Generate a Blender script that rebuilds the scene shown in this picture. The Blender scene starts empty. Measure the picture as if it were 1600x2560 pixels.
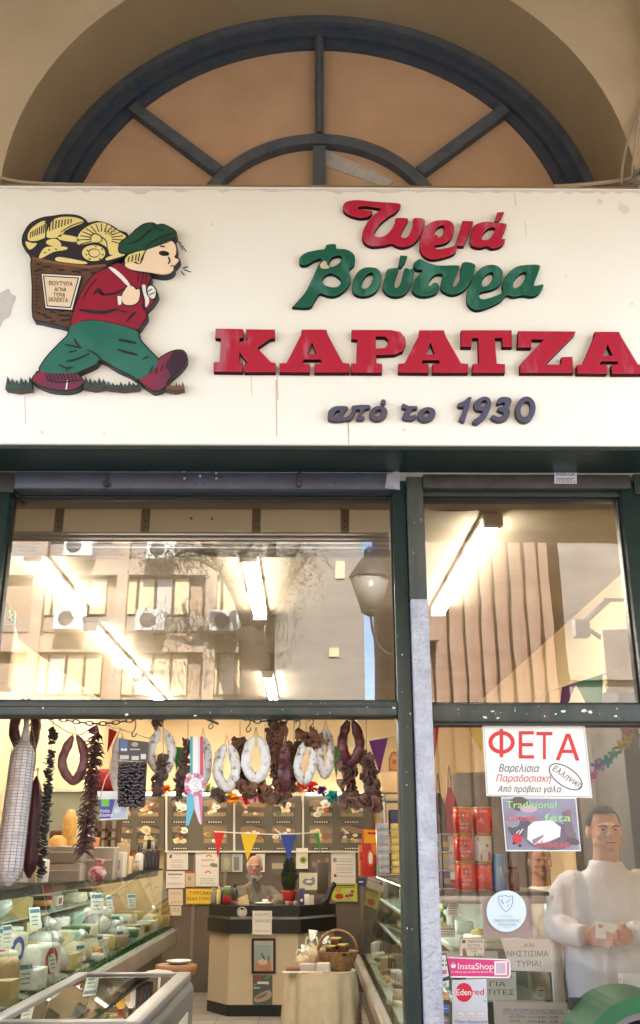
import bpy, bmesh, math, random
from math import sin, cos, pi, radians, tan, atan2, sqrt
from mathutils import Vector, Matrix
random.seed(7)
S = bpy.context.scene
COL = S.collection
# ---------------------------------------------------------------- camera
FPX, CX, CY = 2404.0, 800.0, 1280.0          # focal length and centre in pixels of the 1600 x 2560 photograph
EYE = Vector((0.0, -3.6, 1.6))
cam_d = bpy.data.cameras.new("camera")
cam = bpy.data.objects.new("camera", cam_d); COL.objects.link(cam)
cam.location = EYE
cam.rotation_euler = (radians(90 + 19.47), 0, radians(-0.45))
cam_d.sensor_fit = 'VERTICAL'; cam_d.sensor_height = 36; cam_d.lens = FPX / 2560 * 36
cam_d.clip_start = 0.05; cam_d.clip_end = 500
S.camera = cam
RM = cam.rotation_euler.to_matrix()
# ---------------------------------------------------------------- sky, sun, exposure
SUN_EL, SUN_AZ = radians(42), radians(12)     # the sun stands behind the shop building: its front is in the shade
w = bpy.data.worlds.new("World"); S.world = w; w.use_nodes = True
nt = w.node_tree; bg = nt.nodes["Background"]
sky = nt.nodes.new("ShaderNodeTexSky"); sky.sky_type = 'NISHITA'; sky.sun_disc = False
sky.sun_elevation = SUN_EL; sky.sun_rotation = SUN_AZ
nt.links.new(sky.outputs[0], bg.inputs[0]); bg.inputs[1].default_value = 0.15
sl = bpy.data.lights.new("sun", 'SUN'); sl.energy = 4.5; sl.angle = radians(0.5); sl.color = (1, .955, .89)
so = bpy.data.objects.new("sun", sl); COL.objects.link(so)
sd = Vector((sin(SUN_AZ) * cos(SUN_EL), cos(SUN_AZ) * cos(SUN_EL), sin(SUN_EL)))
so.rotation_euler = sd.to_track_quat('Z', 'Y').to_euler(); so.location = (0, -10, 30)
S.view_settings.view_transform = 'Standard'; S.view_settings.look = 'None'
S.view_settings.exposure = 2.95; S.view_settings.gamma = 1
try:
    S.cycles.use_denoising = True; S.cycles.max_bounces = 10; S.cycles.transparent_max_bounces = 16
    S.cycles.diffuse_bounces = 5; S.cycles.sample_clamp_indirect = 8; S.cycles.caustics_reflective = False; S.cycles.caustics_refractive = False
except Exception: pass

# ---------------------------------------------------------------- where a photograph pixel meets a plane of the place
def ray(px, py): return RM @ Vector(((px - CX) / FPX, (CY - py) / FPX, -1))
def P(px, py, Y):
    d = ray(px, py); return EYE + d * ((Y - EYE.y) / d.y)
def PZ(px, py, z):
    d = ray(px, py); return EYE + d * ((z - EYE.z) / d.z)

# ---------------------------------------------------------------- materials
MATS = {}
def mat(name, col, rough=.6, metal=0, noise=None, bump=None, col2=None, emit=None, spec=.5, coat=0, trans=0, ramp=(.35, .65), stretch=None, alpha=1, sss=0):
    if name in MATS: return MATS[name]
    m = bpy.data.materials.new(name); m.use_nodes = True; n = m.node_tree; L = n.links
    b = n.nodes["Principled BSDF"]
    b.inputs["Base Color"].default_value = (*col, 1); b.inputs["Roughness"].default_value = rough
    b.inputs["Metallic"].default_value = metal; b.inputs["Specular IOR Level"].default_value = spec
    b.inputs["Coat Weight"].default_value = coat; b.inputs["Transmission Weight"].default_value = trans; b.inputs["Alpha"].default_value = alpha
    if sss: b.inputs["Subsurface Weight"].default_value = sss; b.inputs["Subsurface Radius"].default_value = (.012, .005, .003)
    if emit: b.inputs["Emission Color"].default_value = (*emit[:3], 1); b.inputs["Emission Strength"].default_value = emit[3]
    if noise or bump:
        tc = n.nodes.new("ShaderNodeTexCoord"); src = tc.outputs["Object"]
        if stretch:
            mp = n.nodes.new("ShaderNodeMapping"); mp.inputs["Scale"].default_value = stretch; L.new(src, mp.inputs[0]); src = mp.outputs[0]
    if noise:
        t = n.nodes.new("ShaderNodeTexNoise"); t.inputs["Scale"].default_value = noise; t.inputs["Detail"].default_value = 6; t.inputs["Roughness"].default_value = .6
        L.new(src, t.inputs["Vector"])
        r = n.nodes.new("ShaderNodeValToRGB"); r.color_ramp.elements[0].position = ramp[0]; r.color_ramp.elements[1].position = ramp[1]
        c2 = col2 or tuple(c * .7 for c in col)
        r.color_ramp.elements[0].color = (*c2, 1); r.color_ramp.elements[1].color = (*col, 1)
        L.new(t.outputs["Fac"], r.inputs[0]); L.new(r.outputs[0], b.inputs["Base Color"])
    if bump:
        t2 = n.nodes.new("ShaderNodeTexNoise"); t2.inputs["Scale"].default_value = bump[0]; t2.inputs["Detail"].default_value = 5
        L.new(src, t2.inputs["Vector"])
        bp = n.nodes.new("ShaderNodeBump"); bp.inputs["Strength"].default_value = bump[1]; bp.inputs["Distance"].default_value = bump[2] if len(bump) > 2 else .01
        L.new(t2.outputs["Fac"], bp.inputs["Height"]); L.new(bp.outputs[0], b.inputs["Normal"])
    MATS[name] = m; return m
def flat(r, g, b, rough=.55):
    return mat("colour_%d_%d_%d_%d" % (r * 100, g * 100, b * 100, rough * 100), (r, g, b), rough)
def glass(name, tint=(1, 1, 1), ior=1.5, boost=1.0, wave=None, rough=0.0):
    """a thin pane: what is behind shows through, what is before it is mirrored by Fresnel"""
    if name in MATS: return MATS[name]
    m = bpy.data.materials.new(name); m.use_nodes = True; n = m.node_tree; L = n.links
    n.nodes.remove(n.nodes["Principled BSDF"]); out = n.nodes["Material Output"]
    tr = n.nodes.new("ShaderNodeBsdfTransparent"); tr.inputs[0].default_value = (*tint, 1)
    gl = n.nodes.new("ShaderNodeBsdfGlossy"); gl.inputs["Roughness"].default_value = rough
    fr = n.nodes.new("ShaderNodeFresnel"); fr.inputs[0].default_value = ior
    mu = n.nodes.new("ShaderNodeMath"); mu.operation = 'MULTIPLY'; mu.inputs[1].default_value = boost; mu.use_clamp = True
    mx = n.nodes.new("ShaderNodeMixShader")
    L.new(fr.outputs[0], mu.inputs[0]); L.new(mu.outputs[0], mx.inputs[0]); L.new(tr.outputs[0], mx.inputs[1]); L.new(gl.outputs[0], mx.inputs[2]); L.new(mx.outputs[0], out.inputs[0])
    if wave:
        tc = n.nodes.new("ShaderNodeTexCoord"); mp = n.nodes.new("ShaderNodeMapping"); mp.inputs["Scale"].default_value = wave[2]
        t = n.nodes.new("ShaderNodeTexNoise"); t.inputs["Scale"].default_value = wave[0]; t.inputs["Detail"].default_value = 2
        bp = n.nodes.new("ShaderNodeBump"); bp.inputs["Strength"].default_value = 1; bp.inputs["Distance"].default_value = wave[1]
        L.new(tc.outputs["Object"], mp.inputs[0]); L.new(mp.outputs[0], t.inputs["Vector"]); L.new(t.outputs["Fac"], bp.inputs["Height"]); L.new(bp.outputs[0], gl.inputs["Normal"])
    MATS[name] = m; return m

# ---------------------------------------------------------------- objects
def thing(name, label, cat, loc=(0, 0, 0), group=None):
    o = bpy.data.objects.new(name, None); COL.objects.link(o); o.location = loc; o.empty_display_size = .1
    o["label"] = label; o["category"] = cat
    if group: o["group"] = group
    return o
def tag(o, label, cat, group=None, kind=None):
    o["label"] = label; o["category"] = cat
    if group: o["group"] = group
    if kind: o["kind"] = kind
    return o
def wloc(o):
    v = Vector((0, 0, 0))
    while o: v += Vector(o.location); o = o.parent
    return v

from mathutils.geometry import delaunay_2d_cdt
TXT = {}
def _sarea(p): return sum(p[i][0] * p[(i + 1) % len(p)][1] - p[(i + 1) % len(p)][0] * p[i][1] for i in range(len(p))) / 2
def _inside(q, p):
    c = False; n = len(p)
    for i in range(n):
        (x0, y0), (x1, y1) = p[i], p[i - 1]
        if (y0 > q[1]) != (y1 > q[1]) and q[0] < (x1 - x0) * (q[1] - y0) / (y1 - y0) + x0: c = not c
    return c
def _fatten(p, k):
    n = len(p); out = []
    for i in range(n):
        a, b, c = p[i - 1], p[i], p[(i + 1) % n]; nx = ny = 0
        for u, v in ((a, b), (b, c)):
            dx, dy = v[0] - u[0], v[1] - u[1]; l = sqrt(dx * dx + dy * dy) or 1; nx += dy / l; ny -= dx / l
        l = max(sqrt(nx * nx + ny * ny), .6); f = 2 / (l * l); out.append((b[0] + nx * k * f * .5 * 1.0, b[1] + ny * k * f * .5))
    return out
def text_geo(s, bold=0.0, shear=0.0):
    """filled lettering; strokes of a letter that overlap are filled one by one, each with its own holes"""
    k = (s, bold, shear)
    if k not in TXT:
        c = bpy.data.curves.new("lettering", 'FONT'); c.body = s; c.size = 1
        o = bpy.data.objects.new("lettering", c); COL.objects.link(o)
        cv = o.to_curve(bpy.context.evaluated_depsgraph_get()); loops = []
        for sp in cv.splines:
            pts = []; bp = sp.bezier_points; n = len(bp)
            for i in range(n):
                p0, p3 = bp[i], bp[(i + 1) % n]; A, B, C, D = p0.co, p0.handle_right, p3.handle_left, p3.co
                straight = (B - A).cross(D - A).length < 1e-5 and (C - A).cross(D - A).length < 1e-5
                for j in range(1 if straight else 4):
                    t = j / 4; q = A * (1 - t) ** 3 + B * 3 * t * (1 - t) ** 2 + C * 3 * t * t * (1 - t) + D * t ** 3
                    if not pts or abs(q.x - pts[-1][0]) + abs(q.y - pts[-1][1]) > 1e-5: pts.append((q.x, q.y))
            if len(pts) > 2 and abs(pts[0][0] - pts[-1][0]) + abs(pts[0][1] - pts[-1][1]) < 1e-5: pts.pop()
            if len(pts) > 2 and abs(_sarea(pts)) > 1e-6: loops.append(pts)
        bpy.data.objects.remove(o); bpy.data.curves.remove(c)
        outer = []; hole = []
        for p in loops:
            cont = [q for q in loops if q is not p and abs(_sarea(q)) > abs(_sarea(p)) and sum(_inside(v, q) for v in p) > len(p) * .6]
            near = min(cont, key=lambda q: abs(_sarea(q)), default=None)
            if near is not None and _sarea(near) * _sarea(p) < 0: hole.append(p if _sarea(p) < 0 else p[::-1])
            else: outer.append(p if _sarea(p) > 0 else p[::-1])
        lp = [_fatten(p, bold) for p in outer + hole]; co = []; ed = []
        for p in lp: o_ = len(co); n = len(p); co += [Vector(q) for q in p]; ed += [(o_ + i, o_ + (i + 1) % n) for i in range(n)]
        vs = []; fs = []
        if co:
            r = delaunay_2d_cdt(co, ed, [], 0, 1e-6); vs = [(v.x, v.y) for v in r[0]]
            for t in r[2]:
                qx = sum(vs[i][0] for i in t) / 3; qy = sum(vs[i][1] for i in t) / 3; wn = 0
                for p in lp:
                    for i in range(len(p)):
                        (x0, y0), (x1, y1) = p[i - 1], p[i]; cr = (x1 - x0) * (qy - y0) - (qx - x0) * (y1 - y0)
                        if y0 <= qy < y1 and cr > 0: wn += 1
                        elif y1 <= qy < y0 and cr < 0: wn -= 1
                if wn: fs.append(tuple(t))
        vs = [(x + shear * y, y) for x, y in vs]
        x0 = min((v[0] for v in vs), default=0); x1 = max((v[0] for v in vs), default=1); TXT[k] = (vs, fs, x0, x1)
    return TXT[k]

def smooth_loop(pts, n=4, closed=True):
    """Catmull-Rom through the points"""
    out = []; N = len(pts)
    for i in range(N if closed else N - 1):
        p0, p1, p2, p3 = (pts[(i - 1) % N], pts[i], pts[(i + 1) % N], pts[(i + 2) % N])
        if not closed:
            if i == 0: p0 = p1
            if i == N - 2: p3 = p2
        for k in range(n):
            t = k / n; t2 = t * t; t3 = t2 * t
            out.append(tuple(.5 * (2 * b + (c - a) * t + (2 * a - 5 * b + 4 * c - d) * t2 + (3 * b - a - 3 * c + d) * t3) for a, b, c, d in zip(p0, p1, p2, p3)))
    if not closed: out.append(tuple(pts[-1]))
    return out
def ell(cx, cy, rx, ry, rot=0, n=24):
    return [(cx + rx * cos(a) * cos(rot) - ry * sin(a) * sin(rot), cy + rx * cos(a) * sin(rot) + ry * sin(a) * cos(rot)) for a in [2 * pi * i / n for i in range(n)]]

class MB:
    """collects shapes in world coordinates, builds ONE mesh object"""
    def __init__(s): s.v = []; s.f = []; s.m = []; s.ms = []; s.sm = []
    def mi(s, m):
        if m not in s.ms: s.ms.append(m)
        return s.ms.index(m)
    def add(s, vs, fs, m, smooth=False):
        o = len(s.v); k = s.mi(m); s.v += [tuple(v) for v in vs]
        for f in fs: s.f.append(tuple(i + o for i in f)); s.m.append(k); s.sm.append(smooth)
        return s
    def box(s, a, b, m, rz=0, taper=1, top=None):
        x0, y0, z0 = a; x1, y1, z1 = b; c = Vector(((x0 + x1) / 2, (y0 + y1) / 2, 0))
        vs = []
        for z, k in ((z0, 1), (z1, taper)):
            for x, y in ((x0, y0), (x1, y0), (x1, y1), (x0, y1)):
                v = Vector((x, y, z)) - c; v.x *= k; v.y *= k
                if rz: v.rotate(Matrix.Rotation(rz, 3, 'Z'))
                vs.append(v + c)
        return s.add(vs, [(3, 2, 1, 0), (4, 5, 6, 7), (0, 1, 5, 4), (1, 2, 6, 5), (2, 3, 7, 6), (3, 0, 4, 7)], m)
    def rbox(s, a, b, m, r=.006, rz=0, seg=2):
        """box with rounded edges"""
        bm = bmesh.new(); bmesh.ops.create_cube(bm, size=1)
        d = [max(abs(q - p), 1e-4) for p, q in zip(a, b)]; c = Vector([(p + q) / 2 for p, q in zip(a, b)])
        for v in bm.verts: v.co = Vector((v.co.x * d[0], v.co.y * d[1], v.co.z * d[2]))
        bmesh.ops.bevel(bm, geom=bm.edges[:], offset=min(r, min(d) * .45), segments=seg, affect='EDGES', profile=.5)
        R = Matrix.Rotation(rz, 3, 'Z'); vs = [R @ v.co + c for v in bm.verts]; bm.verts.index_update()
        s.add(vs, [[v.index for v in f.verts] for f in bm.faces], m, True); bm.free(); return s
    def quad(s, p, m): return s.add(p, [tuple(range(len(p)))], m)
    def slab(s, pts, th, m, nrm=None):
        """flat polygon (3D points, seen counter-clockwise from its front) given a thickness to the back"""
        pts = [Vector(p) for p in pts]; n = Vector((0, 0, 0))
        for i in range(len(pts)): n += pts[i].cross(pts[(i + 1) % len(pts)])
        n = Vector(nrm) if nrm else n; n.normalize(); N = len(pts)
        vs = pts + [p - n * th for p in pts]
        fs = [tuple(range(N)), tuple(range(2 * N - 1, N - 1, -1))] + [(i, i + N, (i + 1) % N + N, (i + 1) % N) for i in range(N)]
        return s.add(vs, fs, m)
    def tube(s, path, r, m, seg=8, closed=False, caps=True):
        P_ = [Vector(p) for p in path]; N = len(P_); R = r if isinstance(r, (list, tuple)) else [r] * N
        vs = []; up = None
        for i in range(N):
            t = (P_[(i + 1) % N] - P_[i - 1]) if closed else (P_[min(i + 1, N - 1)] - P_[max(i - 1, 0)])
            t = t.normalized() if t.length > 1e-9 else Vector((0, 0, 1))
            if up is None: up = Vector((0, 1, 0)) if abs(t.y) < .9 else Vector((1, 0, 0))
            a = up - t * up.dot(t)
            if a.length < 1e-6: a = t.orthogonal()
            a.normalize(); up = a; b = t.cross(a)
            for k in range(seg):
                q = 2 * pi * k / seg; vs.append(P_[i] + (a * cos(q) + b * sin(q)) * R[i])
        fs = []
        for i in range(N if closed else N - 1):
            j = (i + 1) % N
            for k in range(seg): k2 = (k + 1) % seg; fs.append((i * seg + k, i * seg + k2, j * seg + k2, j * seg + k))
        if caps and not closed: fs += [tuple(range(seg - 1, -1, -1)), tuple((N - 1) * seg + k for k in range(seg))]
        return s.add(vs, fs, m, True)
    def lathe(s, prof, c, m, seg=20, sx=1, sy=1):
        """profile of (radius, height) turned about a vertical axis at c"""
        vs = []; fs = []; N = len(prof)
        for r, h in prof:
            for k in range(seg): a = 2 * pi * k / seg; vs.append((c[0] + r * cos(a) * sx, c[1] + r * sin(a) * sy, c[2] + h))
        for i in range(N - 1):
            for k in range(seg): k2 = (k + 1) % seg; fs.append((i * seg + k, i * seg + k2, (i + 1) * seg + k2, (i + 1) * seg + k))
        fs += [tuple(range(seg - 1, -1, -1)), tuple((N - 1) * seg + k for k in range(seg))]
        return s.add(vs, fs, m, True)
    def ball(s, c, r, m, rot=None, seg=12, rings=8, wob=0):
        r = r if isinstance(r, (tuple, list)) else (r, r, r); vs = []; fs = []
        for i in range(rings + 1):
            th = pi * i / rings
            for k in range(seg):
                a = 2 * pi * k / seg; q = 1 + (random.uniform(-wob, wob) if wob else 0)
                v = Vector((r[0] * sin(th) * cos(a) * q, r[1] * sin(th) * sin(a) * q, r[2] * cos(th) * q))
                if rot is not None: v = rot @ v
                vs.append(v + Vector(c))
        for i in range(rings):
            for k in range(seg): k2 = (k + 1) % seg; fs.append((i * seg + k, (i + 1) * seg + k, (i + 1) * seg + k2, i * seg + k2))
        return s.add(vs, fs, m, True)
    # flat work laid out on an upright plane of the place
    def ppoly(s, pts, Y, m): return s.quad([P(x, y, Y) for x, y in reversed(pts)] if _area(pts) > 0 else [P(x, y, Y) for x, y in pts], m)
    def pslab(s, pts, Y, th, m):
        q = list(reversed(pts)) if _area(pts) > 0 else list(pts)
        return s.slab([P(x, y, Y) for x, y in q], th, m, (0, -1, 0))
    def pstroke(s, pts, wd, Y, m, closed=False):
        n = len(pts); wd = wd if isinstance(wd, (list, tuple)) else [wd] * n; A = []; B = []
        for i in range(n):
            a = pts[i - 1] if (closed or i) else pts[i]; b = pts[(i + 1) % n] if (closed or i < n - 1) else pts[i]
            dx, dy = b[0] - a[0], b[1] - a[1]; l = sqrt(dx * dx + dy * dy) or 1; h = wd[i] / 2
            A.append(P(pts[i][0] - dy / l * h, pts[i][1] + dx / l * h, Y)); B.append(P(pts[i][0] + dy / l * h, pts[i][1] - dx / l * h, Y))
        fs = [(i, (i + 1) % n, (i + 1) % n + n, i + n) for i in range(n if closed else n - 1)]
        return s.add(A + B, fs, m)
    def ptext(s, t, x, y, h, Y, m, w=None, bold=0, shear=0, rot=0, align='l', vs=1):
        """lettering whose capitals are h pixels high; (x, y) is the baseline start, or its middle"""
        V, F, x0, x1 = text_geo(t, bold, shear); k = h / .73; kx = k if w is None else w / max(x1 - x0, .01)
        off = -x0 * kx - ((x1 - x0) * kx / 2 if align == 'c' else 0); c_, s_ = cos(rot), sin(rot)
        pts = []
        for a, b in V:
            u, v_ = a * kx + off, b * k * vs; pts.append(P(x + u * c_ + v_ * s_, y + u * s_ - v_ * c_, Y))
        return s.add(pts, F, m)
    def pcurve(s, loops, Y, depth, m, bevel=0, grow=0, smooth=0, side=None):
        """outline with holes, cut from sheet: front at Y, thickness to the back"""
        c = bpy.data.curves.new("outline", 'CURVE'); c.dimensions = '2D'; c.fill_mode = 'BOTH'
        c.extrude = max(depth / 2 - bevel, 0); c.bevel_depth = bevel; c.bevel_resolution = 1; c.offset = grow - bevel
        for lp in loops:
            q = smooth_loop(lp, smooth) if smooth else lp
            sp = c.splines.new('POLY'); sp.points.add(len(q) - 1); sp.use_cyclic_u = True
            for i, (x, y) in enumerate(q):
                p = P(x, y, Y); sp.points[i].co = (p.x, p.z, 0, 1)
        o = bpy.data.objects.new("outline", c); COL.objects.link(o)
        me = bpy.data.meshes.new_from_object(o.evaluated_get(bpy.context.evaluated_depsgraph_get()))
        vs = [(v.co.x, Y + depth / 2 - v.co.z, v.co.y) for v in me.vertices]
        for p in me.polygons:
            pass
        fr = [tuple(p.vertices) for p in me.polygons if p.normal.z > .9]; ot = [tuple(p.vertices) for p in me.polygons if p.normal.z <= .9]
        s.add(vs, fr, m); o_ = len(s.v) - len(vs)
        k = s.mi(side or m)
        for f in ot: s.f.append(tuple(i + o_ for i in f)); s.m.append(k); s.sm.append(False)
        bpy.data.objects.remove(o); bpy.data.curves.remove(c); bpy.data.meshes.remove(me); return s
    def build(s, name, parent=None, label=None, cat=None, group=None, kind=None, base=None):
        off = wloc(parent) if parent else None
        if parent is None:
            xs = [v[0] for v in s.v]; ys = [v[1] for v in s.v]; zs = [v[2] for v in s.v]
            off = Vector(((min(xs) + max(xs)) / 2, (min(ys) + max(ys)) / 2, min(zs))) if base is None else Vector(base)
        me = bpy.data.meshes.new(name); me.from_pydata([Vector(v) - off for v in s.v], [], s.f)
        for m in s.ms: me.materials.append(m)
        me.polygons.foreach_set("material_index", s.m); me.polygons.foreach_set("use_smooth", s.sm); me.update()
        o = bpy.data.objects.new(name, me); COL.objects.link(o)
        if parent: o.parent = parent
        else: o.location = off
        if label and not cat: o["label"] = label
        if cat: tag(o, label, cat, group)
        if kind: o["kind"] = kind
        return o
def _area(p): return sum(p[i][0] * p[(i + 1) % len(p)][1] - p[(i + 1) % len(p)][0] * p[i][1] for i in range(len(p))) / 2
def rect(x0, y0, x1, y1): return [(x0, y0), (x1, y0), (x1, y1), (x0, y1)]
def copy_tree(o, parent=None):
    c = o.copy(); COL.objects.link(c)
    if parent: c.parent = parent
    for ch in o.children: copy_tree(ch, c)
    return c
# ================================================================ the setting outdoors
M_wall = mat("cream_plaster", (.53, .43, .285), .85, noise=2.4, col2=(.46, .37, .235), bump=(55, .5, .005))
M_rev = mat("olive_shaded_plaster", (.34, .255, .14), .85, noise=1.5, col2=(.29, .21, .11), bump=(55, .5, .005))  # olive tone, with part of the reveal's shade mixed into the colour
M_green = mat("dark_green_paint", (.007, .022, .018), .35, noise=9, col2=(.014, .028, .025), bump=(30, .35, .004))
M_worn = mat("worn_green_paint", (.022, .042, .035), .5, noise=14, col2=(.075, .07, .058), bump=(45, .6, .004), stretch=(1, 1, .4), ramp=(.3, .7))
M_blue = mat("slate_blue_paint", (.033, .052, .088), .5, noise=9, col2=(.06, .07, .085), bump=(35, .4, .004))
M_beam = mat("blue_grey_steel", (.05, .06, .10), .45, noise=5, col2=(.03, .03, .04), bump=(30, .3, .003))
M_rust = mat("brown_grey_steel", (.045, .04, .037), .6, noise=8, col2=(.02, .018, .018), bump=(30, .4, .003))
M_black = flat(.012, .012, .013, .4); M_white = flat(.8, .79, .76); M_grey = flat(.3, .31, .33, .4)
M_steel = mat("brushed_steel", (.5, .5, .49), .35, metal=.9, bump=(60, .1, .002))
M_wire = flat(.03, .027, .025, .4)

g = MB(); g.box((-60, -60, -.06), (60, 0.1, -.004), mat("pavement_slabs", (.3, .29, .27), .8, noise=3, bump=(20, .2, .004))); g.build("pavement", kind='structure')
g = MB(); g.box((-60, -11, -.002), (60, -6.2, .004), mat("asphalt", (.06, .06, .06), .9, noise=30)); g.build("road", kind='structure')

# ---- the building front: wall with an arched recess above the shop sign
ARC = P(800, 500, 0).x; SPR = 1.6 + 2.838; R0 = 1.44; REC = .45
bld = thing("market_building", "cream plastered market building whose arched recess holds the fanlight above the shop sign", "building", (0, 0, 0))
m = MB(); pts = [(ARC - R0 * cos(pi * i / 48), SPR + R0 * sin(pi * i / 48)) for i in range(49)]
XL, XR, ZT = -3.6, 3.6, 7.6
vs = [(x, 0, z) for x, z in pts] + [(x, 0, ZT) for x, z in pts]
n = len(pts); fs = [(i, i + 1, i + 1 + n, i + n) for i in range(n - 1)]
m.add(vs, fs, M_wall)
for a, b in ((XL, ARC - R0), (ARC + R0, XR)): m.quad([(a, 0, 3.05), (b, 0, 3.05), (b, 0, ZT), (a, 0, ZT)], M_wall)
for a, b in ((XL, -1.5), (1.62, XR)): m.box((a, 0.02, 0), (b, .42, 3.05), M_wall)
m.box((XL, .12, SPR - .02), (ARC - R0, .5, ZT), M_wall); m.box((ARC + R0, .12, SPR - .02), (XR, .5, ZT), M_wall)
m.build("wall", bld)
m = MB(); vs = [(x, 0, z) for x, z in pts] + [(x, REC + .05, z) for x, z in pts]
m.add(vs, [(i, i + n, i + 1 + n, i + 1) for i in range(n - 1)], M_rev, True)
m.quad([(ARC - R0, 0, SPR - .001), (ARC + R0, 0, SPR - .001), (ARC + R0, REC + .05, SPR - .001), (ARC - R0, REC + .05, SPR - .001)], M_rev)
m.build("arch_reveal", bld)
m = MB(); m.box((1.585, -.10, 2.9), (1.95, .01, ZT), M_wall); m.build("pilaster", bld)
m = MB(); m.box((-3.6, -.06, 6.02), (-1.56, .005, 6.14), M_wall); m.build("string_course", bld)
# the arcade in front of the shop: ceiling, outer beam and pillars
m = MB(); m.box((XL, -4.75, 6.75), (XR, -.005, 6.95), M_wall); m.build("arcade_ceiling", bld)
m = MB(); zb = P(800, 1331, .2); d = ray(800, 1331); k = (4.8 + .2) / d.y; zbm = zb.z + d.z * k
m.box((XL, -5.1, zbm), (XR, -4.75, 7.6), M_wall); m.build("arcade_beam", bld)
for x in (-3.3, 3.3):
    m = MB(); m.box((x - .25, -5.1, 0), (x + .25, -4.75, zbm), M_wall); m.build("arcade_pillar", bld)
m = MB(); m.box((XL, -.0, 7.6), (XR, 9.2, 7.75), M_wall); m.build("roof_slab", bld)
m = MB(); m.box((XL - .2, -5.1, zbm), (XL, .5, 7.75), M_wall); m.build("arcade_end_wall", bld); m = MB(); m.box((XR, -5.1, zbm), (XR + .2, .5, 7.75), M_wall); m.build("arcade_end_wall", bld)

# ---- the arched fanlight
fan = thing("fanlight_window", "arched fanlight with slate blue bars and brown dusty panes above the sign", "window", (ARC, REC, SPR))
def arc_band(m, r0, r1, y0, y1, mt, a0=0, a1=pi, n=48):
    vs = []
    for i in range(n + 1):
        a = a0 + (a1 - a0) * i / n
        for r, y in ((r0, y0), (r1, y0), (r1, y1), (r0, y1)): vs.append((ARC - r * cos(a), y, SPR + r * sin(a)))
    fs = []
    for i in range(n):
        for k in range(4): k2 = (k + 1) % 4; fs.append((i * 4 + k, i * 4 + k2, (i + 1) * 4 + k2, (i + 1) * 4 + k))
    m.add(vs, fs, mt, False)
y0 = REC
M_bluelt = mat("weathered_slate_paint", (.10, .115, .13), .6, noise=10, col2=(.06, .075, .095), bump=(35, .4, .004))
m = MB(); arc_band(m, R0 - .05, R0 - .002, y0 - .035, y0 + .1, M_bluelt); arc_band(m, R0 - .115, R0 - .048, y0 - .005, y0 + .1, M_blue); arc_band(m, R0 - .165, R0 - .113, y0 + .025, y0 + .1, M_blue)
m.build("frame", fan)
m = MB(); arc_band(m, .612, .672, y0 - .005, y0 + .09, M_bluelt); m.build("inner_ring", fan)
def bar(m, a, r0, r1, wd, yy, mt):
    dx, dz = -cos(a), sin(a); nx, nz = -dz, dx
    q = [(ARC + dx * r + nx * s, yy, SPR + dz * r + nz * s) for r, s in ((r0, -wd / 2), (r1, -wd / 2), (r1, wd / 2), (r0, wd / 2))]
    m.add(q + [(x, yy + .08, z) for x, _, z in q], [(3, 2, 1, 0), (0, 1, 5, 4), (1, 2, 6, 5), (2, 3, 7, 6), (3, 0, 4, 7)], mt); 
for a, lo, hi, w_ in ((pi / 2, .68, R0 - .12, .048), (radians(41), .68, R0 - .14, .06), (radians(139), .68, R0 - .14, .06), (pi / 2, 0, .60, .065)):
    m = MB(); bar(m, a, lo, hi, w_, y0 - .002, M_bluelt)
    if a == pi / 2 and lo > .5: bar(m, a, lo, hi, .018, y0 - .014, M_bluelt)
    m.build("glazing_bar", fan)
M_pane = mat("brown_dusty_pane", (.56, .37, .235), .5, noise=2.6, col2=(.47, .305, .185), bump=(3, .1, .02), ramp=(.28, .62))
def sector(a0, a1, r0, r1, name):
    m = MB(); N = 14; vs = []
    for i in range(N + 1):
        a = a0 + (a1 - a0) * i / N
        for r in (r0, r1): vs.append((ARC - r * cos(a), y0 + .05, SPR + r * sin(a)))
    m.add(vs, [(2 * i, 2 * i + 1, 2 * i + 3, 2 * i + 2) for i in range(N)], M_pane); return m.build(name, fan)
A = [0, radians(41), pi / 2, radians(139), pi]
for i in range(4): sector(A[i], A[i + 1], .64, R0 - .14, "pane")
sector(0, pi / 2, .001, .64, "pane"); sector(pi / 2, pi, .001, .64, "pane")
m = MB(); m.pslab([(800, 374), (808, 370), (985, 452), (965, 468), (800, 410)], REC + .045, .004, mat("white_mosaic", (.52, .50, .47), .5, noise=30, col2=(.42, .4, .37), bump=(40, .8, .006)))
m.build("mosaic_strip", label="pale ridged strip lying slantwise across the lower fanlight pane", cat="strip")

# cables along the top of the sign
M_cab = flat(.36, .28, .2, .6)
def cable(label, pts, r, nm="cable"):
    m = MB(); m.tube(smooth_loop([tuple(P(x, y, Y)) for x, y, Y in pts], 5, False), r, M_cab, 6); return m.build(nm, label=label, cat="cable")
cable("thin beige cable sagging along the left top of the sign", [(-40, 432, -.03), (40, 452, -.05), (140, 459, -.06), (300, 463, -.06)], .006)
cable("beige cable running over the sign top into the bundle at right", [(1385, 466, -.06), (1480, 459, -.06), (1560, 448, -.05), (1640, 425, -.04)], .008)
cable("outer beige cable dropping down the right pilaster", [(1555, 458, -.08), (1556, 420, -.06), (1570, 350, -.03), (1602, 265, -.02), (1640, 180, -.02)], .007)
cable("inner beige cable dropping beside the right pilaster", [(1580, 462, -.09), (1582, 410, -.09), (1592, 330, -.11), (1604, 240, -.12)], .006)
M_dk = mat("grimy_cable", (.16, .13, .1), .7, noise=20)
m = MB()
for i in range(9):
    a = i * .7; m.tube(smooth_loop([tuple(P(1560 + i * 6, 463, -.1)), tuple(P(1575 + 7 * sin(a) + i * 2, 452 - i, -.13)), tuple(P(1600, 438 - 2 * i, -.12 - .01 * cos(a))), tuple(P(1640, 425 - i, -.1))], 4, False), .005, M_dk, 5)
m.build("cable_bundle", label="tangled grimy cable bundle on the sign's right top corner", cat="cable")

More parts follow.
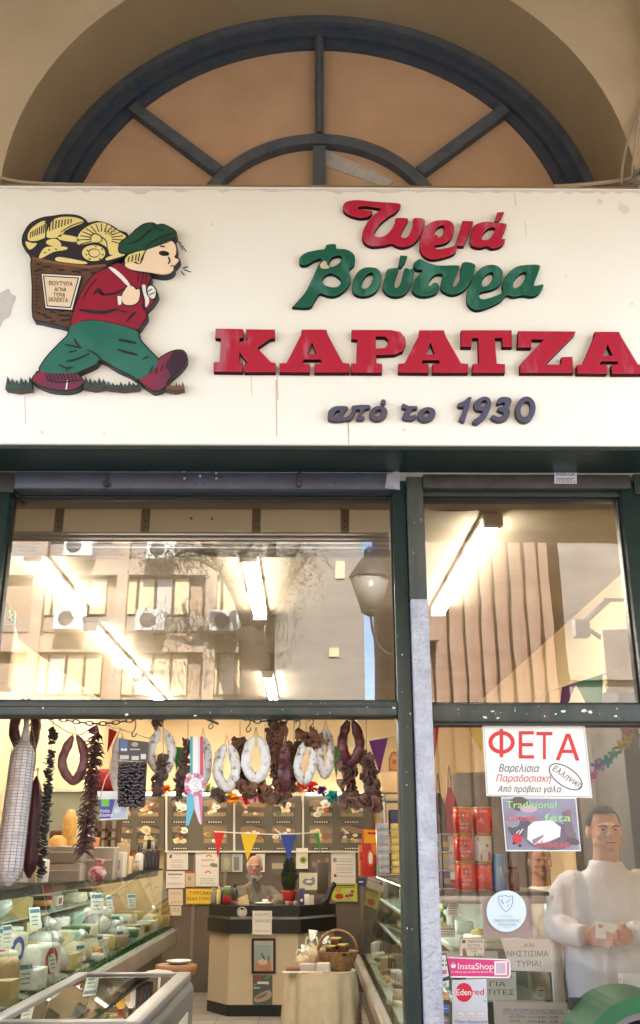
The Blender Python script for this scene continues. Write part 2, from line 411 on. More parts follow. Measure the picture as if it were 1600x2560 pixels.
# ================================================================ the shop front
YG = .20; YF = .165
fr = thing("shopfront", "dark green painted shop front of steel frames around large panes and an open doorway", "shop front", (0, YG, 0))
zS = P(800, 1112, -.12).z
def zat(py, Y=YF): return P(800, py, Y).z
XA, XB, XC, XD, XE = -1.258, .330, .388, .458, 1.285
m = MB(); m.box((-1.62, -.115, zS - .018), (1.62, .125, zS - .004), M_green); m.build("soffit_panel", fr)
m = MB(); zb0, zb1 = zat(1224, .12), zat(1168, .12)
m.rbox((P(36, 1200, .12).x, .12, zb0), (P(998, 1200, .12).x, .21, zS - .02), M_beam, .006)
for x, y in ((265, 1198), (748, 1198)): m.rbox(P(x - 4, y + 18, .108), P(x + 5, y - 16, .125), M_rust, .003); m.ball(P(x, y + 12, .112), .013, M_rust, wob=.25)
for x, y in ((460, 1178), (461, 1196), (500, 1190), (540, 1182), (541, 1196)): m.ball(P(x, y, .12), (.006, .003, .006), M_grey, seg=8, rings=5)
for x, y in ((162, 1201), (490, 1210), (511, 1210), (838, 1207)): m.ball(P(x, y, .12), (.004, .002, .004), M_black, seg=8, rings=5)
m.pslab([(968, 1185), (998, 1175), (1000, 1224), (962, 1220)], .117, .004, mat("bare_metal_edge", (.3, .32, .38), .4, noise=20))
m.build("shutter_beam", fr)
m = MB(); m.rbox((XD + .0, .125, zb0 + .01), (XE + .04, .2, zS - .024), M_rust, .005); m.build("lintel_beam", fr)
m = MB(); m.box((-1.62, .13, zat(1240)), (XA + .02, YG + .1, zS - .02), M_black); m.build("corner_block", fr); m = MB(); m.box((XE + .055, .13, zat(1240)), (1.62, YG + .1, zS - .02), M_green); m.build("corner_block", fr)
zT = zat(1237); zTr1, zTr0 = zat(1752), zat(1791)
m = MB(); m.box((XA, YF, zT), (XB, YG + .06, zT + .06), M_green); m.box((XD, YF, zT - .005), (XE, YG + .06, zT + .06), M_green); m.build("head_rail", fr)
m = MB(); m.rbox((-1.46, YF - .02, 0), (XA, YG + .06, zT + .05), M_green, .006); m.build("jamb", fr)
m = MB(); m.rbox((XE, YF - .02, 0), (1.5, YG + .06, zT + .06), M_green, .006); m.build("jamb", fr)
m = MB(); m.rbox((XA, YF - .012, zTr0), (XB, YG + .07, zTr1), M_worn, .008); m.box((XA, YF - .02, zTr0 + .035), (XB, YF + .02, zTr0 + .043), M_green); m.build("transom", fr)
m = MB(); m.rbox((XD, YF - .012, zat(1806)), (XE, YG + .07, zat(1758)), M_worn, .008); m.box((XD, YF + .005, zat(1812)), (XE, YG + .05, zat(1806)), M_black); m.build("transom", fr)
m = MB(); m.rbox((XB, YF - .015, 0), (XC, YG + .07, zT + .06), M_green, .005); m.build("door_post", fr)
m = MB(); m.rbox((XC + .001, YF - .03, zat(1505)), (XD, YG + .06, zS - .03), M_worn, .006); m.build("mullion", fr)
M_foil = mat("crumpled_pale_paint", (.60, .61, .68), .38, noise=14, col2=(.44, .45, .52), bump=(60, 1.0, .02))
m = MB(); m.rbox((XC + .003, YF - .036, 0), (XD + .003, YG + .05, zat(1502)), M_foil, .006); m.build("mullion_sleeve", fr, label="lower mullion wrapped in crumpled pale silvery paint")
for i in range(10):
    pass
G_up = glass("shop_window_glass", (.82, .82, .80), 1.5, 4.0, (1.6, .0003, (1, 1, 1)))
G_wav = glass("rippled_window_glass", (.82, .82, .80), 1.5, 4.0, (6.0, .0002, (1, 1, .35)))
G_low = glass("lower_window_glass", (.96, .98, .97), 1.5, 1.05, (1.6, .0003, (1, 1, 1)))
m = MB(); m.quad([(XA, YG, zTr1), (XB, YG, zTr1), (XB, YG, zT), (XA, YG, zT)], G_up); m.build("glass_pane", fr)
m = MB(); m.quad([(XD, YG, zat(1758)), (XE, YG, zat(1758)), (XE, YG, zT), (XD, YG, zT)], G_wav); m.build("glass_pane", fr)
m = MB(); m.quad([(XD, YG, .5), (XE, YG, .5), (XE, YG, zat(1810)), (XD, YG, zat(1810))], G_low); m.build("glass_pane", fr)
m = MB(); m.rbox((XD, YF - .02, 0), (XE, YG + .07, .5), M_green, .006); m.build("plinth", fr)
# paint chips
m = MB(); M_chip = flat(.7, .7, .68)
for x, y, r in ((1213, 1793, 5), (1232, 1778, 4), (1245, 1795, 4), (1408, 1778, 6), (1460, 1777, 7), (1476, 1780, 6), (1540, 1790, 4), (1390, 1785, 3), (317, 1787, 5), (488, 1789, 4), (707, 1774, 2), (918, 1767, 3), (985, 1769, 5), (414, 1130, 3), (412, 1142, 3)):
    Yc = YF - .0135 if y > 1500 else .12
    m = MB(); m.ppoly([(a + random.uniform(-1.5, 1.5), b + random.uniform(-1, 1)) for a, b in ell(x, y, r, r * .6, n=9)], Yc, M_chip); m.build("paint_chip", fr)
random.seed(17)
for i in range(46):
    k = random.choice((0, 0, 1, 2, 2, 3)); m = MB(); r = random.uniform(.8, 2.6)
    if k == 0: x, y, Yc = random.uniform(30, 960), random.uniform(1756, 1788), YF - .0135
    elif k == 1: x, y, Yc = random.uniform(1068, 1590), random.uniform(1764, 1800), YF - .0135
    elif k == 2: x, y, Yc = None, random.uniform(1260, 2500), YF - .0165
    else: x, y, Yc = None, random.uniform(1240, 1500), YF - .0315
    if x is None: wx = random.uniform(XB + .006, XC - .006) if k == 2 else random.uniform(XC + .01, XD - .01); zc = P(800, y, Yc).z
    else: q = P(x, y, Yc); wx, zc = q.x, q.z
    r *= .0016; m.quad([(wx + r * random.uniform(.6, 1.1) * cos(-a), Yc, zc + r * random.uniform(.7, 2.2) * sin(a)) for a in [2 * pi * j / 8 for j in range(8)]], random.choice((M_chip, flat(.22, .22, .2), flat(.3, .18, .1)))); m.build("paint_chip", fr)
M_gask = flat(.006, .006, .006, .6)
for x0, x1, z0, z1 in ((XA, XB, zTr1, zT), (XD, XE, zat(1758), zT - .005)):
    m = MB()
    for a_, b_ in (((x0, z0), (x1, z0 + .007)), ((x0, z1 - .007), (x1, z1)), ((x0, z0 + .007), (x0 + .007, z1 - .007)), ((x1 - .007, z0 + .007), (x1, z1 - .007))): m.box((a_[0], YG - .012, a_[1]), (b_[0], YG - .003, b_[1]), M_gask)
    m.build("gasket", fr)
# small printed sticker on the lintel
m = MB(); q = .1225; M_ink = flat(.05, .05, .12)
m.pslab(rect(1386, 1181, 1442, 1209), q, .001, flat(.55, .57, .68))
for y, w_ in ((1195, 46), (1199, 40)): m.ppoly(rect(1391, y, 1391 + w_, y + 1.5), q - .001, M_ink)
m.ptext("210 66 56 516", 1414, 1207, 6, q - .001, M_ink, w=50, align='c', bold=.01); m.ptext("ΡΟΛΛΑ", 1414, 1190, 7, q - .001, M_ink, w=46, align='c', bold=.02)
m.build("sticker", label="small pale blue printed sticker on the brown lintel above the right pane", cat="sticker")
# ================================================================ the big sign
YS = -.12
M_sign = mat("cream_sign_board", (.88, .87, .82), .55, noise=2.2, col2=(.86, .84, .775), bump=(30, .12, .004), ramp=(.3, .6))
M_red = mat("weathered_red_paint", (.42, .009, .038), .42, noise=9, col2=(.44, .10, .15), bump=(25, .25, .002), ramp=(.36, .46), stretch=(1, 1, .3))
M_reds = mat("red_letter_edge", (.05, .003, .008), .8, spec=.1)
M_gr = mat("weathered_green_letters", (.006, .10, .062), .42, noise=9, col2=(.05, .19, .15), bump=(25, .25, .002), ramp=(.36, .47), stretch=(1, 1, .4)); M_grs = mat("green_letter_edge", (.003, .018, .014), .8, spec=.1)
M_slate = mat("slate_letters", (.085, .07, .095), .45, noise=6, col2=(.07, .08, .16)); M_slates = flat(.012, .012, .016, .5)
sign = thing("shop_sign", "long cream sign board with raised red and green Greek letters and a painted porter", "sign", (0, 0, zS))
zT2 = P(800, 466, YS).z
m = MB(); m.rbox((-1.62, YS, zS), (1.64, .0, zT2), M_sign, .008); m.build("board", sign)
def Z3(p): return [(x * .3439, 440 + y * .3439) for x, y in p]
def Z4(p): return [(500 + x * .3968, 440 + y * .3968) for x, y in p]
def Z5(p): return [(1000 + x * .3968, 440 + y * .3968) for x, y in p]
def Z6(p): return [(840 + x * .3571, 480 + y * .3571) for x, y in p]
def Z7(p): return [(800 + x * .3836, 970 + y * .3836) for x, y in p]
def letter(label, loops, mt, side, sm=0, th=.024, bev=.003):
    m = MB(); m.pcurve(loops, YS - th, th, mt, bev, 0, sm, side); return m.build("raised_letter", sign, label=label)
K = [(98,960),(272,962),(272,1020),(250,1022),(248,1054),(302,1025),(290,1022),(290,964),(472,966),(472,1022),(440,1026),(362,1082),(446,1172),(476,1176),(476,1236),(280,1236),(280,1180),(298,1174),(250,1112),(246,1172),(268,1176),(268,1234),(85,1232),(85,1172),(124,1170),(132,1024),(95,1020)]
A1 = [(640,966),(796,966),(806,1000),(900,1176),(942,1180),(942,1238),(720,1238),(720,1182),(770,1178),(762,1156),(652,1156),(645,1178),(692,1182),(692,1238),(500,1236),(500,1180),(545,1176),(636,1000)]
H1 = [(680,1120),(706,1046),(732,1120)]
PP = [(955,968),(1200,968),(1262,980),(1292,1015),(1298,1055),(1280,1100),(1230,1124),(1110,1128),(1112,1178),(1148,1182),(1148,1240),(952,1238),(952,1180),(985,1178),(990,1030),(953,1026)]
HP = [(1108,1010),(1165,1012),(1185,1030),(1185,1060),(1165,1082),(1108,1086)]
A2 = [(122,970),(277,970),(290,1010),(385,1178),(430,1182),(430,1240),(205,1240),(205,1184),(252,1178),(246,1160),(145,1160),(135,1178),(182,1184),(182,1240),(-10,1238),(-10,1182),(30,1178),(118,1005)]
H2 = [(163,1122),(192,1050),(220,1122)]
T_ = [(385,970),(705,970),(708,1076),(645,1076),(643,1020),(598,1020),(610,1180),(663,1184),(663,1240),(455,1240),(458,1184),(497,1180),(492,1020),(455,1022),(450,1076),(385,1076)]
ZZ = [(745,975),(1108,978),(1100,1000),(915,1186),(1015,1186),(1018,1140),(1088,1136),(1095,1240),(757,1240),(757,1186),(762,1180),(905,1030),(830,1028),(828,1080),(740,1080)]
A3 = [(1228,980),(1382,980),(1395,1010),(1500,1185),(1545,1188),(1545,1246),(1335,1246),(1330,1190),(1375,1182),(1372,1167),(1268,1167),(1258,1185),(1308,1190),(1308,1246),(1115,1244),(1115,1190),(1150,1185),(1222,1015)]
H3 = [(1283,1130),(1308,1060),(1340,1130)]
for lb, lp in (("red slab letter K", [Z4(K)]), ("first red slab letter A", [Z4(A1), Z4(H1)]), ("red slab letter P", [Z4(PP), Z4(HP)]), ("second red slab letter A", [Z5(A2), Z5(H2)]), ("red slab letter T", [Z5(T_)]), ("red slab letter Z", [Z5(ZZ)]), ("last red slab letter A", [Z5(A3), Z5(H3)])):
    letter(lb, lp, M_red, M_reds, 0, .03)
letter("red joined letters at the start of the top word", [Z6([(48,112),(55,80),(85,62),(150,54),(270,65),(380,72),(446,80),(450,100),(420,140),(370,170),(310,220),(275,270),(268,295),(285,312),(320,312),(360,292),(395,250),(415,205),(422,180),(498,182),(500,205),(470,260),(455,305),(470,320),(500,312),(525,270),(540,215),(547,180),(618,188),(615,230),(590,300),(550,355),(500,380),(455,385),(415,372),(392,360),(340,372),(260,380),(210,362),(184,325),(190,270),(225,205),(275,150),(315,118),(260,105),(195,98),(155,105),(165,118),(248,128),(250,150),(225,172),(170,180),(100,162),(60,138)])], M_red, M_reds, 3)
letter("red script letter rho", [Z6([(735,195),(790,198),(820,220),(828,260),(815,310),(780,350),(730,366),(695,372),(690,388),(715,398),(770,390),(840,376),(845,405),(820,435),(740,462),(670,470),(620,450),(590,410),(585,370),(595,310),(625,245),(680,205)]), Z6([(692,296),(700,260),(725,238),(750,232),(758,260),(745,298),(722,318),(708,300)])], M_red, M_reds, 3)
letter("red script letter iota", [Z6([(885,200),(962,202),(930,290),(895,378),(832,375),(860,290)])], M_red, M_reds)
letter("red script letter alpha", [Z6([(960,240),(1010,212),(1060,205),(1110,212),(1190,220),(1190,250),(1165,310),(1166,328),(1185,326),(1175,360),(1140,385),(1090,392),(1055,378),(1010,388),(960,378),(940,350),(945,290)]), Z6([(1022,320),(1040,280),(1075,250),(1112,250),(1105,285),(1075,325),(1035,335)])], M_red, M_reds, 3)
letter("red accent", [Z6([(1130,140),(1178,138),(1160,175),(1130,208),(1112,200)])], M_red, M_reds)
letter("green capital beta", [Z4([(798,432),(855,428),(858,455),(920,460),(965,485),(978,520),(970,560),(940,590),(950,640),(935,690),(900,730),(850,755),(800,752),(755,738),(722,785),(690,826),(588,824),(592,812),(660,735),(700,660),(745,560),(765,518),(720,530),(680,555),(640,560),(625,540),(630,510),(670,480),(740,465),(785,458)]), Z4([(828,515),(860,500),(890,505),(890,530),(860,560),(818,572),(815,545)]), Z4([(790,625),(830,612),(880,640),(890,670),(860,698),(810,695),(775,675),(775,645)])], M_gr, M_grs, 3)
letter("green script letter omicron", [Z6([(240,525),(290,535),(316,570),(312,630),(285,690),(235,722),(180,728),(130,712),(113,675),(120,620),(150,560),(195,530)]), Z6([(255,565),(262,590),(245,640),(215,672),(185,672),(180,645),(200,595),(230,568)])], M_gr, M_grs, 3)
letter("green script letter upsilon with its accent gap", [Z6([(360,540),(435,532),(430,565),(412,630),(412,665),(430,668),(455,630),(480,535),(520,540),(545,530),(545,590),(520,660),(485,710),(430,730),(375,722),(335,690),(328,650),(345,590)])], M_gr, M_grs, 3)
letter("green accent", [Z6([(450,442),(500,445),(485,485),(455,525),(435,522)])], M_gr, M_grs)
letter("green joined letters tau and upsilon", [Z6([(545,497),(590,467),(640,490),(720,513),(853,512),(855,540),(830,610),(818,655),(840,655),(870,600),(885,494),(970,502),(970,550),(940,630),(890,690),(820,718),(760,700),(735,670),(740,610),(745,575),(700,575),(660,610),(645,650),(665,655),(680,635),(710,635),(722,665),(705,705),(640,728),(580,725),(540,700),(535,660),(560,600),(605,548),(560,540)])], M_gr, M_grs, 3)
letter("green joined letters rho and alpha", [Z6([(1075,508),(1130,515),(1165,548),(1168,600),(1145,650),(1095,680),(1030,695),(1003,710),(1010,742),(1040,748),(1110,728),(1165,698),(1165,640),(1190,585),(1240,535),(1300,512),(1418,508),(1425,540),(1395,620),(1390,655),(1448,645),(1450,665),(1420,710),(1370,730),(1310,722),(1240,732),(1195,720),(1150,765),(1060,808),(985,825),(935,800),(915,755),(925,680),(965,590),(1015,530)]), Z6([(1022,650),(1030,605),(1060,570),(1095,560),(1100,590),(1080,635),(1045,660)]), Z6([(1240,655),(1255,610),(1290,570),(1330,560),(1325,600),(1295,650),(1255,672)])], M_gr, M_grs, 3)
m = MB(); m.ppoly(Z4([(755,560),(765,545),(785,533),(800,545),(798,556),(815,572),(812,582),(780,585),(760,578)]), YS - .0255, flat(.55, .47, .32)); m.build("paint_chip", sign)
E7 = lambda cx, cy, rx, ry, rot=-.35: Z7(ell(cx, cy, rx, ry, rot, 20))
for lb, lp, sm in (("slate letter alpha", [Z7([(50,185),(55,150),(85,122),(130,115),(178,118),(178,130),(160,155),(150,185),(165,190),(180,180),(175,200),(150,212),(85,215),(55,205)]), Z7([(90,180),(105,150),(130,145),(120,175),(100,188)])], 2),
    ("slate letter pi", [Z7([(212,112),(322,108),(320,130),(290,140),(275,178),(292,185),(280,205),(238,205),(245,178),(262,145),(235,142),(215,190),(195,208),(165,205),(200,160),(210,138)])], 2),
    ("slate accented letter omicron", [E7(380, 163, 62, 48), E7(378, 160, 24, 17, -.9)], 0), ("slate accent", [E7(413, 88, 17, 17)], 0),
    ("slate letter tau", [Z7([(540,98),(580,115),(632,115),(632,135),(600,140),(585,170),(595,180),(625,170),(625,190),(600,208),(555,205),(535,190),(545,165),(560,135),(532,130)])], 2),
    ("slate letter omicron", [E7(695, 170, 62, 46), E7(693, 167, 24, 16, -.9)], 0),
    ("slate numeral one", [Z7([(970,55),(990,58),(970,130),(945,215),(930,222),(905,205),(930,150),(935,122),(905,125),(895,110),(900,98),(940,82)])], 0),
    ("slate numeral nine", [Z7([(1060,55),(1100,60),(1118,90),(1112,130),(1080,190),(1040,225),(1020,235),(995,225),(1000,208),(1040,180),(1060,150),(1020,145),(1003,120),(1010,85)]), Z7([(1045,110),(1060,82),(1085,82),(1085,105),(1065,120)])], 2),
    ("slate numeral three", [Z7([(1165,65),(1200,55),(1240,62),(1250,85),(1240,110),(1225,125),(1240,140),(1235,180),(1205,210),(1160,218),(1120,200),(1115,185),(1130,172),(1160,185),(1190,180),(1195,160),(1170,150),(1155,140),(1165,125),(1195,118),(1205,100),(1190,92),(1165,105),(1152,98)])], 2),
    ("slate numeral nought", [Z7(ell(1340, 138, 66, 86, .2)), Z7(ell(1340, 136, 30, 52, .2))], 0)):
    letter(lb, lp, M_slate, M_slates, sm, .026, .003)
# cracks, drips and a peeled patch on the board
m = MB(); M_stain = flat(.58, .50, .38); M_crack = flat(.40, .34, .27)
for q, wd in (([(1286, 482), (1290, 515)], 1), ([(1312, 550), (1316, 590)], .8), ([(871, 1060), (872, 1112)], 1.6)): m = MB(); m.pstroke(q, wd, YS - .001, M_crack); m.build("crack", sign)
for x, a, b, wd in ((690, 950, 1090, 2.5), (628, 940, 990, 1.5), (693, 940, 1000, 2), (870, 1058, 1085, 3), (62, 990, 1060, 1.5)): m = MB(); m.pstroke([(x, a), (x + 1, (a + b) / 2), (x + 2, b)], wd, YS - .0008, M_stain); m.build("drip_stain", sign)
m = MB(); m.ppoly(smooth_loop([(-8, 745), (8, 728), (22, 722), (28, 735), (40, 742), (30, 770), (26, 790), (10, 800), (2, 815), (-8, 820)], 3), YS - .0009, mat("peeled_grey_patch", (.50, .50, .53), .6, noise=8, col2=(.66, .62, .58))); m.build("peeled_patch", sign)

m = MB(); random.seed(6); q = [(-10, 467)] + [(x, 467.5 + .0045 * x) for x in range(0, 1601, 400)] + [(1620, 475)]; lo = [(x, 472 + .0045 * x + abs(random.gauss(0, 4))) for x in range(1620, -11, -18)]
m.ppoly([(x, y + 1) for x, y in q] + lo, YS - .0006, mat("top_edge_grime", (.70, .66, .60), .6, noise=9, col2=(.60, .55, .54))); m.build("grime_edge", sign)
for x, y, r in ((1500, 505, 9), (1560, 520, 14), (1415, 690, 3), (1580, 760, 4), (530, 560, 3), (840, 905, 4), (1010, 1075, 5), (260, 1085, 4), (105, 1080, 5), (1330, 870, 4)):
    m = MB(); m.ppoly(smooth_loop([(x + r * random.uniform(.6, 1.3) * cos(a), y + r * random.uniform(.5, 1.2) * sin(a)) for a in [2 * pi * j / 9 for j in range(9)]], 2), YS - .0007, flat(.72, .69, .62)); m.build("faint_stain", sign)
# ---- the painted porter, cut from board
fig = thing("painted_figure", "", "", (0, 0, 0)); del fig["category"]; del fig["label"]; fig.parent = sign; fig.location = Vector((0, 0, 0)) - Vector(sign.location)
fig["label"] = "painted cut-out of a walking boy in a green cap carrying a basket of cheese"
TF = .035
M_line = flat(.018, .014, .018, .5)
M_bask = mat("painted_brown", (.13, .062, .03), .5, noise=9, col2=(.09, .04, .022)); M_yel = flat(.78, .66, .26, .5); M_skin = flat(.86, .66, .48, .5)
M_teal = mat("painted_teal", (.012, .13, .098), .42, noise=6, col2=(.03, .16, .125)); M_cap = mat("painted_cap_green", (.008, .085, .05), .42, noise=8, col2=(.015, .06, .04))
M_jump = mat("painted_red", (.33, .010, .035), .42, noise=6, col2=(.24, .012, .04)); M_shoe = mat("painted_shoe", (.30, .02, .055), .42, noise=5, col2=(.10, .035, .08), ramp=(.35, .7))
SK = {}
def fpart(name, loop, mt, lift=0, sm=4, lines=(), lw=9, extra=(), edge=.0045, label=None):
    """one cut-out piece: dark edge board, coloured face and drawn lines"""
    m = MB(); y = YS - TF - lift; q = Z3(smooth_loop(loop, sm) if sm else loop)
    m.pcurve([q], y + .002, TF - .003 + lift, M_line, 0, edge); m.pcurve([q], y, .0035, mt, 0, -.001)
    for lp, mm, s_ in extra: m.pcurve([Z3(smooth_loop(lp, s_) if s_ else lp)], y - .0015, .002, mm)
    for ln in lines:
        w_ = lw
        if isinstance(ln[0], (int, float)): w_, ln = ln[0], ln[1]
        k = Z3(smooth_loop(ln, 3, False) if len(ln) > 2 else ln); m.pstroke(k, [w_ * .3439 * (.55 + .45 * sin(pi * (i + .6) / len(k))) for i in range(len(k))], y - .0022, M_line)
    return m.build(name, fig, label=label)
bl = []
for i in range(11): bl.append((9, [(250 + i % 2 * 4, 715 + i * 27), (285 - i % 3 * 5, 722 + i * 27)]))
for x, y, L in ((260,640,40),(310,660,60),(420,680,50),(520,690,35),(600,680,40),(270,678,45),(660,700,40),(300,1005,40),(360,990,50),(430,985,40),(320,1030,60),(420,1015,60),(480,1010,30),(360,1055,45),(440,1050,50),(270,1000,25),(490,1040,30),(250,690,30),(560,700,30)):
    bl.append((13, [(x, y), (x + L / 2, y + random.uniform(-5, 5)), (x + L, y + random.uniform(-3, 6))]))
fpart("basket", [(232,585),(330,612),(480,638),(640,660),(760,652),(800,640),(720,690),(670,740),(620,800),(570,890),(540,970),(515,1092),(430,1082),(300,1052),(242,1022),(238,800)], M_bask, 0, 3, bl, extra=[([(236,600),(330,628),(480,652),(640,672),(770,655),(770,640),(640,650),(480,632),(330,605),(236,580)], mat("painted_rim", (.22, .10, .05), .5), 0)])
M_fill = flat(.022, .018, .03, .5)
yel = [[(183,478),(230,485),(268,492),(215,535)], [(203,425),(240,370),(330,325),(330,440),(290,465),(212,470)], [(345,395),(400,310),(530,298),(612,332),(520,372),(470,402),(440,440),(345,448)],
       [(440,425),(560,445),(560,478),(430,462)], [(338,472),(400,455),(442,488),(430,515),(350,498)], [(282,590),(320,525),(380,512),(480,515),(480,535),(390,550),(310,592)], [(415,590),(480,595),(625,625),(600,640),(415,618)],
       [(780,590),(880,560),(905,575),(800,608),(770,610)], [(560,490),(575,420),(630,370),(700,340),(770,345),(850,395),(900,425),(915,440),(885,480),(870,560),(800,570),(780,520),(700,480),(610,495)], ell(680, 560, 88, 62)]
cl = [(8, [(330,330),(332,400),(330,460)]), (8, [(190,455),(240,485),(330,450)]), (8, [(440,410),(520,360),(615,330)])]
for i in range(7): cl.append((9, [(225 + i * 16, 405 - i * 9), (220 + i * 16, 450 - i * 6)]))
for i in range(8): cl.append((10, [(365 + i * 22, 325 - i * 2), (360 + i * 22, 400 - i * 8)]))
for i in range(15):
    a = radians(-15 + i * 15); cl.append((8, [(738 - 75 * cos(a), 460 - 55 * sin(a)), (738 - 160 * cos(a), 465 - 120 * sin(a))]))
cl += [(9, [tuple(p) for p in [(660,465),(665,430),(700,420),(735,440),(740,470),(700,490)]]), (7, ell(685, 560, 40, 30) + [(725, 560)]), (8, ell(680, 560, 88, 62) + [(768, 560)]), (8, [(735,440),(770,470),(780,520)])]
for i in range(12): cl.append((9, [(765 + (i % 4) * 22, 385 + (i // 4) * 16 + i % 2 * 5), (773 + (i % 4) * 22, 389 + (i // 4) * 16)]))
for x, y in ((630,540),(620,570),(645,600),(735,530),(740,570),(720,600),(690,510),(320,555),(350,535),(400,530),(500,385),(540,375),(575,365),(470,400)): cl.append((10, [(x, y), (x + 14, y + 4)]))
fpart("basket_cheeses", [(165,470),(175,420),(220,350),(300,308),(380,295),(470,283),(560,290),(615,318),(640,345),(700,333),(760,343),(820,370),(860,400),(920,420),(925,470),(905,520),(905,575),(840,610),(760,640),(600,645),(450,630),(350,612),(232,585),(205,540),(175,510)], M_fill, .002, 3, cl, extra=[(y, M_yel, 3) for y in yel])
y_ = YS - TF - .006
m = MB(); m.pcurve([Z3([(295,705),(598,722),(530,980),(325,965)])], y_, .006, M_line); m.pcurve([Z3([(303,712),(589,728),(523,972),(332,958)])], y_ - .001, .002, M_white); m.pcurve([Z3([(312,722),(575,738),(514,960),(340,948)])], y_ - .002, .002, M_line); m.pcurve([Z3([(321,730),(565,745),(508,952),(346,940)])], y_ - .003, .002, flat(.78, .62, .44))
M_bt = flat(.08, .03, .015)
for t, x, y, w_, h in (("ΒΟΥΤΥΡΑ", 442, 797, 172, 32), ("ΑΓΝΑ", 438, 838, 88, 28), ("ΤΥΡΙΑ", 430, 878, 86, 30), ("ΕΚΛΕΚΤΑ", 424, 915, 140, 32)): m.ptext(t, x * .3439, 440 + y * .3439, h * .3439, y_ - .0042, M_bt, w=w_ * .3439, align='c', rot=.045, bold=.012)
m.build("label_plate", fig, label="cream label plate on the painted basket")
fpart("jumper", [(790,662),(850,635),(905,650),(960,690),(1080,715),(1092,755),(1070,790),(1100,800),(1132,840),(1140,870),(1100,930),(1062,970),(1066,1020),(1040,1060),(1000,1112),(940,1100),(840,1072),(700,1048),(600,1052),(520,1087),(530,1000),(570,890),(620,800),(680,720),(750,680)], M_jump, .004, 3,
      [(14, [(700,835),(760,860),(840,850),(900,820)]), (24, [(575,970),(660,985),(760,990),(850,965)]), (16, [(680,860),(720,820),(745,870)]), (14, [(920,1060),(950,1020),(990,985)]), (10, [(850,970),(920,990)]), (16, [(1030,930),(1050,960),(1080,1000)]), (9, [(1010,700),(1000,770)]), (9, [(1040,705),(1030,780)]), (9, [(1065,712),(1060,785)]), (9, [(700,745),(640,820),(600,900)]), (12, [(1020,800),(1045,900),(1040,980)])],
      extra=[([(788,662),(832,672),(900,730),(945,790),(930,802),(880,750),(830,705)], M_white, 2), ([(1033,795),(1057,795),(1062,850),(1084,890),(1078,930),(1058,952),(1055,900),(1040,850)], M_white, 2), ([(853,873),(886,873),(882,932),(860,938)], M_white, 0)])
fpart("face", [(1060,540),(1150,500),(1235,468),(1275,500),(1282,560),(1268,590),(1302,608),(1280,640),(1262,660),(1262,680),(1235,707),(1180,717),(1090,702),(960,682),(905,648),(940,618),(1010,640),(1040,600)], M_skin, .005, 3, [(12, [(1165,508),(1197,514)]), (12, [(1222,588),(1235,615),(1222,640)]), (9, [(1060,540),(1035,590),(1020,640)]), (8, [(1240,655),(1265,650)])],
      extra=[(ell(1192, 562, 38, 18, .1), M_line, 0), (ell(1204, 566, 9, 8), M_white, 0)])
fpart("hair", [(905,625),(932,572),(1050,538),(1052,560),(1035,590),(1022,640),(985,622),(960,632),(935,640)], M_yel, .006, 2, [(9, [(940,585),(930,625)]), (9, [(965,575),(958,625)]), (9, [(990,570),(985,615)]), (9, [(1015,560),(1005,620)])])
fpart("cap", [(865,530),(880,480),(940,440),(990,390),(1050,350),(1110,343),(1140,358),(1180,352),(1235,375),(1275,405),(1272,440),(1240,468),(1180,490),(1060,532),(940,557),(880,557)], M_cap, .007, 3, [(13, [(930,495),(1000,470),(1050,430),(1110,370)]), (12, [(1050,520),(1120,470),(1200,430),(1265,415)]), (8, [(1130,500),(1150,470)]), (8, [(1165,490),(1185,455)]), (8, [(1200,475),(1215,445)]), (8, [(1235,465),(1245,435)]), (9, [(1110,345),(1140,380),(1190,400)])])
fpart("hand", [(930,800),(965,800),(990,825),(1012,820),(1018,860),(1005,910),(970,935),(920,937),(890,917),(885,870),(905,830)], M_skin, .007, 3)
fpart("hand", [(1072,812),(1102,795),(1132,828),(1128,880),(1102,892),(1076,862)], M_white, .007, 2, [(8, [(1075,840),(1105,820)]), (8, [(1085,865),(1125,845)])])
fpart("trousers", [(500,1120),(518,1082),(600,1055),(700,1050),(840,1075),(940,1105),(1000,1130),(1012,1180),(1060,1240),(1130,1312),(1150,1340),(1130,1400),(1060,1450),(1010,1480),(940,1440),(850,1400),(735,1332),(690,1370),(600,1410),(550,1430),(420,1440),(290,1420),(330,1330),(420,1230),(490,1160)], M_teal, .003, 3,
      [(20, [(865,1190),(920,1200),(990,1215)]), (18, [(855,1260),(920,1280),(1000,1300)]), (14, [(540,1180),(560,1220),(590,1250)]), (12, [(470,1225),(530,1235),(590,1250)]), (11, [(500,1280),(560,1268)]), (13, [(480,1350),(560,1330),(650,1290)]), (11, [(635,1265),(690,1290),(735,1330)]), (12, [(430,1370),(480,1395),(530,1390)]), (10, [(480,1420),(500,1385)]), (12, [(1040,1330),(1080,1310)])])
fpart("shoe", [(290,1420),(420,1440),(545,1430),(590,1470),(602,1502),(560,1540),(480,1557),(350,1545),(240,1490),(260,1440)], M_shoe, .004, 3, [(9, [(330 + i * 26, 1435), (350 + i * 26, 1485)]) for i in range(9)] + [(10, [(340,1480),(440,1500),(590,1480)])], extra=[([(485,1485),(494,1487),(486,1550),(476,1550)], M_white, 0)])
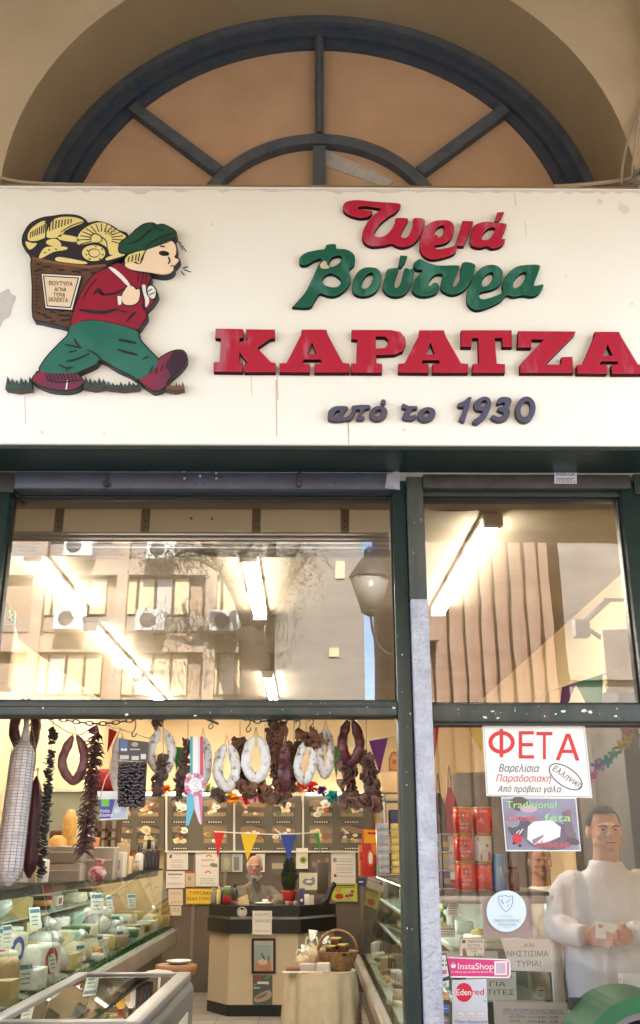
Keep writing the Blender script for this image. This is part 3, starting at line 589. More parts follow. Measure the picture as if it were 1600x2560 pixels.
fpart("shoe", [(1010,1480),(1060,1450),(1130,1400),(1150,1340),(1200,1300),(1260,1273),(1320,1268),(1352,1300),(1347,1350),(1300,1410),(1222,1480),(1202,1530),(1130,1562),(1080,1540)], M_shoe, .004, 3, [(10, [(1090,1430),(1110,1380)]), (9, [(1130,1440),(1145,1390)]), (9, [(1170,1420),(1185,1370)]), (9, [(1210,1400),(1220,1350)])],
      extra=[([(1260,1278),(1318,1273),(1346,1302),(1342,1348),(1296,1404),(1240,1450),(1225,1370)], mat("painted_toe", (.05, .02, .05), .42, noise=6), 3)])
M_tuft = mat("painted_tuft", (.035, .10, .09), .5, noise=12, col2=(.02, .03, .035)); M_tb = flat(.07, .04, .025)
def tuft(x0, x1, yb, yt, n, mt=M_tuft):
    pts = [(x0, yb)]
    for i in range(n):
        a = x0 + (x1 - x0) * i / n; pts += [(a + (x1 - x0) / n * .15, yb - (yb - yt) * .35), (a + (x1 - x0) / n * .5, yt + (i * 37 % 5) * 6)]
    pts += [(x1 - 4, yb - 40), (x1, yb), ((x0 + x1) / 2, yb + 14)]
    m = MB(); m.pcurve([Z3(pts)], YS - TF, TF - .002, mt, 0, 0, 0, M_tb); m.pstroke(Z3([(x0, yb), ((x0 + x1) / 2, yb + 10), (x1, yb)]), 4, YS - TF - .001, M_tb); return m.build("grass_tuft", fig)
tuft(38, 232, 1548, 1455, 6); tuft(605, 768, 1535, 1455, 5); tuft(772, 1012, 1540, 1490, 8); tuft(1200, 1338, 1550, 1492, 6, mat("painted_ochre_tuft", (.22, .10, .05), .5, noise=15, col2=(.04, .03, .03)))
m = MB()
for a, b in (((1330,668),(1368,660)), ((1335,680),(1388,698)), ((1315,692),(1342,722)), ((1265,458),(1320,490)), ((1300,480),(1330,540)), ((1320,500),(1355,550))): m.pstroke(Z3([a, b]), 2.6, YS - .002, M_line if a[1] > 600 else flat(.25, .14, .09))
m.build("drawn_strokes", fig)
# ================================================================ inside the shop: shell and lamps
FZ, CZ, YB, XW0, XW1 = .1, 3.3, 8.6, -2.5, 2.0
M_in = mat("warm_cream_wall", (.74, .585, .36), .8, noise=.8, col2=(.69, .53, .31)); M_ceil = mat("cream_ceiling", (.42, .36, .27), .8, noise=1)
M_tile = mat("floor_tiles", (.36, .33, .28), .35, noise=3, col2=(.3, .27, .23))
M_cab = mat("taupe_panelling", (.16, .125, .095), .5, noise=2, col2=(.13, .10, .075))
g = MB(); g.box((XW0, YG + .08, -.003), (XW1, YB, FZ), M_tile)
for i in range(1, 12): g.box((XW0 + i * .4, YG + .1, FZ), (XW0 + i * .4 + .006, YB, FZ + .0008), flat(.16, .14, .12))
for i in range(1, 22): g.box((XW0, YG + i * .4, FZ), (XW1, YG + i * .4 + .006, FZ + .0012), flat(.16, .14, .12))
g.build("floor", kind='structure')
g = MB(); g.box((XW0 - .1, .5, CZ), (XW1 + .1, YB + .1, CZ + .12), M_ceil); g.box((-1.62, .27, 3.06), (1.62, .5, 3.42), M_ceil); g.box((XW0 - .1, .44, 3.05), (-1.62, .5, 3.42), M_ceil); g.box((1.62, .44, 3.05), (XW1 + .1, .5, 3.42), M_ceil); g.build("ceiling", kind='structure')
g = MB(); g.box((XW0 - .1, YB, FZ), (XW1 + .1, YB + .1, CZ), M_in); g.build("back_wall", kind='structure')
g = MB(); g.box((XW0 - .1, .43, FZ), (XW0, YB, CZ), M_in); g.build("left_wall", kind='structure')
g = MB(); g.box((XW1, .43, FZ), (XW1 + .1, YB, CZ), M_in); g.box((1.62, .43, 0), (XW1, .5, CZ), M_in); g.build("right_wall", kind='structure')
# roller shutter housing just behind the top of the left pane
M_house = mat("grey_cream_sheet", (.66, .60, .48), .6, noise=2, col2=(.58, .52, .40)); M_alu = mat("aluminium_rail", (.62, .62, .64), .3, metal=.85)
hs = thing("shutter_housing", "pale sheet housing with brown straps and aluminium rail behind the left pane's top", "shutter housing", (-.4, .45, 2.85))
zh0, zh1 = P(500, 1331, .5).z, 3.06
M_tl = bpy.data.materials.new("translucent_sheet"); M_tl.use_nodes = True; n_ = M_tl.node_tree; a_ = n_.nodes.new("ShaderNodeBsdfTranslucent"); a_.inputs[0].default_value = (.52, .46, .36, 1); x_ = n_.nodes.new("ShaderNodeMixShader"); x_.inputs[0].default_value = .4
n_.nodes["Principled BSDF"].inputs["Base Color"].default_value = (.62, .56, .45, 1); n_.links.new(n_.nodes["Principled BSDF"].outputs[0], x_.inputs[1]); n_.links.new(a_.outputs[0], x_.inputs[2]); n_.links.new(x_.outputs[0], n_.nodes["Material Output"].inputs[0])
m = MB(); m.quad([(-1.35, .5, zh0), (.345, .5, zh0), (.345, .5, zh1), (-1.35, .5, zh1)], M_tl); m.build("panel", hs)
for x in (148, 364, 641, 862): m = MB(); p = P(x, 1290, .49); m.box((p.x - .019, .488, zh0 - .005), (p.x + .019, .4995, zh1), flat(.15, .09, .05)); m.ball((p.x, .487, zh0 + .05), .006, M_black, seg=8, rings=5); m.ball((p.x, .487, zh0 + .02), .006, M_black, seg=8, rings=5); m.build("strap", hs)
m = MB()
for k in range(5): z = zh0 - .001 - k * .02; m.rbox((-1.35, .488 + (k % 2) * .008, z - .017), (.345, .56, z), M_alu if k < 4 else flat(.28, .25, .2), .003)
m.build("rail", hs)
m = MB()
for x, y in ((478, 1266), (530, 1266), (478, 1296), (530, 1297)): p = P(x, y, .498); m.ball(p, (.007, .003, .007), flat(.1, .08, .06), seg=8, rings=5)
m.build("rivets", hs)
# fluorescent lamps
M_tubeL = mat("lit_tube", (1, .95, .85), .4, emit=(1, .91, .78, 10)); M_fix = flat(.75, .72, .66, .4); M_end = flat(.2, .18, .16, .4)
ZL = 3.245
def lamp(label, a, b, grp="ceiling tube lamps in the shop"):
    a, b = PZ(*a, ZL), PZ(*b, ZL); c = (a + b) / 2; d = (b - a); L = d.length; d.normalize(); n_ = Vector((-d.y, d.x, 0))
    t = thing("tube_lamp", label, "ceiling lamp", (c.x, c.y, CZ - .002), grp)
    m = MB(); q = [c + d * s * L / 2 + n_ * k * .052 for s, k in ((-1, -1), (1, -1), (1, 1), (-1, 1))]
    m.add([(v.x, v.y, CZ - .002) for v in q] + [(v.x, v.y, ZL + .025) for v in q], [(0, 1, 2, 3), (7, 6, 5, 4), (0, 4, 5, 1), (1, 5, 6, 2), (2, 6, 7, 3), (3, 7, 4, 0)], M_fix); m.build("housing", t)
    for k in (-1, 1):
        m = MB(); o = n_ * k * .028; m.tube([a + d * .04 + o, b - d * .04 + o], .013, M_tubeL, 8); m.build("tube", t)
    for e in (a, b):
        m = MB(); m.box((e.x - .05, e.y - .025, ZL - .02), (e.x + .05, e.y + .025, ZL + .03), M_end if e is b else M_fix, rz=atan2(d.y, d.x) - pi / 2); m.build("end_cap", t)
lamp("tube lamp nearest the left jamb, seen through the left pane", (82, 1395), (200, 1535))
lamp("tube lamp second in the left row, beyond the dark joint", (226, 1572), (340, 1690))
lamp("tube lamp third in the left row, half behind the transom", (347, 1700), (410, 1765))
lamp("tube lamp glowing upright beside the mirrored tree trunk", (622, 1395), (650, 1545))
lamp("short far tube lamp low behind the mirrored tree trunk", (670, 1690), (684, 1755))
lamp("tube lamp slanting across the right pane", (1232, 1308), (1095, 1535))
# ================================================================ across the street (seen mirrored in the panes)
def V(px, py, Yv):                      # a point met by the mirrored sight line, Yv metres behind the pane
    p = P(px, py, YG + Yv); return Vector((p.x, YG - Yv, p.z))
def vr(m, px0, py0, px1, py1, Yv, th, mt):
    """upright block facing the shop from two opposite corners in the mirror"""
    ym = min(max((py0 + py1) / 2, 1420), 1680); a, b = V(px0, py0, Yv), V(px1, py1, Yv); a.x = V(px0, ym, Yv).x; b.x = V(px1, ym, Yv).x; x0, x1 = sorted((a.x, b.x)); z0, z1 = sorted((a.z, b.z))
    m.box((x0, a.y - th, z0), (x1, a.y, z1), mt)
M_apt = mat("peach_render", (.46, .335, .235), .85, noise=.6, col2=(.41, .295, .205)); M_band = mat("pale_render", (.56, .43, .32), .85, noise=.6); M_spand = mat("grey_brown_render", (.42, .36, .30), .85, noise=1)
M_frm = flat(.10, .08, .06); M_blind = flat(.75, .60, .36); M_dgl = flat(.62, .56, .48, .3); M_ac = flat(.68, .66, .62)
YV = 12.6
apt = thing("apartment_building", "peach concrete apartment block across the street, mirrored in the left pane", "building", (-3, YG - YV, 0))
tl = V(-420, 1000, YV); br_ = V(700, 1750, YV)
m = MB(); m.box((tl.x, YG - YV - 8, 0), (br_.x, YG - YV, 11), M_apt); m.build("wall", apt)
m = MB()
for xc in (75, 290, 520): vr(m, xc - 14, 1000, xc + 14, 2600, YV - .22, .22, M_band)
m.build("pier", apt)
for ya, yb in ((1395, 1438), (1590, 1630)):
    m = MB(); vr(m, -300, ya, 700, yb, YV - .18, .18, M_band); m.build("floor_band", apt)
for row, (ya, yb, xs) in enumerate(((1250, 1356, ((90, 275), (305, 480), (535, 690))), (1440, 1540, ((84, 268), (300, 476), (508, 690))), (1628, 1740, ((72, 255), (290, 470), (500, 676))), (1880, 2040, ((60, 250), (285, 470), (500, 676))))):
    for x0, x1 in xs:
        m = MB()
        vr(m, x0, ya, x1, yb, YV - .05, .04, M_frm); f = m.build("window", apt)
        n = 4; w_ = (x1 - x0) / n
        m = MB()
        for i in range(n): vr(m, x0 + i * w_ + 5, ya + 8, x0 + (i + 1) * w_ - 3, yb - 4, YV - .07, .02, M_blind if (i + row) % 3 else M_dgl)
        m.build("pane", f)
    m = MB(); vr(m, -300, yb + 2, 690, yb + 40, YV - .03, .02, M_spand); m.build("spandrel", apt)
for x, y in ((170, 1545), (375, 1550), (190, 1362), (400, 1370), (560, 1550)):
    t = thing("air_conditioner", "white air conditioner box %s of the mirrored apartment block" % {170: "under the leftmost middle window", 375: "under the centre middle window", 190: "under the upper left window", 400: "under the upper centre window", 560: "beside the tree trunk"}[x], "air conditioner", tuple(V(x, y + 26, YV - .5)), "air conditioners on the apartment block")
    m = MB(); vr(m, x - 36, y - 26, x + 36, y + 26, YV - .5, .3, M_ac); m.build("casing", t)
    c = V(x - 6, y, YV - .51); m = MB(); m.ball(c, (.13, .012, .13), flat(.16, .14, .12)); m.build("fan", t)
# grey block and the brick-brown block
gb = thing("grey_building", "smooth grey office block next to the apartment block, mirrored beside the lantern", "building", (2, -11, 0))
M_gb = mat("grey_render", (.29, .26, .225), .85, noise=.7, col2=(.25, .225, .195))
m = MB(); a, b = V(690, 1400, YV - 1), V(912, 1700, YV - 1); m.box((a.x, a.y - 9, 0), (b.x, a.y, V(800, 1325, YV - 1).z + .8), M_gb); m.build("wall", gb)
for k, (x, y) in enumerate(((850, 1425), (835, 1630))):
    m = MB(); vr(m, x - 12, y - 22 * (1 - k * .5), x + 12, y + 22 * (1 - k * .5), YV - 1.03, .02, M_blind); m.build("window", gb)
bb = thing("brown_building", "brown ribbed block catching the light, mirrored in the right pane", "building", (4, -13, 0))
M_bb = mat("brown_ribbed_render", (.34, .22, .155), .85, noise=1.2, col2=(.28, .175, .12), stretch=(1, 1, .25)); M_bl = mat("tan_render", (.37, .25, .18), .85, noise=2)
m = MB(); a, b = V(1000, 1400, YV + 1), V(1395, 1700, YV + 1); m.box((a.x, a.y - 8, 0), (b.x, a.y, 13), M_bb)
m.build("wall", bb)
m = MB()
for i in range(10): x = 1010 + i * 40; vr(m, x, 1150, x + 9 + (i % 3) * 4, 2300, YV + .85, .15, M_bl)
m.build("rib", bb)
m = MB(); vr(m, 985, 1250, 1090, 1600, YV + .6, .2, M_bl); m.build("stair_tower", bb)
wb = thing("white_building", "pale plain block beyond the brown one, mirrored at the right pane's edge", "building", (6, -14, 0))
m = MB(); a, b = V(1398, 1400, YV + 1.5), V(2300, 1700, YV + 1.5); m.box((a.x, a.y - 8, 0), (b.x, a.y, 12), mat("pale_grey_render", (.30, .275, .24), .85, noise=1)); m.build("wall", wb)
for z in (4.6, 7.4): m = MB(); m.box((a.x, a.y, z), (b.x, a.y + .12, z + .12), M_gb); m.build("string_course", wb)
# street tree
tr = thing("street_tree", "forked street tree with feathery leaves, mirrored before the apartment block", "tree", tuple(V(640, 1900, 9)) [:2] + (0,))
YT = 11.3; M_bark = mat("bark", (.085, .06, .045), .9, noise=14, bump=(25, .6, .02)); M_leaf = mat("leaf_green", (.13, .12, .06), .7, noise=3, col2=(.20, .17, .10))
m = MB(); q = lambda x, y, dy=0: tuple(V(x, y, YT + dy))
bp = V(640, 1900, YT); base = (bp.x, bp.y, 0)
m.tube([base, q(640, 1760), q(632, 1620), q(625, 1570)], [.3, .25, .22, .22], M_bark, 8); m.build("trunk", tr)
random.seed(3)
for L, r0 in zip(([(628, 1575), (600, 1500), (560, 1430), (520, 1370), (480, 1320)], [(632, 1575), (680, 1500), (730, 1440), (770, 1390)], [(600, 1500), (615, 1440), (600, 1380)], [(560, 1430), (500, 1400), (440, 1390)], [(725, 1445), (735, 1390), (760, 1340)], [(575, 1455), (600, 1400), (640, 1350)], [(530, 1385), (470, 1375), (430, 1395)]), (.15, .14, .09, .06, .06, .08, .06)):
    m = MB(); m.tube(smooth_loop([q(x, y, .2 * sin(x)) for x, y in L], 3, False), [r0 - r0 * .8 * i / (3 * (len(L) - 1)) for i in range(3 * (len(L) - 1) + 1)], M_bark, 6); m.build("limb", tr)
m = MB()
for cx, cy, rx, ry, n in ((430, 1400, 95, 40, 700), (560, 1375, 120, 45, 900), (730, 1400, 90, 80, 800), (430, 1560, 90, 50, 220), (540, 1610, 120, 70, 160), (690, 1480, 50, 40, 160), (330, 1640, 80, 60, 120)):
    for i in range(n):
        u = random.gauss(0, .5); v = random.gauss(0, .5); c = Vector(q(cx + rx * u, cy + ry * v, random.uniform(-.8, .5)))
        d = Vector((random.uniform(-.6, .6), random.uniform(-1, 1), random.uniform(-1, .1))).normalized(); s_ = d.orthogonal().normalized(); L = random.uniform(.06, .13); w_ = random.uniform(.007, .015)
        m.add([c, c + d * L * .5 + s_ * w_, c + d * L, c + d * L * .5 - s_ * w_], [(0, 1, 2, 3)], M_leaf)
m.build("crown", tr)
# street lantern
YLn = 9.5; t = thing("street_lantern", "old hexagonal street lantern on a curled bracket, mirrored at the left pane's edge", "street lamp", tuple(V(925, 1520, YLn)))
M_iron = flat(.03, .028, .028, .5); c = V(925, 1460, YLn); k = .0021
m = MB(); m.lathe([(.30, .0), (.285, .045), (.12, .3), (.075, .33), (.075, .42), (.022, .48)], (c.x, c.y, c.z + .075), M_iron, 6); m.build("hood", t)
m = MB(); m.lathe([(.13, -.40), (.28, .075)], (c.x, c.y, c.z), mat("lantern_glass", (.34, .31, .26), .3, noise=2), 6); m.build("lantern_glass", t)
m = MB(); m.tube(smooth_loop([(c.x, c.y, c.z - .42), (c.x + .03, c.y, c.z - .68), (c.x + .12, c.y, c.z - .9), (c.x + .3, c.y, c.z - 1.02), (c.x + .7, c.y - .1, c.z - 1.05)], 4, False), .02, M_iron, 6); m.tube([(c.x + .7, c.y - .1, 0), (c.x + .7, c.y - .1, c.z - .9)], .06, M_iron, 8); m.lathe([(.06, -.46), (.15, -.40)], c, M_iron, 8); m.build("bracket", t)
# ================================================================ furniture and walls of the shop
def prism(m, foot, z0, z1, mt):
    n = len(foot); vs = [(x, y, z0) for x, y in foot] + [(x, y, z1) for x, y in foot]
    return m.add(vs, [tuple(range(n - 1, -1, -1)), tuple(range(n, 2 * n))] + [(i, (i + 1) % n, (i + 1) % n + n, i + n) for i in range(n)], mt)
MB.prism = prism
INK = flat(.05, .05, .06); INKG = flat(.25, .24, .24); INKB = flat(.05, .07, .30)
M_paper = mat("white_paper", (.74, .70, .64), .6); M_paperw = mat("bright_paper", (.80, .80, .78), .5); M_paperc = mat("cream_paper", (.66, .55, .42), .6)
def paper(name, label, cat, q, Y, mt, items=(), th=.0012, group=None, border=None):
    """a flat printed sheet standing at Y; everything on it is printed on its front"""
    q = rect(*q) if isinstance(q[0], (int, float)) else q
    m = MB(); m.pslab(q, Y, th, mt); y = Y - .0006
    if border: m.pstroke([(a + (sum(p[0] for p in q) / 4 - a) * border[0], b + (sum(p[1] for p in q) / 4 - b) * border[0]) for a, b in q], border[1], y, border[2], True)
    for i, it in enumerate(items):
        yy = y - .00006 * (i + 1)
        if it[0] == 't': m.ptext(it[1], it[2], it[3], it[4], yy, it[5], **(it[6] if len(it) > 6 else {}))
        elif it[0] == 'l': m.ppoly(rect(it[1], it[2], it[3], it[2] + it[4]), yy, it[5])
        elif it[0] == 'p': m.ppoly(it[1], yy, it[2])
        elif it[0] == 's': m.pstroke(it[1], it[2], yy, it[3], len(it) > 4)
    return m.build(name, None, label, cat, group)
def lines(x0, x1, ys, mt=INKG, th=1.2): return [('l', x0 + random.uniform(0, 4), y, x1 - random.uniform(0, 8), th, mt) for y in ys]

# panelling below the menu boards
pn = thing("wall_panelling", "taupe panelled wall lining beneath the cheese picture boards", "panelling", (-.2, 8.5, FZ))
zt = P(600, 2131, 8.5).z
m = MB(); m.box((-1.75, 8.5, FZ + .1), (1.95, 8.598, zt), M_cab); m.build("panel", pn)
for px in (482, 560, 648, 825, 906): m = MB(); x = P(px, 2300, 8.5).x; m.box((x - .018, 8.485, FZ + .1), (x + .018, 8.501, zt), mat("taupe_trim", (.22, .18, .14), .5)); m.build("trim", pn)
m = MB(); m.box((-1.75, 8.48, FZ + .002), (1.95, 8.598, FZ + .1), flat(.14, .11, .085)); m.build("skirting", pn)
m = MB(); m.box((P(413, 2131, 8.46).x, 8.46, zt), (P(905, 2131, 8.46).x, 8.5, zt + .018), flat(.8, .78, .7)); m.build("ledge", pn)

# cheese picture boards
M_board = mat("olive_menu_board", (.125, .108, .078), .45); M_strip = flat(.75, .72, .64, .4)
M_phot = [flat(.16, .10, .06), flat(.10, .085, .065), flat(.22, .15, .09), flat(.07, .06, .05)]
M_ch = [flat(.80, .74, .52), flat(.82, .78, .66), flat(.78, .66, .36), flat(.80, .80, .76), flat(.62, .40, .20)]
random.seed(11)
pr = {0: "whole white cheeses", 1: "round pale cheeses", 2: "white balls and sliced cheese", 3: "grilled and sliced cheese"}
for bi, (x0, x1, cols) in enumerate(((262, 411, ((282, 330), (342, 398))), (415, 582, ((431, 470), (508, 567)))  , (585, 753, ((602, 662), (680, 737))), (757, 930, ((773, 832), (850, 908))))):
    t = thing("menu_board", ("olive picture board of cheeses behind the bag of olives", "olive picture board of cheeses behind the rosette tails", "olive picture board of cheeses behind the yellow pennant", "olive picture board of cheeses behind the green pennant, nearest the snack rack")[bi], "picture board", tuple(P((x0 + x1) / 2, 2128, 8.5)), "cheese picture boards on the back wall")
    m = MB(); m.pslab(rect(x0, 1990, x1, 2127), 8.5, .04, M_board); m.build("panel", t)
    m = MB(); m.pslab(rect(x0 - 1.5, 1984, x0 + 3, 2127), 8.485, .03, M_strip); m.build("edge_strip", t)
    m = MB(); m.pslab(rect(x0 + 8, 1982, x1 - 22, 1988), 8.44, .05, mat("lit_strip", (.9, .88, .8), .4, emit=(1, .93, .8, 1.0))); m.build("strip_light", t)
    for r, (ya, yb) in enumerate(((1999, 2043), (2064, 2109))):
        for ci, (a, b) in enumerate(cols):
            m = MB(); m.pslab(rect(a, ya, b, yb), 8.494, .004, random.choice(M_phot)); k = 8.4935
            for q, cc_ in (([(a, ya + 3), (a + (b - a) * .4, ya), (b, ya + 10), (b, ya + 20), (a, ya + 16)], flat(.28, .19, .11)), (rect(a + 3, yb - 12, b - 2, yb - 2), flat(.34, .25, .15))): k -= .0003; m.ppoly(q, k, cc_)
            for j in range(random.choice((6, 7, 9))):
                cx, cy = random.uniform(a + 8, b - 8), random.uniform(ya + 9, yb - 5); rr = random.uniform(4, 13 if j < 4 else 7); k -= .0003; rr = min(rr, cx - a, b - cx); ry = min(rr * random.uniform(.5, .95), yb - cy, cy - ya)
                if random.random() < .5: sh = ell(cx, cy, rr, ry, 0, 14)
                else: sh = [(cx - rr, cy - ry * .3), (cx + rr * .3, cy - ry), (cx + rr, cy - ry * .2), (cx + rr, cy + ry * .7), (cx - rr * .6, cy + ry)]
                c_ = random.choice(M_ch) if j < 5 else random.choice([flat(.12, .2, .04), flat(.45, .10, .04), flat(.5, .3, .08), flat(.2, .12, .05)])
                m.ppoly(sh, k, c_)
                if j < 4: k -= .0003; m.ppoly([(x * .45 + cx * .55 + rr * .15, y * .45 + cy * .55 + ry * .2) for x, y in sh], k, flat(.58, .48, .30))
            if r and ci == 1 and bi != 1: m.pstroke([(a + 6, ya + 8), (a + 22, ya + 20)], 3, k - .0003, M_white)
            m.build("cheese_photograph", t)
            m = MB(); c = (a + b) / 2; m.pslab(rect(c - 20, yb + 9, c + 20, yb + 15), 8.494, .004, M_black)
            for j in range(6): m.ppoly(rect(c - 17 + j * 6, yb + 10.5, c - 13 + j * 6, yb + 13.5), 8.4935, flat(.7, .68, .6))
            m.build("caption", t)
# notices on the panelling
YN = 8.478
paper("notice", "white notice with small print, top left of the sheets by the left case", "notice", (417, 2131, 470, 2174), YN, M_paper, lines(424, 464, (2150, 2155, 2162, 2167)) + [('p', [(424, 2138), (430, 2136), (429, 2145), (424, 2146)], INK)])
paper("notice", "white notice lettered ΔΟΜΟΚΟΥ below the small print sheet", "notice", (415, 2178, 462, 2220), YN, M_paper, [('t', "ΔΟΜΟΚΟΥ", 438, 2213, 7, INKG, dict(w=40, align='c')), ('l', 420, 2184, 456, 4, INKG), ('l', 424, 2194, 450, 1.5, flat(.5, .3, .2))])
paper("notice", "tall white notice with orange emblems hanging left of the red pennant", "notice", (489, 2130, 547, 2216), YN, M_paper, lines(500, 540, (2148, 2151, 2164, 2196, 2200)) + [('s', smooth_loop([(515, 2143), (520, 2138), (527, 2140), (528, 2144)], 3, False), 3, flat(.6, .2, .05)), ('s', smooth_loop([(513, 2183), (519, 2178), (525, 2180), (526, 2184)], 3, False), 3, flat(.6, .2, .05)), ('t', "ΑΡΓΟΥΣΛΙ", 518, 2211, 6, INKG, dict(w=38, align='c')), ('p', [(524, 2160), (532, 2157), (543, 2160), (544, 2168), (530, 2168)], INKG)])
paper("notice", "small beige card with red top edge beside the tall notice", "notice", (463, 2178, 487, 2217), YN - .003, flat(.55, .42, .27), [('l', 463, 2178, 487, 5, flat(.45, .08, .06)), ('p', ell(474, 2196, 5, 6, n=10), flat(.35, .28, .12))])
paper("notice", "yellow sign ΤΥΡΟΜΑΓΙ on the taupe wall left of the till", "sign", (465, 2221, 562, 2261), YN - .004, flat(.80, .52, .04), [('t', "ΤΥΡΟΜΑΓΙ", 472, 2237, 8.5, INK, dict(w=70, bold=.02)), ('t', "ΕΙΔΗ ΤΥΡΟΚΟΥ", 469, 2251, 8, INK, dict(w=80, bold=.02))], border=(.06, 2, flat(.5, .28, .02)))
paper("notice", "beige handwritten sheet ΑΛΛΟΣ low beside the yellow sign", "notice", (421, 2223, 457, 2263), YN, M_paperc, [('t', "ΑΛΛΟΣ", 425, 2236, 5.5, INKG, dict(w=27)), ('t', "V", 434, 2247, 5, INKG), ('t', "ΕΤΟ", 429, 2258, 5.5, INKG, dict(w=22))])
paper("notice", "lowest small beige sheet under the handwritten one", "notice", (425, 2265, 453, 2289), YN, M_paperc, [('t', "ΤΕΔ", 429, 2279, 8, INKG, dict(w=20))])
paper("notice", "white typed letter with a red emblem behind the till screen", "notice", (828, 2130, 889, 2208), YN, M_paper, lines(838, 884, (2147, 2153, 2161, 2169, 2174, 2181, 2190)) + [('p', ell(838, 2189, 4, 4, n=10), flat(.4, .03, .03)), ('p', ell(837, 2150, 5, 6, n=10), INKG)])
paper("poster", "yellow green fruit poster under the typed letter at the right", "poster", (830, 2208, 893, 2254), YN - .002, flat(.48, .52, .06), [('l', 840, 2212, 886, 3, INK), ('l', 838, 2217, 888, 1.6, INK), ('l', 846, 2250, 884, 1.2, INKG)] + [('p', ell(x, y, r, r * .7, n=10), c) for x, y, r, c in ((848, 2241, 11, flat(.50, .05, .02)), (846, 2224, 9, flat(.45, .35, .03)), (872, 2226, 7, flat(.6, .45, .4)), (868, 2240, 6, flat(.25, .05, .03)), (878, 2238, 6, flat(.3, .06, .04)), (873, 2246, 6, flat(.5, .3, .25)), (881, 2229, 5, flat(.3, .05, .05)))])
paper("notice", "white card with a round yellow green emblem right of the blue pennant", "notice", (740, 2120, 770, 2172), YN - .01, M_paper, [('p', ell(758, 2150, 9, 9, n=16), flat(.35, .40, .04)), ('p', ell(758, 2150, 5, 5, n=12), flat(.1, .16, .03))])
paper("notice", "small blue sheet at the right end of the panelling", "notice", (892, 2196, 914, 2216), YN, flat(.03, .04, .16), [('l', 897, 2203, 908, 3, M_paper)])
paper("picture", "framed greenish picture behind the old man's shoulder, next the tall notice", "picture", (553, 2135, 579, 2180), YN, flat(.30, .30, .18), [('p', ell(566, 2158, 8, 16, n=10), flat(.40, .38, .22))], border=(.08, 2, M_grey))
paper("picture", "pale blue framed picture just left of the old man's head", "picture", (581, 2135, 606, 2180), YN, flat(.42, .45, .48), [('p', rect(584, 2142, 598, 2176), flat(.2, .21, .17))], border=(.08, 2, M_paper))
paper("picture", "pale page of print right of the old man's head", "picture", (640, 2135, 662, 2180), YN, M_paper, lines(642, 660, range(2140, 2176, 5)))
paper("picture", "dark group photograph on the wall right of the white emblem card", "picture", (775, 2133, 826, 2180), YN, flat(.16, .11, .09), [('p', ell(x, y, 5, 7, n=8), flat(.30, .2, .16)) for x, y in ((785, 2160), (797, 2155), (809, 2162), (818, 2150))])
paper("picture", "dark group photograph on the wall behind the conifer", "picture", (676, 2150, 738, 2190), YN, flat(.14, .12, .10), [('p', rect(680, 2158, 708, 2172), flat(.42, .34, .24)), ('p', rect(712, 2158, 724, 2170), flat(.45, .38, .3))])

# the till counter
M_ctop = mat("black_laminate", (.012, .012, .012), .35); M_cbody = mat("cream_laminate", (.62, .50, .34), .5, noise=1.5, col2=(.57, .46, .31))
YK = 6.8
def kx(px, Y=YK): return P(px, 2400, Y).x
foot = [(kx(522, 7.15), 7.15), (kx(572), YK), (kx(745), YK), (kx(836, 7.25), 7.25), (kx(836, 7.25), 8.0), (kx(522, 7.15), 8.0)]
cc = (sum(p[0] for p in foot) / 6, sum(p[1] for p in foot) / 6)
grow = lambda k: [(x + (k if x > cc[0] else -k) * .8, y - (k if y < cc[1] else -k)) for x, y in foot]
zk = lambda py: P(660, py, YK).z
ct = thing("till_counter", "cream till counter with chamfered corners and double black band in the shop's middle", "counter", (cc[0], cc[1], FZ))
m = MB(); m.prism(foot, FZ + .1, zk(2333), M_cbody); m.build("body", ct)
m = MB(); m.prism(grow(.03), zk(2333), zk(2298), M_ctop); m.build("lower_band", ct)
m = MB(); m.prism(grow(-.005), zk(2298), zk(2291), M_paper); m.build("white_strip", ct)
m = MB(); m.prism(grow(.02), zk(2291), zk(2264), M_ctop); m.build("worktop", ct)
m = MB(); m.prism(grow(.004), FZ + .001, FZ + .1, M_ctop); m.build("plinth", ct)
ZK = zk(2264)
fp = thing("framed_poster", "dark framed blue poster of a food bowl on the till counter's front", "poster", tuple(P(659, 2434, YK - .02)))
m = MB(); m.pslab(rect(629, 2346, 689, 2434), YK - .018, .017, flat(.03, .012, .01, .4)); m.build("frame", fp)
m = MB(); m.pslab(rect(635, 2352, 683, 2428), YK - .0195, .001, flat(.30, .37, .36)); k = YK - .0202
for q, c in ((rect(635, 2352, 683, 2362), flat(.46, .40, .38)), ([(637, 2428), (637, 2412), (648, 2400), (660, 2396), (672, 2402), (681, 2410), (681, 2428)], flat(.46, .24, .12)), (ell(657, 2405, 12, 8, n=12), flat(.66, .46, .30)), ([(652, 2385), (655, 2382), (664, 2398), (660, 2400)], flat(.08, .16, .05)), ([(669, 2392), (671, 2388), (674, 2402), (670, 2402)], flat(.06, .14, .05)), (rect(678, 2356, 682, 2426), flat(.50, .40, .34))): m.ppoly(q, k, c); k -= .0002
m.build("picture", fp)
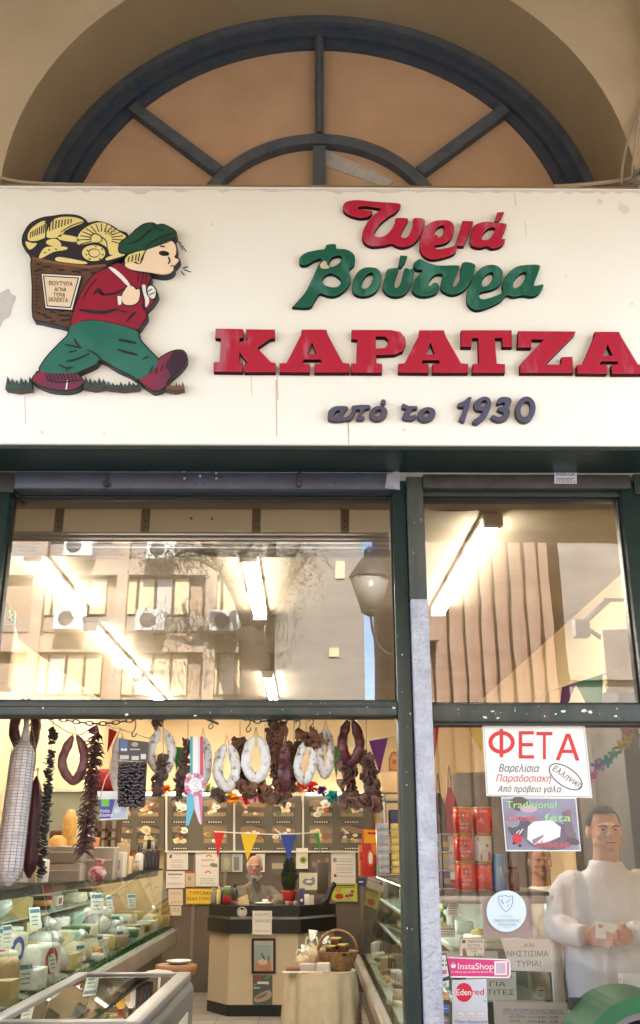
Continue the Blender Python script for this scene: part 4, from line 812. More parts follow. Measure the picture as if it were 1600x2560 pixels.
paper("leaflet", "dark green leaflet of sliced meat taped below the framed poster", "leaflet", (632, 2438, 681, 2511), YK - .004, flat(.11, .12, .10), [('p', [(636, 2442), (652, 2440), (652, 2448), (636, 2452)], flat(.35, .06, .08)), ('p', [(660, 2446), (668, 2440), (677, 2439), (670, 2448)], flat(.12, .30, .07)), ('s', smooth_loop([(634, 2464), (650, 2456), (672, 2462)], 3, False), 3, flat(.3, .32, .28)), ('p', rect(644, 2454, 672, 2460), flat(.75, .75, .7)), ('p', smooth_loop([(636, 2495), (650, 2484), (668, 2476), (679, 2480), (676, 2495), (655, 2504), (638, 2505)], 3), flat(.42, .33, .27)), ('p', smooth_loop([(640, 2494), (655, 2486), (668, 2481), (664, 2490), (648, 2498)], 3), flat(.26, .15, .11)), ('l', 633, 2468, 650, 3, flat(.6, .6, .55))])
paper("counter_notice", "white sheet ΓΙΑΟΥΡΤΙ ΣΑΚΟΥΛΑΣ taped over the counter's black bands", "notice", [(631, 2277), (680, 2277), (679, 2337), (631, 2336)], YK - .036, M_paper, [('t', "ΓΙΑΟΥΡΤΙ", 656, 2290, 7, INKG, dict(w=36, align='c', bold=.01)), ('t', "ΣΑΚΟΥΛΑΣ", 656, 2306, 7.5, INKG, dict(w=41, align='c', bold=.02)), ('t', "ΠΑΡΑΔΟΣΙΑΚΟ", 656, 2330, 5, INKG, dict(w=40, align='c'))])
m = MB(); c = P(605, 2280, YK - .03); m.pslab(ell(605, 2280, 12.5, 13), YK - .03, .006, M_paper); m.pslab(ell(605, 2280, 10.5, 11), YK - .0312, .001, flat(.1, .09, .09)); m.pslab(ell(605, 2281, 9.5, 9.5), YK - .0324, .001, flat(.6, .56, .52)); m.ppoly(rect(602, 2270, 609, 2275), YK - .033, M_black)
m.build("badge", label="round pale plate fixed on the counter's upper black band", cat="plate")
# things on the counter
def on_counter(px, Y=7.05): p = P(px, 2262, Y); return Vector((p.x, Y, ZK + .0005))
def jar(name, label, cat, c, r, h, mt, lid=None, group=None, neck=.75, lh=.18):
    t = thing(name, label, cat, tuple(c), group)
    m = MB(); m.lathe([(r * .92, 0), (r, h * .04), (r, h * (1 - lh) * .86), (r * neck, h * (1 - lh))], c, mt, 14); m.build("body", t)
    m = MB(); m.lathe([(r * neck * 1.08, h * (1 - lh)), (r * neck * 1.08, h * .985), (r * neck, h)], c, lid or mt, 14); m.build("lid", t); return t
jar("jar", "green jar standing on a red one at the till counter's left", "jar", on_counter(568, 7.06) + Vector((0, 0, .09)), .04, .085, flat(.12, .22, .07), flat(.6, .58, .5), lh=.12)
jar("jar", "red jar under the green one at the till counter's left", "jar", on_counter(568, 7.06), .042, .0895, flat(.36, .02, .02, .3), flat(.3, .03, .02), lh=.1, neck=.95)
jar("bottle", "slim yellow bottle at the till counter's left end", "bottle", on_counter(546, 7.1), .022, .17, flat(.66, .52, .2), flat(.7, .66, .5), neck=.5)
jar("bottle", "dark striped bottle between the yellow bottle and the red jar", "bottle", on_counter(555, 7.12), .025, .16, flat(.035, .025, .02, .3), flat(.5, .48, .42), neck=.5)
jar("bottle", "dark bottle behind the green jar", "bottle", on_counter(586, 7.2), .035, .19, flat(.04, .035, .03, .3), flat(.03, .03, .04), neck=.5)
jar("bottle", "clear grey bottle at the far left corner of the till counter", "bottle", on_counter(533, 7.3), .03, .15, flat(.28, .25, .22, .3), flat(.5, .46, .4), neck=.5)
m = MB(); c = on_counter(610, 6.98); m.add([(c.x - .06, c.y - .03, c.z), (c.x + .05, c.y - .04, c.z), (c.x + .05, c.y + .07, c.z), (c.x - .05, c.y - .02, c.z + .07), (c.x + .035, c.y - .03, c.z + .10), (c.x + .045, c.y + .06, c.z + .085)], [(2, 1, 0), (3, 4, 5), (0, 1, 4, 3), (1, 2, 5, 4), (2, 0, 3, 5)], mat("cut_cheese", (.66, .50, .26), .6, noise=30, col2=(.5, .36, .17)))
m.build("cheese_wedge", label="cut yellow cheese wedge on the till counter before the old man", cat="cheese")
m = MB(); c = on_counter(658, 6.99); m.lathe([(.05, 0), (.085, .012), (.09, .022), (.082, .02), (.05, .008)], c, M_white, 18); m.rbox((c.x - .01, c.y - .03, c.z + .02), (c.x + .05, c.y + .02, c.z + .05), M_paperw, .008); m.build("plate", label="white plate with a folded napkin before the old man", cat="plate")
t = thing("potted_conifer", "small dark conifer in a red wrapped pot on the till counter", "plant", tuple(on_counter(722, 7.1)))
c = on_counter(722, 7.1); m = MB(); m.lathe([(.055, 0), (.065, .05), (.078, .115), (.082, .13), (.07, .125)], c, mat("red_wrapping", (.42, .03, .025), .35, bump=(60, .6, .006)), 16); m.build("pot", t)
m = MB(); random.seed(5); M_con = mat("conifer_green", (.035, .06, .03), .8, noise=20, col2=(.06, .08, .045))
for i in range(900):
    h = random.random(); rr = .085 * (1 - abs(h - .4) * 1.1) * sqrt(random.random()); a = random.uniform(0, 2 * pi)
    b = Vector((c.x + rr * cos(a), c.y + rr * sin(a), c.z + .12 + h * .31)); d = Vector((cos(a) * .5, sin(a) * .5, random.uniform(.5, 1.2))).normalized(); s_ = d.orthogonal().normalized() * .006; L = random.uniform(.03, .055)
    m.add([b - s_, b + s_, b + d * L], [(0, 1, 2)], M_con)
m.build("foliage", t)
paper("picture_card", "cream card with a grey drawing standing right of the conifer", "card", (748, 2182, 793, 2225), 7.2, flat(.74, .66, .5), [('p', smooth_loop([(756, 2205), (763, 2196), (775, 2198), (784, 2192), (788, 2204), (780, 2214), (764, 2212)], 3), INKG), ('p', smooth_loop([(764, 2203), (774, 2200), (782, 2204), (770, 2208)], 2), M_paper)], .006)
c = on_counter(755, 6.97); m = MB(); m.rbox((c.x - .028, c.y - .02, c.z), (c.x + .028, c.y + .02, c.z + .155), flat(.055, .025, .11, .35), .003); m.ppoly(rect(751, 2247, 757, 2254), c.y - .0205, M_paper); m.build("box", label="upright purple box on the till counter right of the pot", cat="box")
for k, x in enumerate((767, 779)):
    c = on_counter(x, 6.95); m = MB(); m.rbox((c.x - .026, c.y - .006, c.z), (c.x + .022, c.y + .012, c.z + .10 - k * .01), M_paperc if k else M_paper, .002, rz=.2 * k); m.build("price_stand", label=("taller", "shorter")[k] + " pale card stand beside the purple box", cat="card stand")
for x, cl_, nm in ((718, flat(.75, .7, .62), "small white tub before the red pot"), (729, flat(.5, .1, .1), "small red tub before the red pot"), (737, flat(.7, .6, .5), "small beige tub before the red pot, nearest the purple box")):
    c = on_counter(x, 6.9); m = MB(); m.lathe([(.02, 0), (.024, .03), (.025, .034)], c, cl_, 12); m.build("tub", label=nm, cat="tub")
ps = thing("till_screen", "dark till screen on a bent black foot at the counter's right", "till screen", tuple(on_counter(806, 7.3)))
c = on_counter(806, 7.3)
m = MB(); m.rbox((c.x - .07, c.y - .02, c.z + .09), (c.x + .06, c.y + .02, c.z + .40), flat(.13, .11, .09, .4), .008, rz=.5); m.build("screen", ps)
m = MB(); m.tube(smooth_loop([(c.x - .02, c.y - .05, c.z + .012), (c.x + .04, c.y - .06, c.z + .03), (c.x + .08, c.y - .04, c.z + .12), (c.x + .13, c.y - .02, c.z + .2)], 4, False), [.03] * 12 + [.022], M_black, 8); m.lathe([(.075, 0), (.07, .014)], (c.x, c.y - .05, c.z), M_black, 16); m.build("foot", ps)
# ================================================================ display cases
G_case = glass("case_glass", (.93, .97, .94), 1.5, .8); M_post = mat("case_aluminium", (.38, .38, .37), .35, metal=.8); M_deck = mat("white_case_deck", (.42, .46, .38), .5); M_ledge = mat("taupe_ledge", (.30, .255, .21), .45, noise=2)
M_seal = flat(.01, .01, .012)
YA, YE = 1.15, 7.1
XT, ZT_, XBt, ZB_ = -1.56, 1.42, -1.40, .87            # front glass of the left case: top and bottom edge
lc = thing("display_case", "long glass fronted cheese counter along the shop's left side", "display case", (-1.8, 4, FZ))
m = MB(); m.box((-2.3, YA, FZ + .15), (-1.52, YE, .74), flat(.13, .105, .085)); m.build("base", lc)
m = MB(); m.rbox((-1.53, YA, .72), (-1.375, YE, .855), M_ledge, .012); m.build("ledge", lc)
m = MB(); m.add([(-1.40, YA, .865), (-2.3, YA, .99), (-2.3, YE, .99), (-1.40, YE, .865), (-1.40, YA, .856), (-2.3, YA, .856), (-2.3, YE, .856), (-1.40, YE, .856)], [(3, 2, 1, 0), (4, 5, 6, 7), (0, 1, 5, 4), (2, 3, 7, 6), (1, 2, 6, 5)], M_deck); m.build("deck", lc)
m = MB(); m.box((-2.34, YA, .86), (-2.3, YE, ZT_), M_deck); m.build("back_panel", lc)
m = MB(); m.box((-2.34, YA, ZT_), (XT + .005, YE, ZT_ + .02), mat("smoky_top", (.10, .10, .09), .65, spec=.2)); m.build("top_shelf", lc)
cuts = [YA, 2.35, 3.65, 4.95, 6.15, YE]
for a, b in zip(cuts, cuts[1:]): m = MB(); m.quad([(XBt, a + .006, ZB_), (XBt, b - .006, ZB_), (XT, b - .006, ZT_), (XT, a + .006, ZT_)], G_case); m.build("glass_pane", lc)
for y in cuts[1:-1]:
    m = MB(); m.add([(XBt + .006, y - .008, ZB_), (XBt + .006, y + .008, ZB_), (XT + .006, y + .008, ZT_), (XT + .006, y - .008, ZT_)], [(0, 1, 2, 3)], M_seal if y > 4 else M_post); m.build("seam", lc)
m = MB(); m.quad([(XBt, YE, ZB_), (-2.3, YE, ZB_), (-2.3, YE, ZT_), (XT, YE, ZT_)], G_case); m.build("end_pane", lc)
m = MB(); m.box((-2.29, YA, 1.17), (-1.95, YE, 1.18), mat("shelf_glass", (.45, .5, .45), .2)); m.build("middle_shelf", lc)
m = MB(); m.box((XT - .046, YA, ZT_ - .055), (XT - .04, YE, ZT_ - .001), mat("olive_valance", (.06, .065, .045), .5)); m.build("valance", lc)
lm = MB(); lm.tube([(XT - .07, YA + .1, ZT_ - .022), (XT - .07, YE - .1, ZT_ - .022)], .011, mat("lit_case_tube", (1, 1, .95), .4, emit=(.9, 1, .86, 5)), 8); lm.build("strip_light", lc)
# cheeses and packs laid out in the left case
C_cols = dict(cream=flat(.74, .64, .42), white=flat(.80, .79, .74), ivory=flat(.76, .71, .56), straw=flat(.66, .50, .22), orange=flat(.60, .26, .07), tan=flat(.50, .33, .17), mint=flat(.42, .60, .50), brown=flat(.15, .07, .035), blue=flat(.04, .08, .34), green=flat(.04, .20, .07), red=flat(.45, .03, .03), grey=flat(.45, .46, .44), black=flat(.02, .02, .02))
M_wrap = mat("cling_film", (.70, .71, .68), .18, bump=(35, .6, .01), coat=.5)
def deck_z(x): return .866 + (-1.40 - x) / .9 * .125
ORD = ["first", "second", "third", "fourth", "fifth", "sixth", "seventh", "eighth", "ninth", "tenth", "eleventh", "twelfth", "thirteenth", "fourteenth", "fifteenth", "sixteenth", "seventeenth", "eighteenth", "nineteenth", "twentieth"]
def product(kind, col, c, s, rz, label, grp, cat=None, acc="blue"):
    x, y, z = c; M_ = C_cols[col]; m = MB(); A_ = C_cols[acc]
    if kind == "wheel":
        m.lathe([(s * .9, 0), (s, .012), (s, s * .7), (s * .93, s * .78), (.001, s * .78)], c, M_, 18); m.lathe([(s * .6, s * .781), (s * .6, s * .79)], c, A_ if acc else M_, 14); nm, cat = "round_cheese", "cheese"
    elif kind == "wedge":
        R_ = Matrix.Rotation(rz, 3, 'Z'); v = [Vector(p) for p in ((-s, -s * .5, 0), (s, -s * .7, 0), (s, s * .7, 0), (-s, -s * .5, s), (s, -s * .7, s), (s, s * .7, s))]; v = [R_ @ p + Vector(c) for p in v]
        m.add(v, [(2, 1, 0), (3, 4, 5), (0, 1, 4, 3), (1, 2, 5, 4), (2, 0, 3, 5)], M_); nm, cat = "cheese_wedge", "cheese"
    elif kind == "block":
        m.rbox((x - s * .8, y - s, z), (x + s * .8, y + s, z + s * 1.05), M_, s * .1, rz); m.rbox((x - s * .4, y - s * .45, z + s * 1.051), (x + s * .4, y + s * .45, z + s * 1.058), A_, .002, rz); nm, cat = "cheese_block", "cheese"
    elif kind == "bag":
        m.ball((x, y, z + s * .72), (s, s * 1.1, s * .72), M_wrap if col == "white" else M_, wob=.09, seg=14, rings=9); m.tube([(x, y, z + s * 1.3), (x + .01, y + .005, z + s * 1.55), (x + .035, y - .01, z + s * 1.85)], [s * .4, s * .12, s * .45], M_wrap, 9); nm, cat = "wrapped_cheese", "wrapped cheese"
    elif kind == "tub":
        m.lathe([(s * .8, 0), (s * .95, s * .95), (s, s * .96), (s, s * 1.12), (.001, s * 1.12)], c, M_, 18); m.lathe([(s * .885, s * .3), (s * .945, s * .8)], (x, y, z + .001), A_, 18); nm, cat = "cheese_tub", "tub"
    elif kind == "pack":
        m.rbox((x - s * .45, y - s, z), (x + s * .45, y + s, z + s * 1.5), M_, s * .2, rz)
        R_ = Matrix.Rotation(rz, 3, 'Z'); ring = lambda r, o: [R_ @ Vector((s * .452 + o, r * cos(a), r * sin(a))) + Vector((x, y, z + s * .8)) for a in [2 * pi * i / 18 for i in range(18)]]
        m.quad(ring(s * .62, .002), C_cols["white"]); m.quad(ring(s * .55, .003), A_); m.quad(ring(s * .3, .004), C_cols["white"]); nm, cat = "cheese_pack", "cheese pack"
    elif kind == "box":
        m.rbox((x - s * .6, y - s, z), (x + s * .6, y + s, z + s * .8), M_, .006, rz); m.rbox((x - s * .61, y - s * .6, z + s * .15), (x + s * .61, y + s * .6, z + s * .65), A_, .003, rz); nm, cat = "product_box", "box"
    elif kind == "tray":
        m.rbox((x - s * .7, y - s, z), (x + s * .7, y + s, z + .03), C_cols["white"], .006, rz)
        for i in range(7): m.ball((x + random.uniform(-.5, .5) * s, y + random.uniform(-.7, .7) * s, z + .04), (s * .3, s * .25, s * .2), M_, seg=8, rings=6)
        nm, cat = "food_tray", "tray"
    return m.build(nm, None, label, cat, grp)
random.seed(21)
GL = "cheeses and packs in the left display case"
def row(xc, ys, specs, rname, grp, zf, shift):
    seen = {}
    for i, (y, (kind, col, s, acc)) in enumerate(zip(ys, specs)):
        x = xc + random.uniform(-.025, .025); nm = {"wheel": "cheese wheel", "wedge": "cheese wedge", "block": "cheese block", "bag": "film wrapped cheese", "tub": "tub", "pack": "pack with round emblem", "box": "carton", "tray": "tray of pieces"}[kind]
        s *= SC; product(kind, col, (x, y, zf(x - s)), s, random.uniform(-.5, .5), "%s %s, %s from the street in the %s" % (col, nm, ORD[i], rname), grp, None, acc)
SC = 1.22
fs = [("tub","tan",.085,"brown"),("wedge","straw",.09,None),("pack","tan",.095,"red"),("block","white",.08,"blue"),("pack","white",.105,"red"),("bag","white",.09,None),("block","straw",.075,"green"),("bag","cream",.08,None),("tray","orange",.11,None),("wedge","ivory",.085,None),("block","straw",.08,"white"),("wheel","tan",.085,"green"),("bag","white",.075,None),("tub","white",.07,"green"),("wedge","cream",.08,None),("box","straw",.085,"brown"),("block","white",.075,"mint"),("bag","cream",.08,None),("wedge","straw",.085,None)]
fs = [(a, b, c, d or "white") for a, b, c, d in fs]
row(-1.56, [1.3 + i * .305 for i in range(19)], fs, "left case's front row", GL, deck_z, 0)
ms = [("block","ivory",.10,"blue"),("bag","white",.11,"white"),("block","white",.095,"blue"),("wheel","ivory",.13,"red"),("pack","ivory",.11,"blue"),("wheel","cream",.12,"tan"),("bag","white",.10,"white"),("wedge","cream",.11,"white"),("block","mint",.095,"white"),("tub","green",.09,"black"),("block","ivory",.09,"white"),("bag","white",.1,"white"),("wheel","white",.11,"green"),("tub","green",.085,"white"),("block","white",.09,"mint"),("wheel","cream",.1,"orange"),("block","straw",.085,"brown")]
row(-1.80, [1.35 + i * .34 for i in range(17)], ms, "left case's middle row", GL, deck_z, 0)
bs = [("wheel","straw",.12,"tan"),("tub","blue",.1,"white"),("wheel","ivory",.14,"white"),("block","white",.11,"blue"),("tub","white",.11,"mint"),("wedge","cream",.12,"white"),("box","blue",.12,"white"),("wheel","white",.13,"blue"),("block","mint",.11,"white"),("bag","white",.11,"white"),("tub","white",.1,"green"),("wheel","cream",.12,"red")]
row(-2.08, [1.5 + i * .47 for i in range(12)], bs, "left case's back row", GL, deck_z, 0)
bs2 = [("box","mint",.08,"white"),("wheel","tan",.09,"black"),("tub","white",.08,"blue"),("bag","white",.08,"white"),("wedge","straw",.09,"white"),("tub","black",.07,"orange"),("box","white",.08,"red"),("wheel","ivory",.09,"green"),("tub","brown",.07,"cream"),("box","straw",.08,"brown")]
row(-2.12, [1.7 + i * .55 for i in range(10)], bs2, "left case's upper glass shelf", GL, lambda x: 1.181, 0)
# price cards
proto = None; GP = "price cards in the left display case"
M_card = flat(.66, .70, .66); M_cardb = flat(.06, .16, .26)
def price_card(c, w_, h, rz, label, grp):
    m = MB(); R_ = Matrix.Rotation(rz, 3, 'Z')
    f = lambda a, b, o: R_ @ Vector((o - b * .25, a, b)) + Vector(c)
    m.slab([f(-w_, 0, 0), f(w_, 0, 0), f(w_, h, 0), f(-w_, h, 0)], .002, M_card)
    m.tube([f(0, .01, -.002), f(0, -.13, -.01)], .0025, C_cols["grey"], 5)
    m.quad([f(-w_ * .9, h * .75, .0006), f(w_ * .9, h * .75, .0006), f(w_ * .9, h * .93, .0006), f(-w_ * .9, h * .93, .0006)], M_cardb)
    for k in range(3): m.quad([f(-w_ * .7, h * (.18 + k * .18), .0006), f(w_ * (.4 + .1 * k), h * (.18 + k * .18), .0006), f(w_ * (.4 + .1 * k), h * (.24 + k * .18), .0006), f(-w_ * .7, h * (.24 + k * .18), .0006)], INKG)
    return m.build("price_card", None, label, "price card", grp)
for i, (x, y, z, s_) in enumerate([(-1.66, 1.45, 1.10, .05), (-1.66, 1.62, 1.10, .045), (-1.66, 1.80, 1.11, .045), (-1.66, 1.98, 1.11, .045), (-1.67, 2.2, 1.11, .045), (-1.67, 2.75, 1.16, .05), (-1.48, 1.95, .93, .05), (-1.48, 2.5, .95, .045), (-1.62, 4.3, 1.16, .06), (-1.66, 5.0, 1.14, .05), (-1.5, 3.3, .93, .04), (-1.49, 3.9, .93, .045), (-1.48, 4.6, .91, .045), (-1.48, 5.4, .91, .04), (-1.62, 5.8, 1.12, .05), (-1.48, 6.4, .91, .045)]):
    price_card((x, y, z), s_, s_ * 2.4, random.uniform(-.7, -.2), "white price card with blue heading, %s from the street in the left case" % ORD[i], GP)
# green garnish along the front
m = MB(); M_gar = mat("plastic_parsley", (.06, .20, .025), .6, noise=40, col2=(.025, .10, .012))
for i in range(2600):
    y = YA + .03 + (YE - YA - .06) * random.random(); x = -1.425 - random.random() * .055; d = Vector((random.uniform(-.4, .5), random.uniform(-.6, .6), 1)).normalized(); s_ = d.orthogonal().normalized() * .007; L = random.uniform(.015, .036)
    b = Vector((x, y, .868)); m.add([b - s_, b + s_, b + d * L], [(0, 1, 2)], M_gar)
m.build("garnish_grass", None, "strip of green plastic garnish along the left case's front edge", "garnish", None, "stuff")

# things on top of the left case
ZC = ZT_ + .0205
def case_top(px, Y): p = P(px, 2190, Y); return Vector((p.x, Y, ZC))
def clearbox(label, a, b, Y, h, dp=.16, split=2):
    p, q = P(a, 2190, Y), P(b, 2190, Y); t = thing("plastic_bin", label, "bin", ((p.x + q.x) / 2, Y + dp / 2, ZC))
    M_pl = mat("greyish_clear_plastic", (.42, .38, .33), .25, noise=4, col2=(.34, .29, .25)); 
    hh = h / split
    for k in range(split): m = MB(); m.rbox((p.x, Y, ZC + k * hh), (q.x, Y + dp, ZC + (k + 1) * hh - .006), M_pl, .008); m.rbox((p.x + .01, Y - .004, ZC + k * hh + hh * .55), (q.x - .01, Y, ZC + k * hh + hh * .62), flat(.55, .5, .44), .001); m.build("drawer", t)
    return t
YTp = 2.3
clearbox("stack of two grey clear plastic bins behind the black dried strand", 113, 200, YTp, P(150, 2112, YTp).z - ZC)
clearbox("single open clear plastic bin left of the pink bag, beside the stack", 205, 282, YTp + .25, P(250, 2115, YTp + .25).z - ZC, .15, 1)
c = case_top(242, 2.15); m = MB(); m.ball((c.x, c.y, c.z + .045), (.05, .04, .045), mat("pink_wrap", (.52, .04, .12), .25, noise=30, col2=(.75, .55, .58), ramp=(.4, .6)), wob=.08); m.tube([(c.x, c.y, c.z + .08), (c.x + .01, c.y, c.z + .12)], [.015, .03], mat("pink_wrap", (0, 0, 0)), 8); m.build("pink_bag", label="small pink and white wrapped bag on the left case's top", cat="bag")
for px, Y, h, r, col, nm, lb in ((165, 3.0, .30, .05, flat(.62, .40, .10), "pasta_bag", "tall yellow bag of pasta behind the dried pepper strand"), (137, 2.9, .14, .06, flat(.55, .30, .10), "pasta_bag", "orange bag of pasta beside the tall yellow one"),):
    c = case_top(px, Y); z = P(px, 2090, Y).z; c.z = ZC; m = MB(); m.lathe([(r * .8, 0), (r, .02), (r * .95, h * .8), (r * .4, h)], (c.x, c.y, c.z + .12), mat("pasta_" + str(px), (.66, .42, .12) if px == 165 else (.6, .32, .1), .4, noise=25, col2=(.48, .26, .05)), 12); m.rbox((c.x - r, c.y - r, c.z), (c.x + r, c.y + r, c.z + .118), C_cols["brown"], .01); m.build(nm, label=lb, cat="bag")
c = case_top(150, 3.3); m = MB(); m.rbox((c.x - .1, c.y, c.z), (c.x + .06, c.y + .08, c.z + .3), mat("dark_maroon_bag", (.09, .025, .015), .5, noise=8, col2=(.05, .015, .01)), .02); m.build("coffee_bag", label="dark maroon bag standing behind the pasta bags", cat="bag")
bt = [(322, "yellow sauce bottle with a red cap at the left case's far end", flat(.60, .38, .05), flat(.4, .03, .02), .18), (333, "pale pink tub among the bottles on the left case's far end", flat(.6, .42, .34), flat(.7, .66, .6), .1), (346, "white handled flask above the yellow bottle on the left case", flat(.66, .62, .58), flat(.1, .08, .1), .22), (358, "dark oil bottle third from the wall on the left case", flat(.035, .03, .035, .25), flat(.5, .45, .3), .25), (368, "dark oil bottle second from the wall on the left case", flat(.05, .03, .03, .25), flat(.02, .02, .02), .27), (378, "blue black bottle nearest the notices on the left case", flat(.025, .03, .06, .25), flat(.5, .5, .5), .25), (387, "dark red wine bottle at the left case's very end", flat(.06, .012, .015, .25), flat(.3, .25, .1), .28)]
for i, (px, lb, cb, cl2, h) in enumerate(bt): jar("bottle" if h > .12 else "tub", lb, "bottle" if h > .12 else "tub", case_top(px, 5.6 + i * .12), .038, h, cb, cl2, "bottles on the left case", .45 if h > .12 else .9, .3)
for i, (px, Y, h, w_, cl_, lb) in enumerate(((45, 2.0, .10, .05, M_paperw, "white paper packet by the netted salami's foot"), (72, 2.05, .08, .045, flat(.62, .5, .3), "tan packet beside the dark salami's foot"), (98, 2.1, .12, .04, flat(.66, .64, .6), "pale upright packet under the black dried strand"), (293, 3.2, .16, .05, flat(.6, .56, .5), "pale carton right of the single plastic bin"), (304, 3.7, .22, .045, flat(.42, .30, .18), "brown carton behind the pale one near the olive bag"), (312, 4.3, .12, .05, flat(.68, .52, .40), "peach tub of sweets beside the brown carton"), (200, 3.4, .34, .05, flat(.66, .63, .55), "tall pale packet between the pasta and the blue tub"), (225, 3.8, .26, .05, flat(.50, .20, .08), "rust red packet behind the dried peppers"))):
    c = case_top(px, Y); m = MB(); m.rbox((c.x - w_, c.y - .03, c.z), (c.x + w_, c.y + .04, c.z + h), cl_, .008, random.uniform(-.3, .3)); m.rbox((c.x - w_ * .6, c.y - .036, c.z + h * .3), (c.x + w_ * .6, c.y - .029, c.z + h * .7), flat(.25, .2, .3) if i % 2 else flat(.55, .25, .1), .002); m.build("packet", label=lb, cat="packet")
# panel with a shelf behind the left case
m = MB(); p0, p1 = P(120, 2090, 5), P(300, 1980, 5); t = thing("wall_screen", "pale green grey wall panel behind the pasta bags", "panel", ((p0.x + p1.x) / 2, 5, p0.z))
M_scr = mat("pale_green_sheet", (.36, .38, .30), .5, noise=1); m.box((p0.x - .4, 5.0, 1.45), (p1.x, 5.03, p1.z), M_scr); m.build("sheet", t)
m = MB(); m.box((p0.x - .4, 4.97, p1.z), (p1.x + .02, 5.03, p1.z + .02), M_strip); m.build("top_trim", t)
sh = thing("wooden_rack", "small brown wooden rack below the blue tub on the left side", "rack", tuple(P(268, 2110, 4.6)))
for z in (2100, 2078): m = MB(); a, b = P(236, z, 4.6), P(292, z, 4.6); m.box((a.x, 4.6, a.z), (b.x, 4.75, a.z + .02), flat(.16, .08, .04)); m.build("shelf", sh)
for x in (238, 264, 290): m = MB(); a, b = P(x, 2112, 4.6), P(x, 2052, 4.6); m.box((a.x - .012, 4.6, a.z - .15), (a.x + .012, 4.75, b.z), flat(.14, .07, .035)); m.build("upright", sh)

# ---- chest freezer
fz = thing("chest_freezer", "white chest freezer with sliding glass lid at the doorway's left", "freezer", (-1.0, 1.55, FZ))
X0, X1, Y0, Y1, ZF = -1.31, -.69, .72, 2.38, .95
M_fz = mat("grey_white_enamel", (.15, .155, .17), .4, noise=1.2, col2=(.125, .13, .14))
m = MB(); m.rbox((X0, Y0, FZ + .06), (X0 + .05, Y1, ZF - .03), M_fz, .02); m.rbox((X1 - .06, Y0, FZ + .06), (X1 + .03, Y1 + .02, ZF - .03), M_fz, .045, seg=4); m.rbox((X0 + .045, Y0, FZ + .06), (X1 - .055, Y0 + .05, ZF - .031), M_fz, .015); m.rbox((X0 + .045, Y1 - .05, FZ + .06), (X1 - .055, Y1, ZF - .031), M_fz, .015); m.box((X0 + .04, Y0 + .04, FZ + .062), (X1 - .05, Y1 - .04, .70), flat(.42, .43, .44)); m.build("cabinet", fz)
m = MB()
for a, b in (((X0 - .01, Y0 - .02, ZF - .03), (X0 + .055, Y1 + .01, ZF + .012)), ((X1 - .065, Y0 - .02, ZF - .03), (X1 + .01, Y1 + .01, ZF + .012)), ((X0 + .05, Y0 - .02, ZF - .032), (X1 - .06, Y0 + .06, ZF + .011)), ((X0 + .05, Y1 - .045, ZF - .032), (X1 - .06, Y1 + .01, ZF + .011))): m.rbox(a, b, mat("freezer_aluminium", (.29, .295, .31), .4, metal=.4), .006)
m.build("lid_frame", fz)
m = MB(); m.quad([(X0 + .05, Y0 + .05, ZF), (X1 - .06, Y0 + .05, ZF), (X1 - .06, Y1 - .04, ZF), (X0 + .05, Y1 - .04, ZF)], glass("freezer_glass", (.66, .69, .69), 1.5, 2.6)); m.build("glass_lid", fz)
m = MB(); m.rbox((X1 + .03, 1.2, .35), (X1 + .036, 2.1, .80), flat(.62, .6, .56), .004); m.build("side_vent_panel", fz)
random.seed(9); k = 0
for i in range(3):
    for j in range(5):
        cl_ = random.choice([flat(.36, .07, .05), flat(.62, .56, .36), flat(.55, .52, .48), flat(.28, .15, .08), flat(.5, .5, .46)])
        x = X0 + .15 + i * .16; y = Y0 + .2 + j * .3; m = MB(); m.rbox((x - .07, y - .12, .701), (x + .07, y + .12, .76 + random.uniform(0, .12)), cl_, .025, random.uniform(-.2, .2)); m.build("frozen_pack", None, "frozen food pack inside the chest freezer, %s from the street in its %s line" % (ORD[j], ("left", "middle", "right")[i]), "frozen pack", "packs inside the chest freezer")
# stool, basket and plate behind the freezer
st = thing("wooden_stool", "brown wooden stool holding a white dish behind the freezer", "stool", tuple(PZ(440, 2425, .70))[:2] + (FZ,))
c = PZ(440, 2422, .70); m = MB(); m.lathe([(.16, .66 - .0), (.17, .69), (.17, .73), (.15, .735)], (c.x, c.y, 0), flat(.30, .15, .06), 20); m.build("seat", st)
for a in (.8, 2.4, 3.9, 5.5): m = MB(); m.tube([(c.x + .13 * cos(a), c.y + .13 * sin(a), .665), (c.x + .16 * cos(a), c.y + .16 * sin(a), FZ)], .018, flat(.25, .12, .05), 8); m.build("leg", st)
m = MB(); m.lathe([(.05, 0), (.1, .02), (.105, .028), (.05, .012)], (c.x + .02, c.y, .736), M_white, 18); m.build("dish", label="white dish on the brown stool behind the freezer", cat="dish")
c2 = PZ(398, 2432, .78); m = MB(); m.lathe([(.10, 0), (.13, .12), (.135, .13), (.12, .125)], (c2.x, c2.y, .64), mat("wicker", (.34, .20, .09), .7, noise=30, col2=(.2, .11, .05), bump=(60, .8, .006)), 18); m.ball((c2.x, c2.y, .77), (.11, .11, .03), flat(.55, .46, .36), wob=.1); m.rbox((c2.x - .14, c2.y - .14, FZ), (c2.x + .14, c2.y + .14, .639), flat(.28, .22, .16), .01); m.build("bread_basket", label="wicker basket of pale rolls on a crate behind the freezer", cat="basket")

